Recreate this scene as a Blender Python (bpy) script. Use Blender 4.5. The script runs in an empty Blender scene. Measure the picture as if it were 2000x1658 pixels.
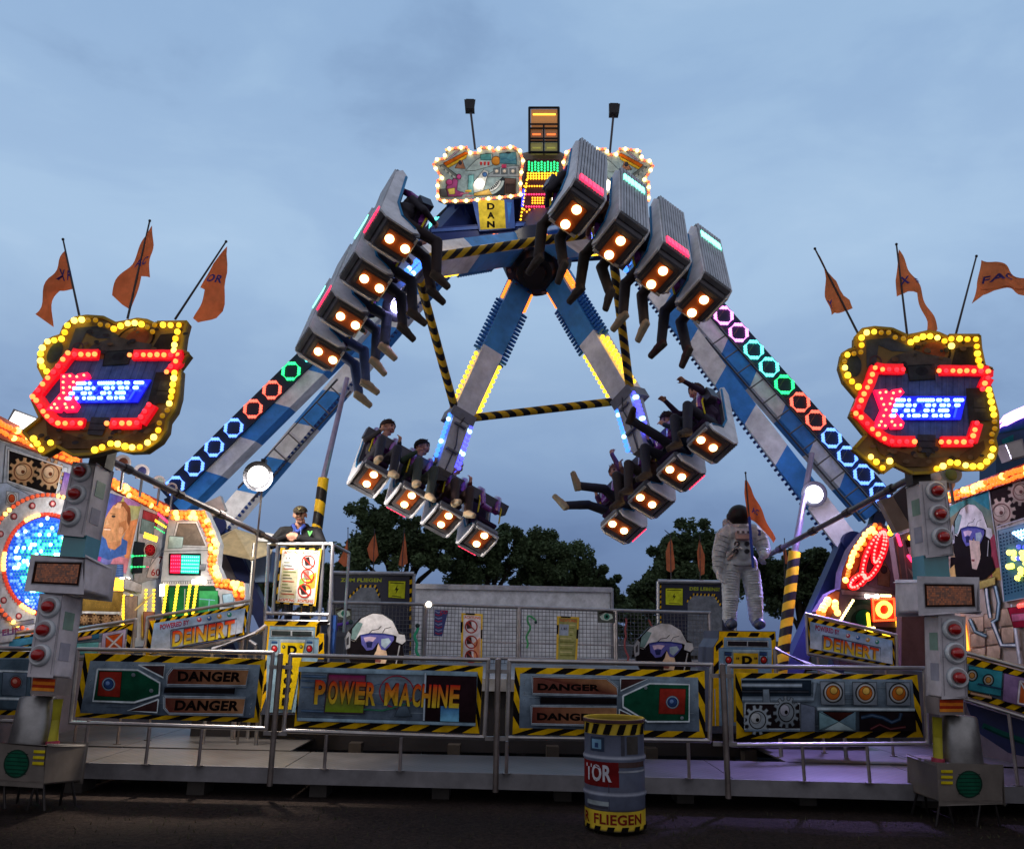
import bpy, math, random
from mathutils import Vector as V, Matrix, Euler, geometry
random.seed(11)
D2=math.radians
sc=bpy.context.scene
COL=sc.collection
# ---------------------------------------------------------------- camera model (used to place things at real depths)
FPX=1600.0; PIT=D2(14.4); ROL=D2(1.0); CAMZ=1.65
_f=V((0,math.cos(PIT),math.sin(PIT))); _r0=V((1,0,0)); _u0=_r0.cross(_f)
_r=_r0*math.cos(ROL)+_u0*math.sin(ROL); _u=_r.cross(_f); CAM=V((0,0,CAMZ))
def ray(u,v): return _f+_r*((u-1000)/FPX)-_u*((v-829)/FPX)
def P(u,v,y):
    d=ray(u,v); return CAM+d*(y/d.y)
def PZ(u,v,z):
    d=ray(u,v); return CAM+d*((z-CAMZ)/d.z)
class Plane:
    def __init__(s,p,n):
        s.p=V(p); s.n=V(n).normalized()
        if s.n.dot(CAM-s.p)<0: s.n=-s.n
    def __call__(s,u,v,off=0.0):
        d=ray(u,v); q=s.p+s.n*off
        return CAM+d*((q-CAM).dot(s.n)/d.dot(s.n))
def vplane(x0,y0,x1,y1):
    e=V((x1-x0,y1-y0,0)); return Plane((x0,y0,0),(e.y,-e.x,0))
def yplane(y): return Plane((0,y,0),(0,-1,0))
def Zm(x0,y0,s):
    return lambda x,y:(x0+x/s,y0+y/s)
ZA=Zm(0,780,3.5714);ZB=Zm(0,420,3.4536);ZC=Zm(580,310,3.1875);ZD=Zm(820,180,4.1667);ZE=Zm(1000,260,3.4545)
ZF=Zm(680,740,4.6056);ZG=Zm(1050,740,5.1816);ZH=Zm(1580,460,3.4548);ZI=Zm(1560,900,4.1455);ZJ=Zm(490,960,3.454)
ZK=Zm(1180,900,3.9475);ZL=Zm(0,1200,3.5714);ZM=Zm(540,1240,4.3478);ZN=Zm(960,1260,4.1667);ZO=Zm(1400,1260,3.3333);ZP=Zm(640,1100,3.3333)
ID=lambda x,y:(x,y)
# ---------------------------------------------------------------- colours / materials
def lin(x):
    x/=255.0
    return x/12.92 if x<=0.04045 else ((x+0.055)/1.055)**2.4
def c(r,g,b): return (lin(r),lin(g),lin(b),1.0)
YEL=c(235,185,20); BLK=c(24,20,20); WHT=c(225,225,225); STEEL=c(185,185,190); BLUE=c(30,90,165); ORG=c(225,110,45)
def nodes(name):
    m=bpy.data.materials.new(name); m.use_nodes=True; nt=m.node_tree; b=nt.nodes['Principled BSDF']
    return m,nt,b
def attr_mat(name,rough=.45,metal=0.0,var=.25,scale=6.0,bump=0.0,bscale=60.0,transl=0.0,spec=.5,coat=0.0):
    m,nt,b=nodes(name); N=nt.nodes.new; L=nt.links.new
    a=N('ShaderNodeAttribute'); a.attribute_name='Col'
    tc=N('ShaderNodeTexCoord')
    nz=N('ShaderNodeTexNoise'); nz.inputs['Scale'].default_value=scale; nz.inputs['Detail'].default_value=6; nz.inputs['Roughness'].default_value=.65
    L(tc.outputs['Object'],nz.inputs['Vector'])
    mr=N('ShaderNodeMapRange'); mr.inputs['From Min'].default_value=.3; mr.inputs['From Max'].default_value=.7
    mr.inputs['To Min'].default_value=1-var; mr.inputs['To Max'].default_value=1+var*.4
    L(nz.outputs['Fac'],mr.inputs['Value'])
    mx=N('ShaderNodeVectorMath'); mx.operation='SCALE'
    L(a.outputs['Color'],mx.inputs[0]); L(mr.outputs['Result'],mx.inputs['Scale'])
    L(mx.outputs['Vector'],b.inputs['Base Color'])
    r2=N('ShaderNodeMapRange'); r2.inputs['To Min'].default_value=max(.02,rough-.12); r2.inputs['To Max'].default_value=min(1,rough+.15)
    L(nz.outputs['Fac'],r2.inputs['Value']); L(r2.outputs['Result'],b.inputs['Roughness'])
    b.inputs['Metallic'].default_value=metal
    b.inputs['Specular IOR Level'].default_value=spec
    if coat: b.inputs['Coat Weight'].default_value=coat
    if bump:
        n2=N('ShaderNodeTexNoise'); n2.inputs['Scale'].default_value=bscale; n2.inputs['Detail'].default_value=3
        L(tc.outputs['Object'],n2.inputs['Vector'])
        bp=N('ShaderNodeBump'); bp.inputs['Strength'].default_value=bump; bp.inputs['Distance'].default_value=.01
        L(n2.outputs['Fac'],bp.inputs['Height']); L(bp.outputs['Normal'],b.inputs['Normal'])
    if transl:
        tr=N('ShaderNodeBsdfTranslucent'); L(mx.outputs['Vector'],tr.inputs['Color'])
        ms=N('ShaderNodeMixShader'); ms.inputs['Fac'].default_value=transl
        o=nt.nodes['Material Output']
        L(b.outputs['BSDF'],ms.inputs[1]); L(tr.outputs['BSDF'],ms.inputs[2]); L(ms.outputs['Shader'],o.inputs['Surface'])
    return m
PAINT=attr_mat('paint',.5,0,.38,3.5,.06,25,spec=.3)
ART=attr_mat('airbrush_paint',.85,0,.45,7.0,.04,30,spec=.04)
METAL=attr_mat('brushed_metal',.38,.85,.35,5.0,.08,40)
GLOSS=attr_mat('gloss_lacquer',.15,0,.15,4,coat=.5)
CLOTH=attr_mat('clothing',.9,0,.35,9,.5,45,spec=.2)
FLAGM=attr_mat('flag_cloth',.85,0,.3,5,.3,30,transl=.55,spec=.15)
SKINM=attr_mat('figure',.7,0,.22,14,.3,60,spec=.25)
LEAF=attr_mat('leaf',.65,0,.3,.8,transl=.25,spec=.2)
SUIT=attr_mat('space_suit_resin',.42,0,.5,9,.9,16)
_E={}
def E(r,g,b,s):
    k=(r,g,b,s)
    if k not in _E:
        m,nt,bs=nodes('lamp_%d_%d_%d'%(r,g,b))
        bs.inputs['Base Color'].default_value=c(r,g,b); bs.inputs['Emission Color'].default_value=c(r,g,b); bs.inputs['Emission Strength'].default_value=s
        bs.inputs['Roughness'].default_value=.3
        _E[k]=m
    return _E[k]
E_YEL=E(255,205,45,2.6); E_YELD=E(150,110,15,.9); E_RED=E(255,40,50,2.2); E_REDH=E(255,120,60,3.0); E_BLU=E(60,70,255,2.0); E_LED=E(150,210,255,3.4)
E_ORG=E(255,120,40,1.5); E_ORGH=E(255,190,90,4.0); E_GRN=E(40,220,120,2.4); E_TEAL=E(90,240,225,2.8); E_CYAN=E(110,180,255,2.4)
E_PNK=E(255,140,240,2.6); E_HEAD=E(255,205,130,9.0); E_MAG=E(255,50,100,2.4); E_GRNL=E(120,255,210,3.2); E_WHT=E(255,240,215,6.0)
E_COR=E(255,100,80,2.0); E_VIO=E(150,120,255,4.0)
# ---------------------------------------------------------------- mesh builder
class MB:
    def __init__(s): s.v=[];s.f=[];s.c=[]
    def add(s,vs,fs,col):
        o=len(s.v); s.v.extend([tuple(x) for x in vs])
        s.c.extend(col if isinstance(col,list) else [col]*len(vs))
        s.f.extend([[i+o for i in q] for q in fs])
    def hexa(s,p,col): # 8 points: bottom 4 ccw, top 4 ccw
        s.add(p,[(3,2,1,0),(4,5,6,7),(0,1,5,4),(1,2,6,5),(2,3,7,6),(3,0,4,7)],col)
    def box(s,ctr,d,col,R=None):
        ctr=V(ctr); x,y,z=d[0]/2,d[1]/2,d[2]/2
        q=[V(t) for t in ((-x,-y,-z),(x,-y,-z),(x,y,-z),(-x,y,-z),(-x,-y,z),(x,-y,z),(x,y,z),(-x,y,z))]
        if R: q=[R@t for t in q]
        s.hexa([ctr+t for t in q],col)
    def bbox(s,ctr,d,col,b=.02,R=None): # box with chamfered vertical+horizontal edges
        ctr=V(ctr); x,y,z=d[0]/2,d[1]/2,d[2]/2; b=min(b,x*.9,y*.9,z*.9)
        ring=lambda X,Y,zz:[V((X-b,-Y,zz)),V((X,-Y+b,zz)),V((X,Y-b,zz)),V((X-b,Y,zz)),V((-X+b,Y,zz)),V((-X,Y-b,zz)),V((-X,-Y+b,zz)),V((-X+b,-Y,zz))]
        vs=ring(x-b,y-b,-z)+ring(x,y,-z+b)+ring(x,y,z-b)+ring(x-b,y-b,z)
        fs=[tuple(reversed(range(8))),tuple(range(24,32))]
        for k in range(3):
            for i in range(8): j=(i+1)%8; fs.append((k*8+i,k*8+j,k*8+8+j,k*8+8+i))
        if R: vs=[R@t for t in vs]
        s.add([ctr+t for t in vs],fs,col)
    def frame3(s,a,b,up):
        w=(b-a).normalized(); up=V(up)
        if abs(w.dot(up))>.98: up=V((0,1,0)) if abs(w.y)<.9 else V((1,0,0))
        x=w.cross(up).normalized(); return x,x.cross(w).normalized(),w
    def beam(s,a,b,w,h,col,up=(0,0,1)):
        a=V(a);b=V(b);x,y,z=s.frame3(a,b,up)
        q=[(-w/2,-h/2),(w/2,-h/2),(w/2,h/2),(-w/2,h/2)]
        s.hexa([a+x*i+y*j for i,j in q]+[b+x*i+y*j for i,j in q],col)
    def cyl(s,a,b,r0,r1=None,n=10,col=STEEL,caps=True):
        a=V(a);b=V(b); r1=r0 if r1 is None else r1
        x,y,z=s.frame3(a,b,(0,0,1))
        A=[a+(x*math.cos(t)+y*math.sin(t))*r0 for t in [2*math.pi*i/n for i in range(n)]]
        B=[b+(x*math.cos(t)+y*math.sin(t))*r1 for t in [2*math.pi*i/n for i in range(n)]]
        fs=[(i,(i+1)%n,n+(i+1)%n,n+i) for i in range(n)]
        if caps: fs+=[tuple(reversed(range(n))),tuple(range(n,2*n))]
        s.add(A+B,fs,col)
    def tube(s,pts,r,n=8,col=STEEL):
        pts=[V(p) for p in pts]; m=len(pts); vs=[];fs=[]; px=None
        for i,p in enumerate(pts):
            t=(pts[min(i+1,m-1)]-pts[max(i-1,0)]).normalized()
            if px is None:
                x,y,_=s.frame3(p,p+t,(0,0,1))
            else:
                x=(px-t*px.dot(t)).normalized(); y=t.cross(x)
            px=x
            rr=r[i] if isinstance(r,(list,tuple)) else r
            vs+=[p+(x*math.cos(2*math.pi*k/n)+y*math.sin(2*math.pi*k/n))*rr for k in range(n)]
        for i in range(m-1):
            for k in range(n): fs.append((i*n+k,i*n+(k+1)%n,(i+1)*n+(k+1)%n,(i+1)*n+k))
        fs+=[tuple(reversed(range(n))),tuple(range((m-1)*n,m*n))]
        s.add(vs,fs,col)
    def sph(s,ctr,r,col,n=12,m=8,R=None,v0=0.0,v1=1.0):
        ctr=V(ctr); r=(r,r,r) if not isinstance(r,(tuple,list)) else r
        vs=[];fs=[]
        for j in range(m+1):
            ph=math.pi*(v0+(v1-v0)*j/m)
            for i in range(n):
                th=2*math.pi*i/n
                q=V((r[0]*math.sin(ph)*math.cos(th),r[1]*math.sin(ph)*math.sin(th),r[2]*math.cos(ph)))
                vs.append(ctr+(R@q if R else q))
        for j in range(m):
            for i in range(n): fs.append((j*n+i,(j+1)*n+i,(j+1)*n+(i+1)%n,j*n+(i+1)%n))
        s.add(vs,fs,col)
    def lathe(s,o,prof,n=24,col=STEEL,ax=(0,0,1)):
        o=V(o); R=V((0,0,1)).rotation_difference(V(ax)).to_matrix(); vs=[];fs=[];cs=[]
        for k,p in enumerate(prof):
            for i in range(n):
                t=2*math.pi*i/n; vs.append(o+R@V((p[0]*math.cos(t),p[0]*math.sin(t),p[1]))); cs.append(p[2] if len(p)>2 else col)
        for k in range(len(prof)-1):
            for i in range(n): fs.append((k*n+i,k*n+(i+1)%n,(k+1)*n+(i+1)%n,(k+1)*n+i))
        s.add(vs,fs,cs)
    def prism(s,pts,off,col): # polygon (3D), extruded by vector off, with front face at pts
        pts=[V(p) for p in pts]; n=len(pts); off=V(off)
        tri=geometry.tessellate_polygon([pts]); vs=pts+[p+off for p in pts]
        fs=[tuple(t) for t in tri]+[tuple(n+i for i in reversed(t)) for t in tri]+[(i,(i+1)%n,n+(i+1)%n,n+i) for i in range(n)]
        s.add(vs,fs,col if not isinstance(col,list) else col+col)
    def stripes(s,a,b,r,nseg,ca,cb,slant=.6,n=10):
        a=V(a);b=V(b);x,y,w=s.frame3(a,b,(0,0,1)); L=(b-a).length; st=L/nseg
        for k in range(nseg):
            vs=[]
            for e in (0,1):
                for i in range(n):
                    t=2*math.pi*i/n
                    z=(k+e)*st+slant*r*math.cos(t+.8)*(0 if (k+e) in (0,nseg) else 1)
                    vs.append(a+w*z+(x*math.cos(t)+y*math.sin(t))*r)
            fs=[(i,(i+1)%n,n+(i+1)%n,n+i) for i in range(n)]
            if k==0: fs.append(tuple(reversed(range(n))))
            if k==nseg-1: fs.append(tuple(range(n,2*n)))
            s.add(vs,fs,ca if k%2==0 else cb)
def mesh_of(name,mb,mat,ang=35):
    me=bpy.data.meshes.new(name); me.from_pydata(mb.v,[],mb.f); me.update()
    at=me.color_attributes.new('Col','FLOAT_COLOR','POINT')
    flat=[]
    for q in mb.c: flat.extend(q if len(q)==4 else (*q,1.0))
    at.data.foreach_set('color',flat)
    me.materials.append(mat)
    if ang:
        me.polygons.foreach_set('use_smooth',[True]*len(me.polygons))
        me.set_sharp_from_angle(angle=D2(ang))
    return me
def tag(o,label=None,cat=None,group=None,kind=None):
    if label: o['label']=label
    if cat: o['category']=cat
    if group: o['group']=group
    if kind: o['kind']=kind
    return o
def put(o,parent=None):
    COL.objects.link(o)
    if parent is not None:
        o.parent=parent
        if parent.get('root'): o.matrix_parent_inverse=Matrix.Translation(-V(parent.location))
    return o
def build(name,mb,mat,parent=None,ang=35,label=None,**k):
    o=bpy.data.objects.new(name,mesh_of(name,mb,mat,ang)); put(o,parent)
    if label or k: tag(o,label,**k)
    return o
_roots=[]
def thing(name,label,cat,loc,group=None):
    o=bpy.data.objects.new(name,None); o.location=V(loc); o.empty_display_size=.2; o['root']=1; COL.objects.link(o)
    _roots.append(o)
    return tag(o,label,cat,group)
_bm={}
def bulb_mesh(mat):
    if mat.name not in _bm:
        m=MB(); m.sph((0,0,0),1,(1,1,1,1),8,5); _bm[mat.name]=mesh_of('bulb',m,mat,60)
    return _bm[mat.name]
def bulb(parent,p,r,mat,name='bulb'):
    o=bpy.data.objects.new(name,bulb_mesh(mat)); o.location=V(p); o.scale=(r,r,r); return put(o,parent)
# ---------------------------------------------------------------- text glyphs
_tx={}
def glyphs(s,bold=.0,font=None):
    k=(s,bold)
    if k not in _tx:
        cu=bpy.data.curves.new('t','FONT'); cu.body=s; cu.offset=bold; cu.resolution_u=3; cu.space_character=1.05
        ob=bpy.data.objects.new('t',cu); COL.objects.link(ob)
        me=ob.to_mesh(); vs=[(v.co.x,v.co.y) for v in me.vertices]; fs=[tuple(p.vertices) for p in me.polygons]
        ob.to_mesh_clear(); COL.objects.unlink(ob); bpy.data.objects.remove(ob); bpy.data.curves.remove(cu)
        x0=min(v[0] for v in vs);x1=max(v[0] for v in vs);y0=min(v[1] for v in vs);y1=max(v[1] for v in vs)
        _tx[k]=([((x-x0)/(x1-x0),1-(y-y0)/(y1-y0)) for x,y in vs],fs)
    return _tx[k]
def bil(q,s,t):
    (a,b),(c_,d),(e,f),(g,h)=q # tl,tr,br,bl
    return ((a*(1-s)+c_*s)*(1-t)+(g*(1-s)+e*s)*t,(b*(1-s)+d*s)*(1-t)+(h*(1-s)+f*s)*t)
def mixc(a,b,t): return tuple(a[i]*(1-t)+b[i]*t for i in range(4))
# ---------------------------------------------------------------- painted art on a real plane, drawn with layered thin sheets
class Art:
    def __init__(s,plane,z=ID,base=.004): s.pl=plane;s.z=z;s.mb=MB();s.k=base;s.lw=1.0;s.air=0;s._hl=False
    def up(s,d=.0006): s.k+=d; return s
    def pt(s,x,y): return s.pl(*s.z(x,y),s.k)
    def poly(s,pts,col,up=True):
        P3=[s.pt(*p) for p in pts]
        tri=geometry.tessellate_polygon([P3]); cc=col
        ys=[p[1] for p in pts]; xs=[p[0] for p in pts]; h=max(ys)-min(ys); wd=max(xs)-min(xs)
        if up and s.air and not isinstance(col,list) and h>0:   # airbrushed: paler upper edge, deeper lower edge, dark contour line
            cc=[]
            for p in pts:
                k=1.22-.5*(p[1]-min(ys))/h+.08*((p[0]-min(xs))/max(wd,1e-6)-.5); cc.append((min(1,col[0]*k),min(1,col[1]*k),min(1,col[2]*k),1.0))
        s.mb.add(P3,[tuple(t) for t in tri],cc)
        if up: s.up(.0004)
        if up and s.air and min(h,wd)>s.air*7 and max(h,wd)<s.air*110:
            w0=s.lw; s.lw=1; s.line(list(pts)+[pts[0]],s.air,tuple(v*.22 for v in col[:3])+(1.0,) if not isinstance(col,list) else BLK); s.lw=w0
    def grad(s,q,ct,cb,n=6,horiz=False): # quad with gradient
        vs=[];cs=[];fs=[]
        for i in range(n+1):
            t=i/n
            for e in (0,1):
                x,y=bil(q,t if horiz else e,e if horiz else t); vs.append(s.pt(x,y)); cs.append(mixc(ct,cb,t))
        for i in range(n): fs.append((2*i,2*i+1,2*i+3,2*i+2))
        s.mb.add(vs,fs,cs); s.up(.0004)
    def ell(s,cx,cy,rx,ry,col,n=24,a0=0,a1=360,rot=0):
        cr,sr=math.cos(D2(rot)),math.sin(D2(rot))
        p=[]
        for i in range(n+(0 if a1-a0>=360 else 1)):
            t=D2(a0+(a1-a0)*i/n); x=rx*math.cos(t);y=ry*math.sin(t); p.append((cx+x*cr-y*sr,cy+x*sr+y*cr))
        s.poly(p,col)
    def ring(s,cx,cy,rx,ry,w,col,n=28,a0=0,a1=360,rot=0):
        vs=[];fs=[]; cr,sr=math.cos(D2(rot)),math.sin(D2(rot))
        for i in range(n+1):
            t=D2(a0+(a1-a0)*i/n)
            for k in (1,1-w):
                x=rx*k*math.cos(t);y=ry*k*math.sin(t); vs.append(s.pt(cx+x*cr-y*sr,cy+x*sr+y*cr))
        for i in range(n): fs.append((2*i,2*i+1,2*i+3,2*i+2))
        s.mb.add(vs,fs,col); s.up(.0004)
    def line(s,pts,w,col):
        w*=s.lw
        if s.air and w>=8 and not s._hl:
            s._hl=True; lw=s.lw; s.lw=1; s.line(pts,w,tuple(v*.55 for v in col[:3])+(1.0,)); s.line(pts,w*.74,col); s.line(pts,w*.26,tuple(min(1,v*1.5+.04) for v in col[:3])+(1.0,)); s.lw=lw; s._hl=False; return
        vs=[];fs=[]
        for i,p in enumerate(pts):
            a=pts[max(i-1,0)];b=pts[min(i+1,len(pts)-1)]
            dx,dy=b[0]-a[0],b[1]-a[1]; l=math.hypot(dx,dy) or 1
            nx,ny=-dy/l*w/2,dx/l*w/2
            vs+=[s.pt(p[0]+nx,p[1]+ny),s.pt(p[0]-nx,p[1]-ny)]
        for i in range(len(pts)-1): fs.append((2*i,2*i+1,2*i+3,2*i+2))
        s.mb.add(vs,fs,col); s.up(.0004)
    def gear(s,cx,cy,r,col,teeth=10,hole=None,ry=None,ph=0,dark=BLK,hi=None):
        k=(ry or r)/r; p=[]
        for i in range(teeth):
            for f,rr in ((0,.74),(.22,.78),(.3,1),(.7,1),(.78,.78)):
                t=2*math.pi*(i+f)/teeth+ph; p.append((cx+r*rr*math.cos(t),cy+r*k*rr*math.sin(t)))
        s.poly(p,col)
        s.ring(cx,cy,r*.62,r*k*.62,.12,dark)
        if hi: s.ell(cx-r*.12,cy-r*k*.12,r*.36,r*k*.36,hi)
        s.ell(cx,cy,r*.13,r*k*.13,dark)
    def text(s,t,q,ct,cb=None,bold=.02):
        vs,fs=glyphs(t,bold); cb=cb or ct
        s.mb.add([s.pt(*bil(q,*v)) for v in vs],fs,[mixc(ct,cb,v[1]) for v in vs]); s.up(.0004)
    def hazard(s,o,i,n,m,ca=None,cb=None,sl=1.0):
        # border between outer quad o and inner quad i, n stripes horizontally, m vertically
        ca=ca or YEL; cb=cb or BLK
        s.poly(o,ca)
        for a,b,num,sg in ((0,1,n,1),(1,2,m,1),(2,3,n,1),(3,0,m,1)):
            q=[o[a],o[b],i[b],i[a]]
            for k in range(num):
                t0=(k+.05)/num; t1=(k+.52)/num; sh=.42/num*sl
                s.poly([bil(q,min(1,max(0,t)),e) for t,e in ((t0+sh,0),(t1+sh,0),(t1,1),(t0,1))],cb,False)
        s.up(.0004)
    def done(s,name,parent,mat=None,**k): return build(name,s.mb,mat or ART,parent,ang=0,**k)
def slab(plane,pts,z,th,col,off=0.0): # board with thickness behind its face
    m=MB(); P3=[plane(*z(*p),off) for p in pts]; m.prism(P3,-plane.n*th,col); return m
def rframe(m,plane,quad,z,r,col,off=0.0):
    q=[plane(*z(*p),off) for p in quad]
    for i in range(4): m.cyl(q[i],q[(i+1)%4],r,None,8,col)
    for p in q: m.sph(p,r*1.02,col,8,6)
# ================================================================ world, camera, lights
w=bpy.data.worlds.new('World'); sc.world=w; w.use_nodes=True; nt=w.node_tree; N=nt.nodes.new; L=nt.links.new
bg=nt.nodes['Background']
tc=N('ShaderNodeTexCoord'); sp=N('ShaderNodeSeparateXYZ'); L(tc.outputs['Generated'],sp.inputs[0])
def ramp(stops,src,interp='EASE'):
    r=N('ShaderNodeValToRGB'); r.color_ramp.interpolation=interp; e=r.color_ramp.elements
    while len(e)<len(stops): e.new(.5)
    for q,(p,col) in zip(e,stops): q.position=p; q.color=col
    L(src,r.inputs['Fac']); return r
rz=ramp([(0,c(86,104,140)),(.10,c(108,132,171)),(.24,c(136,162,197)),(.42,c(157,184,215)),(.66,c(145,174,208)),(1,c(116,146,184))],sp.outputs['Z'])
mp=N('ShaderNodeMapping'); mp.inputs['Scale'].default_value=(1.0,1.0,2.3); L(tc.outputs['Generated'],mp.inputs['Vector'])
nz=N('ShaderNodeTexNoise'); nz.inputs['Scale'].default_value=2.6; nz.inputs['Detail'].default_value=7; nz.inputs['Roughness'].default_value=.55; nz.inputs['Distortion'].default_value=.35
L(mp.outputs['Vector'],nz.inputs['Vector'])
cl=ramp([(.30,(.74,.77,.82,1)),(.45,(.91,.93,.95,1)),(.58,(1.02,1.02,1.0,1)),(.72,(1.15,1.11,1.05,1))],nz.outputs['Fac'])
mul=N('ShaderNodeMixRGB'); mul.blend_type='MULTIPLY'; mul.inputs['Fac'].default_value=1
L(rz.outputs['Color'],mul.inputs['Color1']); L(cl.outputs['Color'],mul.inputs['Color2'])
fr=N('ShaderNodeMapRange'); fr.inputs['From Min'].default_value=-1; fr.inputs['From Max'].default_value=.6; fr.inputs['To Min'].default_value=.42; fr.inputs['To Max'].default_value=1.0
L(sp.outputs['Y'],fr.inputs['Value'])
sca=N('ShaderNodeVectorMath'); sca.operation='SCALE'; L(mul.outputs['Color'],sca.inputs[0]); L(fr.outputs['Result'],sca.inputs['Scale'])
sky=N('ShaderNodeTexSky'); sky.sky_type='NISHITA'; sky.sun_disc=False; sky.sun_elevation=D2(4); sky.sun_rotation=D2(-60)
sk=N('ShaderNodeVectorMath'); sk.operation='SCALE'; sk.inputs['Scale'].default_value=.004; L(sky.outputs['Color'],sk.inputs[0])
ad=N('ShaderNodeVectorMath'); ad.operation='ADD'; L(sca.outputs['Vector'],ad.inputs[0]); L(sk.outputs['Vector'],ad.inputs[1])
wm=N('ShaderNodeMapRange'); wm.inputs['From Min'].default_value=.25; wm.inputs['From Max'].default_value=-.35; L(sp.outputs['Y'],wm.inputs['Value'])
wc=N('ShaderNodeMixRGB'); wc.inputs['Color2'].default_value=(.385,.388,.435,1); L(wm.outputs['Result'],wc.inputs['Fac']); L(ad.outputs['Vector'],wc.inputs['Color1'])
L(wc.outputs['Color'],bg.inputs['Color']); bg.inputs['Strength'].default_value=1.0
cam=bpy.data.cameras.new('camera'); cam.sensor_width=36; cam.lens=28.8; cam.clip_end=2000; cam.clip_start=.05
co=bpy.data.objects.new('camera',cam); COL.objects.link(co); sc.camera=co
M=Matrix((( _r.x,_u.x,-_f.x,0),(_r.y,_u.y,-_f.y,0),(_r.z,_u.z,-_f.z,CAMZ),(0,0,0,1))); co.matrix_world=M
def lamp(kind,name,loc,energy,col,size=.2,aim=None,angle=None,parent=None):
    l=bpy.data.lights.new(name,kind); l.energy=energy; l.color=col
    if kind in('POINT','SPOT'): l.shadow_soft_size=size
    if kind=='SUN': l.angle=size
    if angle: l.spot_size=angle; l.spot_blend=.6
    o=bpy.data.objects.new(name,l); o.location=V(loc)
    if aim is not None: o.rotation_euler=(V(aim)-V(loc)).to_track_quat('-Z','Y').to_euler()
    put(o,parent); return o
lamp('SUN','dusk_sun',(-30,20,20),.12,(1,.86,.75),D2(25),aim=(0,8,0))
sc.render.engine='CYCLES'; sc.cycles.use_denoising=True; sc.cycles.max_bounces=6; sc.cycles.diffuse_bounces=3; sc.cycles.glossy_bounces=3
sc.cycles.sample_clamp_indirect=4.0; sc.cycles.caustics_reflective=False; sc.cycles.caustics_refractive=False
try: sc.cycles.denoiser='OPENIMAGEDENOISE'
except Exception: pass
sc.view_settings.view_transform='Standard'; sc.view_settings.look='None'; sc.view_settings.exposure=.17; sc.view_settings.gamma=1
# ================================================================ ground
gm,gt,gb=nodes('trodden_ground'); N=gt.nodes.new; L=gt.links.new
tc=N('ShaderNodeTexCoord')
n1=N('ShaderNodeTexNoise'); n1.inputs['Scale'].default_value=.7; n1.inputs['Detail'].default_value=8; L(tc.outputs['Object'],n1.inputs['Vector'])
n2=N('ShaderNodeTexNoise'); n2.inputs['Scale'].default_value=26; n2.inputs['Detail'].default_value=8; n2.inputs['Roughness'].default_value=.75; L(tc.outputs['Object'],n2.inputs['Vector'])
r1=N('ShaderNodeValToRGB'); r1.color_ramp.elements[0].position=.35; r1.color_ramp.elements[0].color=(.010,.007,.006,1); r1.color_ramp.elements[1].position=.7; r1.color_ramp.elements[1].color=(.060,.040,.033,1)
mm=N('ShaderNodeMixRGB'); mm.blend_type='OVERLAY'; mm.inputs['Fac'].default_value=.8
L(n2.outputs['Fac'],r1.inputs['Fac']); L(r1.outputs['Color'],mm.inputs['Color1']); L(n1.outputs['Fac'],mm.inputs['Color2'])
L(mm.outputs['Color'],gb.inputs['Base Color']); gb.inputs['Roughness'].default_value=.95; gb.inputs['Specular IOR Level'].default_value=.15
bp=N('ShaderNodeBump'); bp.inputs['Strength'].default_value=.9; bp.inputs['Distance'].default_value=.06; L(n2.outputs['Fac'],bp.inputs['Height']); L(bp.outputs['Normal'],gb.inputs['Normal'])
m=MB(); rnd=random.Random(3)
xs=[-900,-120,-40,-14]+[-9+.25*i for i in range(73)]+[14,40,120,900]; ys=[-300,-40,-5]+[2+.22*i for i in range(32)]+[14,30,60,120,900]
def gz(x,y):
    if abs(x)>9 or y<2 or y>8.5: return -.02
    return -.02+.018*math.sin(x*2.1+y)*math.sin(y*3.3-x*.7)+.012*math.sin(x*7.3)*math.cos(y*6.1)
m.add([(x,y,gz(x,y)) for y in ys for x in xs],[(j*len(xs)+i,j*len(xs)+i+1,(j+1)*len(xs)+i+1,(j+1)*len(xs)+i) for j in range(len(ys)-1) for i in range(len(xs)-1)],(.05,.04,.03,1))
build('ground',m,gm,kind='structure',label='dark trodden earth fairground floor')
# tufts and bits of litter trodden in the grass
m=MB()
for k in range(5200):
    y=3.2+5.6*rnd.random()**1.1; x=(rnd.random()-.5)*13; h=.012+.03*rnd.random(); a=rnd.random()*6.28; dx,dy=math.cos(a)*.006,math.sin(a)*.006; lx,ly=(rnd.random()-.5)*.06,(rnd.random()-.5)*.06
    z=gz(x,y)-.004; g=rnd.random()
    col=(.03+.04*g,.035+.03*g,.018+.015*g,1)
    m.add([(x-dx,y-dy,z),(x+dx,y+dy,z),(x+lx,y+ly,z+h)],[(0,1,2)],col)
build('grass',m,CLOTH,kind='stuff',ang=0,label='short dry grass blades scattered over the dark ground')
# ================================================================ platform of the ride
PM,pt_,pb=nodes('tread_plate'); N=pt_.nodes.new; L=pt_.links.new
tc=N('ShaderNodeTexCoord'); mp=N('ShaderNodeMapping'); mp.inputs['Rotation'].default_value=(0,0,D2(45)); mp.inputs['Scale'].default_value=(12.5,12.5,12.5); L(tc.outputs['Object'],mp.inputs['Vector'])
ck=N('ShaderNodeTexVoronoi'); ck.inputs['Scale'].default_value=1.0; ck.inputs['Randomness'].default_value=.08; L(mp.outputs['Vector'],ck.inputs['Vector'])
rr=N('ShaderNodeValToRGB'); rr.color_ramp.elements[0].position=.18; rr.color_ramp.elements[0].color=(.52,.49,.5,1); rr.color_ramp.elements[1].position=.34; rr.color_ramp.elements[1].color=(.13,.125,.13,1)
L(ck.outputs['Distance'],rr.inputs['Fac'])
nn=N('ShaderNodeTexNoise'); nn.inputs['Scale'].default_value=2.6; nn.inputs['Detail'].default_value=7; L(tc.outputs['Object'],nn.inputs['Vector'])
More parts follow.
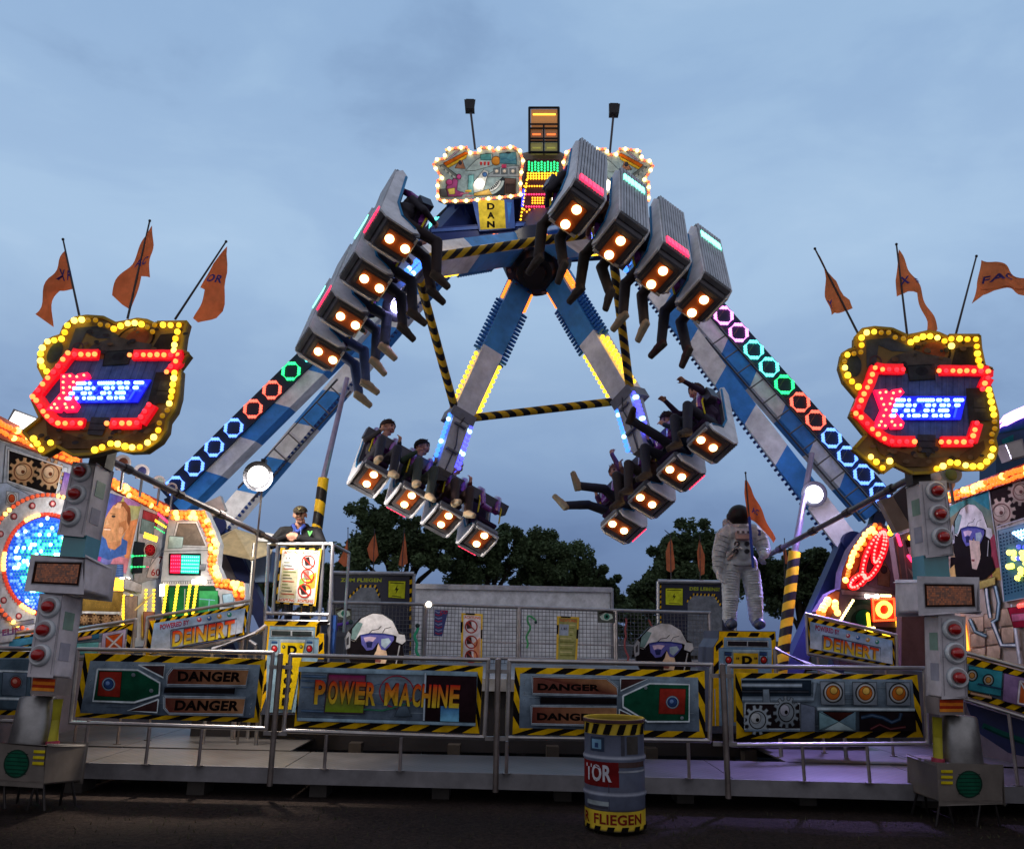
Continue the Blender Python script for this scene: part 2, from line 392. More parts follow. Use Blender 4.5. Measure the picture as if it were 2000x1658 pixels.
mx=N('ShaderNodeMixRGB'); mx.blend_type='MULTIPLY'; mx.inputs['Fac'].default_value=.85; L(rr.outputs['Color'],mx.inputs['Color1']); L(nn.outputs['Fac'],mx.inputs['Color2'])
L(mx.outputs['Color'],pb.inputs['Base Color']); pb.inputs['Metallic'].default_value=.35; pb.inputs['Roughness'].default_value=.42
bp=N('ShaderNodeBump'); bp.inputs['Strength'].default_value=.5; bp.inputs['Distance'].default_value=.01; bp.invert=True; L(ck.outputs['Distance'],bp.inputs['Height']); L(bp.outputs['Normal'],pb.inputs['Normal'])
YF=lambda x:9.0-.05*x
plat=thing('ride_platform','low grey tread plate platform along the front under the hazard barriers','platform',(0,9.5,0))
def plate(x0,x1,ya,yb,z0,z1,name='deck_plate',mat=None,sl=True):
    m=MB(); f=(lambda x:-.05*x) if sl else (lambda x:0)
    g=.006
    m.hexa([(x0+g,ya+f(x0),z0),(x1-g,ya+f(x1),z0),(x1-g,yb+f(x1)*.5,z0),(x0+g,yb+f(x0)*.5,z0),(x0+g,ya+f(x0),z1),(x1-g,ya+f(x1),z1),(x1-g,yb+f(x1)*.5,z1),(x0+g,yb+f(x0)*.5,z1)],(.5,.5,.5,1))
    return build(name,m,mat or PM,plat,ang=0)
for a,b in ((-6.6,-4.4),(-4.4,-2.3),(-2.3,0),(0,2.3),(2.3,4.4),(4.4,6.6)): plate(a,b,9.03,10.25,.262,.28)
for a,b in ((-6.6,-4.6),(-4.6,-2.55)): plate(a,b,10.255,12.6,.262,.28)
for a,b in ((3.25,4.9),(4.9,6.8)): plate(a,b,10.255,12.4,.262,.28)
m=MB(); 
m.hexa([(-6.7,9.0+.335,.125),(6.7,9.0-.335,.125),(6.7,9.05-.335,.125),(-6.7,9.05+.335,.125),(-6.7,9.0+.335,.279),(6.7,9.0-.335,.279),(6.7,9.03-.335,.279),(-6.7,9.03+.335,.279)],c(120,118,122))
for k in range(10): m.box((-5.8+k*1.28,9.4,.05),(.18,.3,.15),c(60,55,52)); m.box((-5.8+k*1.28,11.4,.12),(.16,.2,.28),c(60,55,52))
build('edge_beam',m,PAINT,plat)
# dark raised loading deck behind
deck=thing('loading_deck','raised dark loading deck in the middle behind the front barriers','deck',(0,15,0))
m=MB(); m.box((0.3,15.8,1.02),(9.0,8.6,.12),c(110,110,115)); m.box((.3,11.6,.55),(9.0,.06,.82),c(34,32,36))
build('deck_floor',m,PAINT,deck)
m=MB()
for k in range(7): m.box((-4+k*1.4,11.75,.5),(.12,.12,.96),c(70,70,78))
m.box((.3,11.52,1.0),(9.0,.08,.16),STEEL)
build('deck_frame',m,METAL,deck)
# ================================================================ front barriers
GRP='hazard striped barriers along the front platform'
def fplane(dy=0.0): return Plane((0,8.96+dy,0),(.05,1,0))
FP=fplane()
GREY=c(105,122,140); GREYD=c(52,62,76); GREYL=c(200,215,228)
def barrier(label,z,frame,outer,inner,nh,nv,art,legs,plane=None,r=.022):
    pl=plane or FP
    q=[z(*p) for p in frame]; ctr=pl(sum(p[0] for p in q)/4,sum(p[1] for p in q)/4); base=V((ctr.x,ctr.y,.28))
    t=thing('crowd_barrier',label,'barrier',base,GRP)
    m=MB(); rframe(m,pl,frame,z,r,c(170,165,165)); build('frame',m,METAL,t)
    for (x,y0,y1) in legs:
        m=MB(); a=pl(*z(x,y0)); b=V((a.x,a.y,.278)); m.cyl(a,b,.018,None,8,c(150,140,140)); m.cyl(b,b+V((0,0,.012)),.045,None,10,c(120,115,115)); build('leg',m,METAL,t)
    m=slab(pl,outer,z,.02,YEL,.012); build('board',m,PAINT,t)
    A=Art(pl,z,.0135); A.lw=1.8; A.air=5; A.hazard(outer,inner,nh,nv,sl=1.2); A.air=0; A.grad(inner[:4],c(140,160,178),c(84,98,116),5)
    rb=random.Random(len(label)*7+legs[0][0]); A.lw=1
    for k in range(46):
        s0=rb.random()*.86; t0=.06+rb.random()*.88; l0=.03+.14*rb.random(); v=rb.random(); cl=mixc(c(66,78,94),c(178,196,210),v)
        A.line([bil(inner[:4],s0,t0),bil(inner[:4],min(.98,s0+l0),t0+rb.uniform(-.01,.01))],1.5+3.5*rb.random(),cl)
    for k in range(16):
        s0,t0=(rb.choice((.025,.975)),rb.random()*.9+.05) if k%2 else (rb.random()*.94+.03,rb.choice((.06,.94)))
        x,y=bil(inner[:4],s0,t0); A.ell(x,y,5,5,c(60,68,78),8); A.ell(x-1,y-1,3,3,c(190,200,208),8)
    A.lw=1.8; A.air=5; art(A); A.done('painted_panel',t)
    return t
def danger_art(f,lx0,lx1,rows,gp,red,circ,cut,tris,fl=1):
    def go(A):
        A.poly(gp,c(20,75,55)); A.line(gp+[gp[0]],9,GREYL)
        A.poly(red,c(150,45,35)); A.ell(circ[0],circ[1],circ[2],circ[2],c(150,170,190)); A.ell(circ[0],circ[1],circ[2]*.75,circ[2]*.75,c(45,70,120)); A.ell(circ[0]-6,circ[1]-6,circ[2]*.3,circ[2]*.3,c(110,140,190))
        for t in tris: A.poly(t,c(70,45,45)); A.line(t+[t[0]],7,GREYL)
        for k,(q,tq) in enumerate(rows):
            A.poly(q,c(120,70,60)); A.grad(q[:4],c(95,45,40),c(165,120,85),5,True); A.line(list(q)+[q[0]],9,GREYL); A.line(list(q)+[q[0]],3,GREYD)
            A.text('DANGER',tq,c(20,12,12),None,.045)
        A.poly(cut,c(22,18,22)); A.line(list(cut)+[cut[0]],5,GREYD)
        for p in ((gp[1][0]-30,gp[1][1]+35),(gp[2][0]-60,gp[3][1]-30 if len(gp)>3 else gp[2][1])): A.ell(p[0],p[1],14,14,c(120,130,140))
    return go
b1=barrier('leftmost front barrier whose board has the green plate left of two DANGER plates',ZL,[(545,240),(1905,268),(1855,795),(490,752)],[(590,268),(1850,310),(1802,752),(522,715)],[(630,322),(1815,350),(1772,718),(558,685)],6,2,
 danger_art(0,0,0,[([(1205,370),(1735,380),(1715,498),(1165,490),(1165,420)],[(1240,392),(1690,400),(1675,470),(1240,465)]),([(1145,572),(1712,580),(1695,698),(1180,690),(1145,650)],[(1225,595),(1675,600),(1660,672),(1215,668)])],
 [(680,380),(960,385),(1115,475),(1110,560),(935,612),(648,602)],[(695,395),(850,400),(835,575),(680,565)],(757,484,46),[(1150,505),(1640,510),(1635,555),(1140,548)],[[(965,350),(1150,352),(1140,440)],[(1105,590),(1095,682),(890,670)]]),
 [(1045,790,940),(1410,800,960),(620,735,900)])
def power_art(A):
    A.poly([(190,270),(1700,320),(1690,350),(188,310)],c(150,180,200)); A.poly([(180,700),(1690,745),(1688,770),(178,725)],c(150,180,200))
    for y,h in ((345,14),(385,10),(440,8),(640,12)): A.line([(210,y),(420,y+8)],h,c(70,95,125))
    A.grad([(440,330),(760,340),(740,665),(405,655)],c(130,25,90),c(120,150,30),8); A.line([(440,330),(760,340),(740,665),(405,655),(440,330)],8,c(60,35,50))
    A.ring(1020,480,150,140,.07,c(150,40,60),28); A.ring(900,500,120,90,.06,c(60,90,130),28,90,300)
    A.line([(740,630),(900,640),(1050,600),(1150,570)],8,c(40,110,80)); A.poly([(1040,600),(1110,600),(1150,690),(1000,690)],c(80,95,110))
    A.poly([(1280,340),(1700,352),(1690,740),(1255,725)],c(38,22,28)); A.grad([(1395,600),(1550,605),(1548,735),(1390,730)],c(60,110,170),c(120,190,225),5); A.line([(1265,320),(1250,725)],10,c(170,185,200))
    for i,(ch,x0,x1,y0,y1) in enumerate((('P',325,415,380,590),('O',440,520,385,590),('W',525,660,390,590),('E',668,755,395,590),('R',762,845,400,600),('M',920,1035,405,600),('A',1045,1140,408,605),('C',1155,1225,412,612),('H',1235,1310,415,615),('I',1325,1360,418,618),('N',1370,1455,420,618),('E',1470,1555,422,620))):
        q=[(x0+8,y0),(x1+8,y0+4),(x1-8,y1),(x0-8,y1-3)]
        A.text(ch,[(a-5,b-4) for a,b in q],c(60,25,30),None,.05); A.text(ch,q,c(205,40,35),c(215,190,50),.03)
b2=barrier('front barrier second from the left with POWER MACHINE in red and yellow letters',ZM,[(120,170),(1800,212),(1765,868),(60,812)],[(200,222),(1755,262),(1722,835),(150,775)],[(215,268),(1708,312),(1690,775),(172,730)],6,2,power_art,
 [(425,850,955),(1060,870,1060)])
b3=barrier('front barrier behind the oil drum, its green plate right of the DANGER plates',ZN,[(145,125),(1790,158),(1775,775),(125,750)],[(190,178),(1735,205),(1740,750),(170,725)],[(232,228),(1680,262),(1692,700),(225,672)],6,2,
 danger_art(0,0,0,[([(330,252),(935,268),(1025,340),(1025,410),(335,395)],[(375,308),(880,318),(880,372),(375,365)]),([(325,492),(1020,500),(1020,655),(325,640)],[(370,548),(870,555),(870,615),(370,608)])],
 [(1070,410),(1285,310),(1610,318),(1608,620),(1270,620),(1070,500)],[(1370,350),(1580,355),(1572,560),(1360,555)],(1472,462,52),[(395,415),(1020,425),(1020,485),(395,478)],[[(1050,270),(1270,272),(1050,370)],[(1040,520),(1210,600),(1040,590)]]),
 [(125,780,900),(1600,790,930)])
def gears_art(A):
    A.poly([(165,228),(615,228),(612,330),(165,330)],c(35,48,62)); A.line([(160,258),(555,260)],14,c(150,165,180)); A.line([(165,300),(600,302)],12,c(30,35,45))
    A.line([(165,350),(630,348),(640,240)],22,c(110,125,140)); A.poly([(300,285),(340,285),(350,380),(300,380)],c(130,145,160))
    A.poly([(185,375),(540,378),(545,545),(180,545)],c(32,24,28)); A.line([(185,375),(540,378),(545,545),(180,545),(185,375)],7,c(150,160,170))
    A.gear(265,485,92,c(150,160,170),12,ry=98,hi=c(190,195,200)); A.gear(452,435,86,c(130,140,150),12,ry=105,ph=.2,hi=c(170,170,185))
    A.poly([(185,546),(545,546),(545,560),(180,560)],GREY); A.poly([(546,378),(640,400),(640,560),(546,560)],c(105,115,135)) 
    for x,y in ((757,307),(968,310),(1185,312)):
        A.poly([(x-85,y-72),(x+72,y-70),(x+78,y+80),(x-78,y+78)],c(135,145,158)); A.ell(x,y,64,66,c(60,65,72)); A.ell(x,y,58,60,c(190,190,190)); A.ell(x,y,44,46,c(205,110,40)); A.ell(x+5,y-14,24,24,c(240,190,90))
    A.line([(655,412),(1290,418)],14,c(165,180,190))
    A.poly([(660,425),(905,430),(905,555),(665,552)],c(95,120,135)); A.poly([(690,432),(895,435),(795,495)],c(55,25,22)); A.poly([(690,552),(900,555),(795,495)],c(155,175,180)); A.poly([(665,432),(795,495),(668,550)],c(115,150,160))
    A.poly([(930,430),(1292,430),(1298,560),(930,556)],c(28,20,26))
    A.line([(940,470),(1010,455),(1080,470),(1140,500),(1190,480),(1200,440)],14,c(40,60,85)); A.line([(1000,545),(1060,515),(1130,545),(1230,530)],10,c(70,25,30))
b4=barrier('rightmost front barrier painted with silver gears and three orange round lamps',ZO,[(80,135),(1352,150),(1372,640),(95,648)],[(120,178),(1305,190),(1345,598),(130,608)],[(158,214),(1272,222),(1300,560),(180,563)],6,2,gears_art,[(555,645,800),(975,640,755)])
# posts between the barriers: each bolted to the platform edge
for lab,(u,v0,v1) in (('steel post between the leftmost DANGER barrier and the POWER MACHINE barrier',(548,1277,1540)),('steel post between the POWER MACHINE barrier and the barrier behind the drum',(973,1287,1545)),('steel post between the drum barrier and the gear painted barrier',(1411,1297,1535))):
    a=FP(u,v0,.075); t=thing('barrier_post',lab,'post',(a.x,a.y,.1),'posts between the front barriers')
    m=MB(); m.cyl((a.x,a.y,.12),a,.03,None,12,c(135,125,122)); m.sph(a,(.03,.03,.012),c(150,140,138),12,6); build('post',m,METAL,t)
    for z in (1.28,.62): m=MB(); m.box((a.x,a.y+.05,z),(.24,.03,.04),c(150,145,145)); build('bracket',m,METAL,t)
# partial barrier behind the left tower
def pipe_art(A):
    A.poly([(-400,310),(215,310),(210,660),(-400,640)],c(85,105,120)); A.line([(-400,380),(210,400)],12,GREYL); A.line([(-400,570),(200,590)],12,GREYL)
    A.poly([(20,400),(190,405),(180,570),(10,560)],GREY); A.ell(110,472,44,46,c(150,160,170)); A.ell(110,472,36,38,c(170,60,50)); A.ell(104,465,16,16,c(220,150,130))
barrier('barrier half hidden behind the left lamp tower with a round red button',ZL,[(-420,230),(240,238),(210,745),(-420,735)],[(-400,252),(235,258),(200,700),(-400,700)],[(-400,300),(225,302),(200,668),(-400,660)],6,2,pipe_art,[(-100,740,900),(180,740,870)])
RPL=Plane(P(1900,1320,8.9),(.42,1,0))
def teal_art(A):
    A.poly([(1640,130),(1860,170),(1850,330),(1640,290)],c(60,150,165)); A.poly([(1870,180),(2120,240),(2120,430),(1860,360)],c(150,120,165))
    for x,y in ((1662,195),(1768,225)): A.ell(x,y,36,38,c(40,70,80)); A.ell(x,y,30,32,c(190,190,180)); A.ell(x,y,18,19,c(210,150,80))
    A.poly([(1975,230),(2070,260),(2070,400),(1960,375)],c(200,95,45)); A.line([(1975,230),(2070,260),(2070,400),(1960,375),(1975,230)],10,c(200,190,200)); A.line([(1975,235),(2070,395)],7,c(230,220,220))
    A.line([(1700,250),(1860,285)],6,c(30,60,90)); A.poly([(1650,300),(1790,330),(1790,350),(1650,318)],c(200,160,130))
barrier('sloping barrier at the right edge with turquoise panel and two round lamps',ZO,[(1610,45),(2150,190),(2150,515),(1600,345)],[(1622,72),(2150,215),(2150,490),(1612,325)],[(1628,120),(2150,255),(2150,445),(1618,285)],5,2,teal_art,[(1900,440,600)],plane=RPL)
# ramp-side barriers with POWERED BY DEINERT
def deinert(A,pb,tq,dots,bgq):
    A.grad(bgq,c(150,185,230),c(205,215,235),6); A.text('POWERED BY',pb,c(190,60,70),c(120,60,120),.05)
    for k,(x,y) in enumerate(dots): A.ell(x,y,17,17,[c(200,70,90),c(60,110,190),c(230,170,60),c(60,150,140)][k]); A.ell(x-4,y-5,7,7,c(240,240,245))
    q=[(tq[0][0]-12,tq[0][1]-10),(tq[1][0]+12,tq[1][1]-8),(tq[2][0]+12,tq[2][1]+10),(tq[3][0]-12,tq[3][1]+10)]
    A.line(q+[q[0]],5,c(80,90,120)); A.text('DEINERT',[(a-4,b-4) for a,b in tq],c(70,40,60),None,.05); A.text('DEINERT',tq,c(225,40,50),c(240,225,60),.035)
LP1=Plane(P(390,1220,11.2),(-.25,1,0))
barrier('bright ramp barrier left of the booth reading POWERED BY DEINERT',ZA,[(1030,1520),(1755,1400),(1725,1660),(1005,1800)],[(1045,1545),(1735,1430),(1705,1640),(1015,1785)],[(1075,1560),(1712,1455),(1690,1625),(1045,1770)],9,2,
 lambda A:deinert(A,[(1115,1570),(1320,1535),(1318,1570),(1115,1608)],[(1205,1618),(1640,1535),(1630,1650),(1200,1725)],[(1390,1535),(1460,1525),(1530,1513),(1600,1500)],[(1075,1560),(1712,1455),(1690,1625),(1045,1770)]),[(1100,1790,1850),(1700,1650,1800)],plane=LP1)
LP2=Plane(P(200,1240,10.6),(-.2,1,0))
def cross_art(A):
    A.poly([(530,215),(885,165),(870,300),(525,300)],c(190,195,215)); A.poly([(540,165),(690,130),(690,165),(540,190)],c(60,120,160)); A.poly([(545,160),(640,142),(640,165),(545,182)],c(225,160,140))
    A.poly([(715,130),(880,100),(868,260),(700,270)],c(205,190,225)); A.poly([(740,150),(858,128),(850,240),(735,255)],c(225,95,40)); A.line([(740,150),(850,240)],9,c(225,215,225)); A.line([(858,128),(735,255)],9,c(225,215,225)); A.poly([(535,200),(690,190),(680,270),(530,280)],c(120,200,205))
barrier('pastel ramp barrier right of the left tower with an orange crossed square',ZL,[(520,105),(945,35),(925,260),(500,320)],[(535,130),(930,62),(905,250),(510,310)],[(540,160),(890,95),(875,255),(520,312)],6,2,cross_art,[(600,300,400),(900,260,380)],plane=LP2)
LP3=Plane(P(35,1260,10.2),(-.2,1,0))
def lines_art(A):
    A.poly([(-300,120),(240,30),(240,60),(-300,150)],c(200,210,235)); A.poly([(-300,235),(240,150),(240,200),(-300,300)],c(90,180,225))
barrier('pale ramp barrier at the left edge behind the left tower',ZL,[(-320,190),(255,110),(250,230),(-320,300)],[(-310,210),(250,135),(245,225),(-310,290)],[(-310,232),(250,165),(248,200),(-310,270)],8,1,lines_art,[(60,260,330)],plane=LP3)
RP1=Plane(P(1660,1250,10.9),(.25,1,0))
barrier('dim ramp barrier right of the astronaut reading POWERED BY DEINERT',ZI,[(60,1240),(790,1410),(795,1680),(75,1560)],[(75,1262),(775,1430),(778,1668),(78,1548)],[(92,1300),(757,1452),(760,1645),(92,1515)],8,2,
 lambda A:deinert(A,[(135,1325),(330,1368),(330,1410),(135,1370)],[(205,1420),(650,1520),(650,1618),(200,1525)],[(400,1415),(480,1430),(560,1448),(635,1465)],[(92,1300),(757,1452),(760,1645),(92,1515)]),[(150,1560,1700),(700,1660,1750)],plane=RP1)

RPS=Plane(P(1900,1320,9.0)+V((0,.1,0)),(.42,1,0)); t=thing('ramp_skirt','dark blue skirt board with a green curve under the sloping right barrier','skirt board',RPS(*ZO(1800,560)))
build('board',slab(RPS,[(1620,372),(2150,535),(2150,760),(1900,700),(1690,560)],ZO,.03,c(28,38,86)),PAINT,t); A=Art(RPS,ZO); A.line([(1730,520),(1850,570),(1990,620),(2150,655)],34,c(30,90,85)); A.line([(1740,535),(1860,590),(2000,640)],12,c(20,60,60)); A.done('painted_curve',t)
# ================================================================ light towers with signs
TP=yplane(8.25); C0=P(1870,1400,8.25); S0=P(1795,785,8.25)
def rotm(a,b,g):
    return (Matrix.Rotation(a,3,'Z')@Matrix.Rotation(b,3,'X')@Matrix.Rotation(g,3,'Y'))
def xform(m,o,R,pos,sx=1):
    m.v=[tuple(R@V(((p[0]-o.x)*sx,p[1]-o.y,p[2]-o.z))+pos) for p in m.v]
    if sx<0: m.f=[list(reversed(f)) for f in m.f]
    return m
def bevel(o,w=.012):
    b=o.modifiers.new('bevel','BEVEL'); b.width=w; b.segments=2; b.limit_method='ANGLE'; b.angle_limit=D2(50); return o
TW=c(196,190,196); TWD=c(150,145,155)
def tower(label,R,pos,sx):
    X=lambda m:xform(m,C0,R,pos,sx)
    base=X(_pt(P(1893,1612,8.4))).v[0]
    t=thing('lamp_tower',label,'lamp tower',(base[0],base[1],0),'lamp towers at the ends of the front fence')
    def part(name,m,mat=PAINT,parent=None,bv=0,ang=35):
        o=build(name,X(m),mat,parent or t,ang=ang)
        return bevel(o,bv) if bv else o
    # base box
    q=[(1834,1494),(1956,1497),(1961,1569),(1838,1569)]
    bx=part('base_box',slab(TP,q,ID,.62,c(104,96,90)),bv=.02)
    m=MB(); A=Art(TP); A.ell(1893,1531,26,27,c(30,55,45)); A.ell(1893,1531,23,24,c(22,80,60))
    for k in range(6): A.line([(1872,1512+k*7.5),(1914,1512+k*7.5)],1.6,c(15,45,38))
    for k in range(3):
        y=1503+k*11; A.poly([(1838,y),(1861,y+.4),(1861,y+7),(1838,y+6.6)],c(200,180,30)); A.poly([(1838,y+5),(1861,y+5.4),(1861,y+7),(1838,y+6.6)],c(130,110,20))
    A.line([(1836,1562),(1960,1563)],2,c(110,100,95)); part('base_paintwork',A.mb,ART,ang=0)
    for u in (1842,1858,1922,1950):
        a=TP(u,1568); b=TP(u+(-6 if u in(1842,1922) else 12),1618)
        for dy in (.06,.5):
            m=MB(); m.cyl((a.x,a.y+dy,a.z),(b.x,b.y+dy*1.1,-.01),.012,None,8,c(62,58,58))
            part('leg',m,METAL)
    # cylinder
    a=TP(1878,1493,-.3); b=TP(1872,1396,-.3); m=MB(); ax=b-a; 
    m.lathe(a,[(.0,0),(.19,0),(.195,.02),(.18,ax.length*.5),(.165,ax.length-.02),(.15,ax.length),(0,ax.length)],26,c(150,148,148),ax)
    part('drum',m,METAL)
    m=MB(); a=TP(1832,1480,-.25); b=TP(1830,1400,-.25); m.tube([a,b],.045,10,c(175,165,40)); m.cyl(TP(1832,1490,-.25),a,.06,.06,10,c(165,60,80)); part('yellow_pipe',m,PAINT)
    m=slab(TP,[(1833,1362),(1882,1362),(1884,1396),(1835,1396)],ID,.25,c(130,120,118),-.06); part('neck',m,PAINT)
    A=Art(TP,base=-.055)
    for k,cl in enumerate((c(170,60,35),c(215,120,40),c(160,50,30),c(225,140,50))): A.poly([(1835,1366+k*6),(1881,1366+k*6),(1881.5,1372+k*6),(1835.5,1372+k*6)],cl)
    part('stripe_label',A.mb,ART,ang=0)
    def column(q,lamps,nm,d):
        col=part(nm,slab(TP,q,ID,d,TW),bv=.015)
        A=Art(TP); (x0,y0),(x1,y1),(x2,y2),(x3,y3)=q
        A.line([bil(q,.06,.02),bil(q,.06,.98)],1.2,TWD); A.line([bil(q,.94,.02),bil(q,.94,.98)],1.2,TWD); A.line([bil(q,.03,.5),bil(q,.97,.5)],.7,TWD)
        part('panel_lines',A.mb,ART,ang=0)
        # side plates with small printed signs on the inner face
        sp=Plane(TP(*bil(q,0,.5)),(-1,.0,.0)); xL=TP(*bil(q,0,.5)).x
        for f0,f1,cl in ((.2,.42,c(120,150,135)),(.58,.8,c(150,150,165))):
            m=MB(); a=TP(*bil(q,0,f0)); b=TP(*bil(q,0,f1))
            m.hexa([(b.x-.004,b.y+.06,b.z),(b.x+.01,b.y+.06,b.z),(b.x+.01,b.y+d-.08,b.z),(b.x-.004,b.y+d-.08,b.z),(a.x-.004,a.y+.06,a.z),(a.x+.01,a.y+.06,a.z),(a.x+.01,a.y+d-.08,a.z),(a.x-.004,a.y+d-.08,a.z)],cl)
            part('side_label',m,PAINT)
        for u,v in lamps:
            p=TP(u,v); m=MB(); m.lathe(p,[(0.06,0,c(120,120,128)),(.105,.0,c(150,160,170)),(.1,.03,c(205,210,215)),(.085,.045,c(215,220,225)),(.05,.02,c(150,160,165)),(0,.02,c(120,60,60))],20,TWD,(0,-1,0))
            h=part('reflector',m,PAINT,ang=50)
            m=MB(); m.lathe(p+V((0,-.02,0)),[(.052,0),(.056,.03),(.05,.06),(.035,.082),(.015,.092),(0,.094)],18,c(165,25,25),(0,-1,0)); part('red_lamp',m,GLOSS,parent=h,ang=60)
    column([(1836,1203),(1883,1206),(1889,1362),(1842,1362)],[(1860,1229),(1865,1275),(1869,1323)],'lower_column',.3)
    column([(1798,943),(1846,941),(1861,1083),(1811,1086)],[(1826.6,960),(1832.6,1005),(1838.6,1049.6)],'upper_column',.3)
    part('neck',slab(TP,[(1804,1084),(1852,1082),(1856,1135),(1808,1137)],ID,.26,c(60,130,140),-.05),GLOSS)
    q=[(1797,1131),(1907,1133),(1911,1194),(1800,1196)]
    part('screen_box',slab(TP,q,ID,.5,c(205,200,208),.03),bv=.03)
    A=Art(TP,base=.034); qi=[bil(q,.07,.14),bil(q,.95,.14),bil(q,.95,.84),bil(q,.07,.84)]; A.line(qi+[qi[0]],4.5,c(150,150,158)); A.poly(qi,c(50,30,24)); part('screen_surround',A.mb,ART,ang=0)
    qs=[bil(q,.11,.2),bil(q,.90,.2),bil(q,.90,.78),bil(q,.11,.78)]
    A=Art(TP,base=.038)
    rn=random.Random(5)
    for i in range(26):
        for j in range(9):
            k=.55+.45*rn.random(); A.poly([bil(qs,i/26,j/9),bil(qs,(i+.93)/26,j/9),bil(qs,(i+.93)/26,(j+.92)/9),bil(qs,i/26,(j+.92)/9)],c(205*k,105*k,38*k),False)
    part('amber_screen',A.mb,GLOSS,ang=0)
    part('neck',slab(TP,[(1776,880),(1812,880),(1819,945),(1784,946)],ID,.16,c(45,38,36),-.1))
    return t
def _pt(p):
    m=MB(); m.v=[tuple(p)]; return m
tower('silver lamp tower beside the gear painted barrier, dull amber screen in its middle',Matrix.Identity(3),C0,1)
tower('silver lamp tower on the left, cut by the picture edge at its base',rotm(-.094,-.102,.006),V((-4.416,8.081,1.028)),-1)
# ---------------------------------------------------------------- the two illuminated signs
YB=[(355,740),(355,690),(390,655),(440,650),(487,655),(538,655),(582,687),(637,695),(687,720),(727,700),(770,683),(817,680),(867,690),(915,712),(962,745),(960,697),(1017,697),(1070,700),(1127,700),(1133,748),(1137,797),(1145,842),(1155,882),(350,787),(303,797),(260,805),(240,850),(243,892),(262,943),(290,985),(333,1020),(1213,1040),(1222,1078),(1230,1122),(1240,1168),(1248,1210),(1252,1255),(1254,1302),(1235,1340),(1232,1390),(1242,1440),(1228,1488),(1200,1525),(1158,1555),(1107,1557),(1058,1550),(1002,1533),(953,1530),(905,1555),(862,1573),(418,1493),(455,1527),(497,1567),(545,1522)]
RB=[[(447,892),(497,903),(540,903),(592,905),(635,903)],[(447,892),(428,937),(413,985),(395,1025),(372,1068),(353,1112),(337,1155),(317,1200),(352,1227),(393,1268),(428,1305),(468,1340),(510,1370),(560,1388),(610,1390),(660,1390),(713,1390)],[(878,912),(925,912),(972,912),(1018,914),(1065,912),(1113,915),(1160,915),(1210,917),(1208,960),(1187,997),(1172,1035)],[(893,1392),(945,1392),(995,1392),(1045,1392),(1095,1390),(1108,1350),(1120,1310),(1133,1265)]]
OUT=[(310,760),(312,690),(360,635),(440,622),(560,632),(660,678),(720,668),(800,650),(870,660),(940,690),(945,675),(1148,675),(1155,760),(1180,880),(1235,902),(1190,1020),(1218,1015),(1268,1200),(1275,1300),(1250,1370),(1265,1440),(1245,1510),(1170,1578),(1060,1582),(960,1558),(810,1600),(700,1605),(575,1545),(497,1602),(300,1440),(385,1345),(280,1215),(330,1090),(300,1055),(240,985),(208,890),(225,800),(265,775)]
def ledb(par,p,r,mat):
    o=bpy.data.objects.new('led',bulb_mesh(mat)); o.location=V(p); o.scale=(r,r,r); COL.objects.link(o); o.parent=par
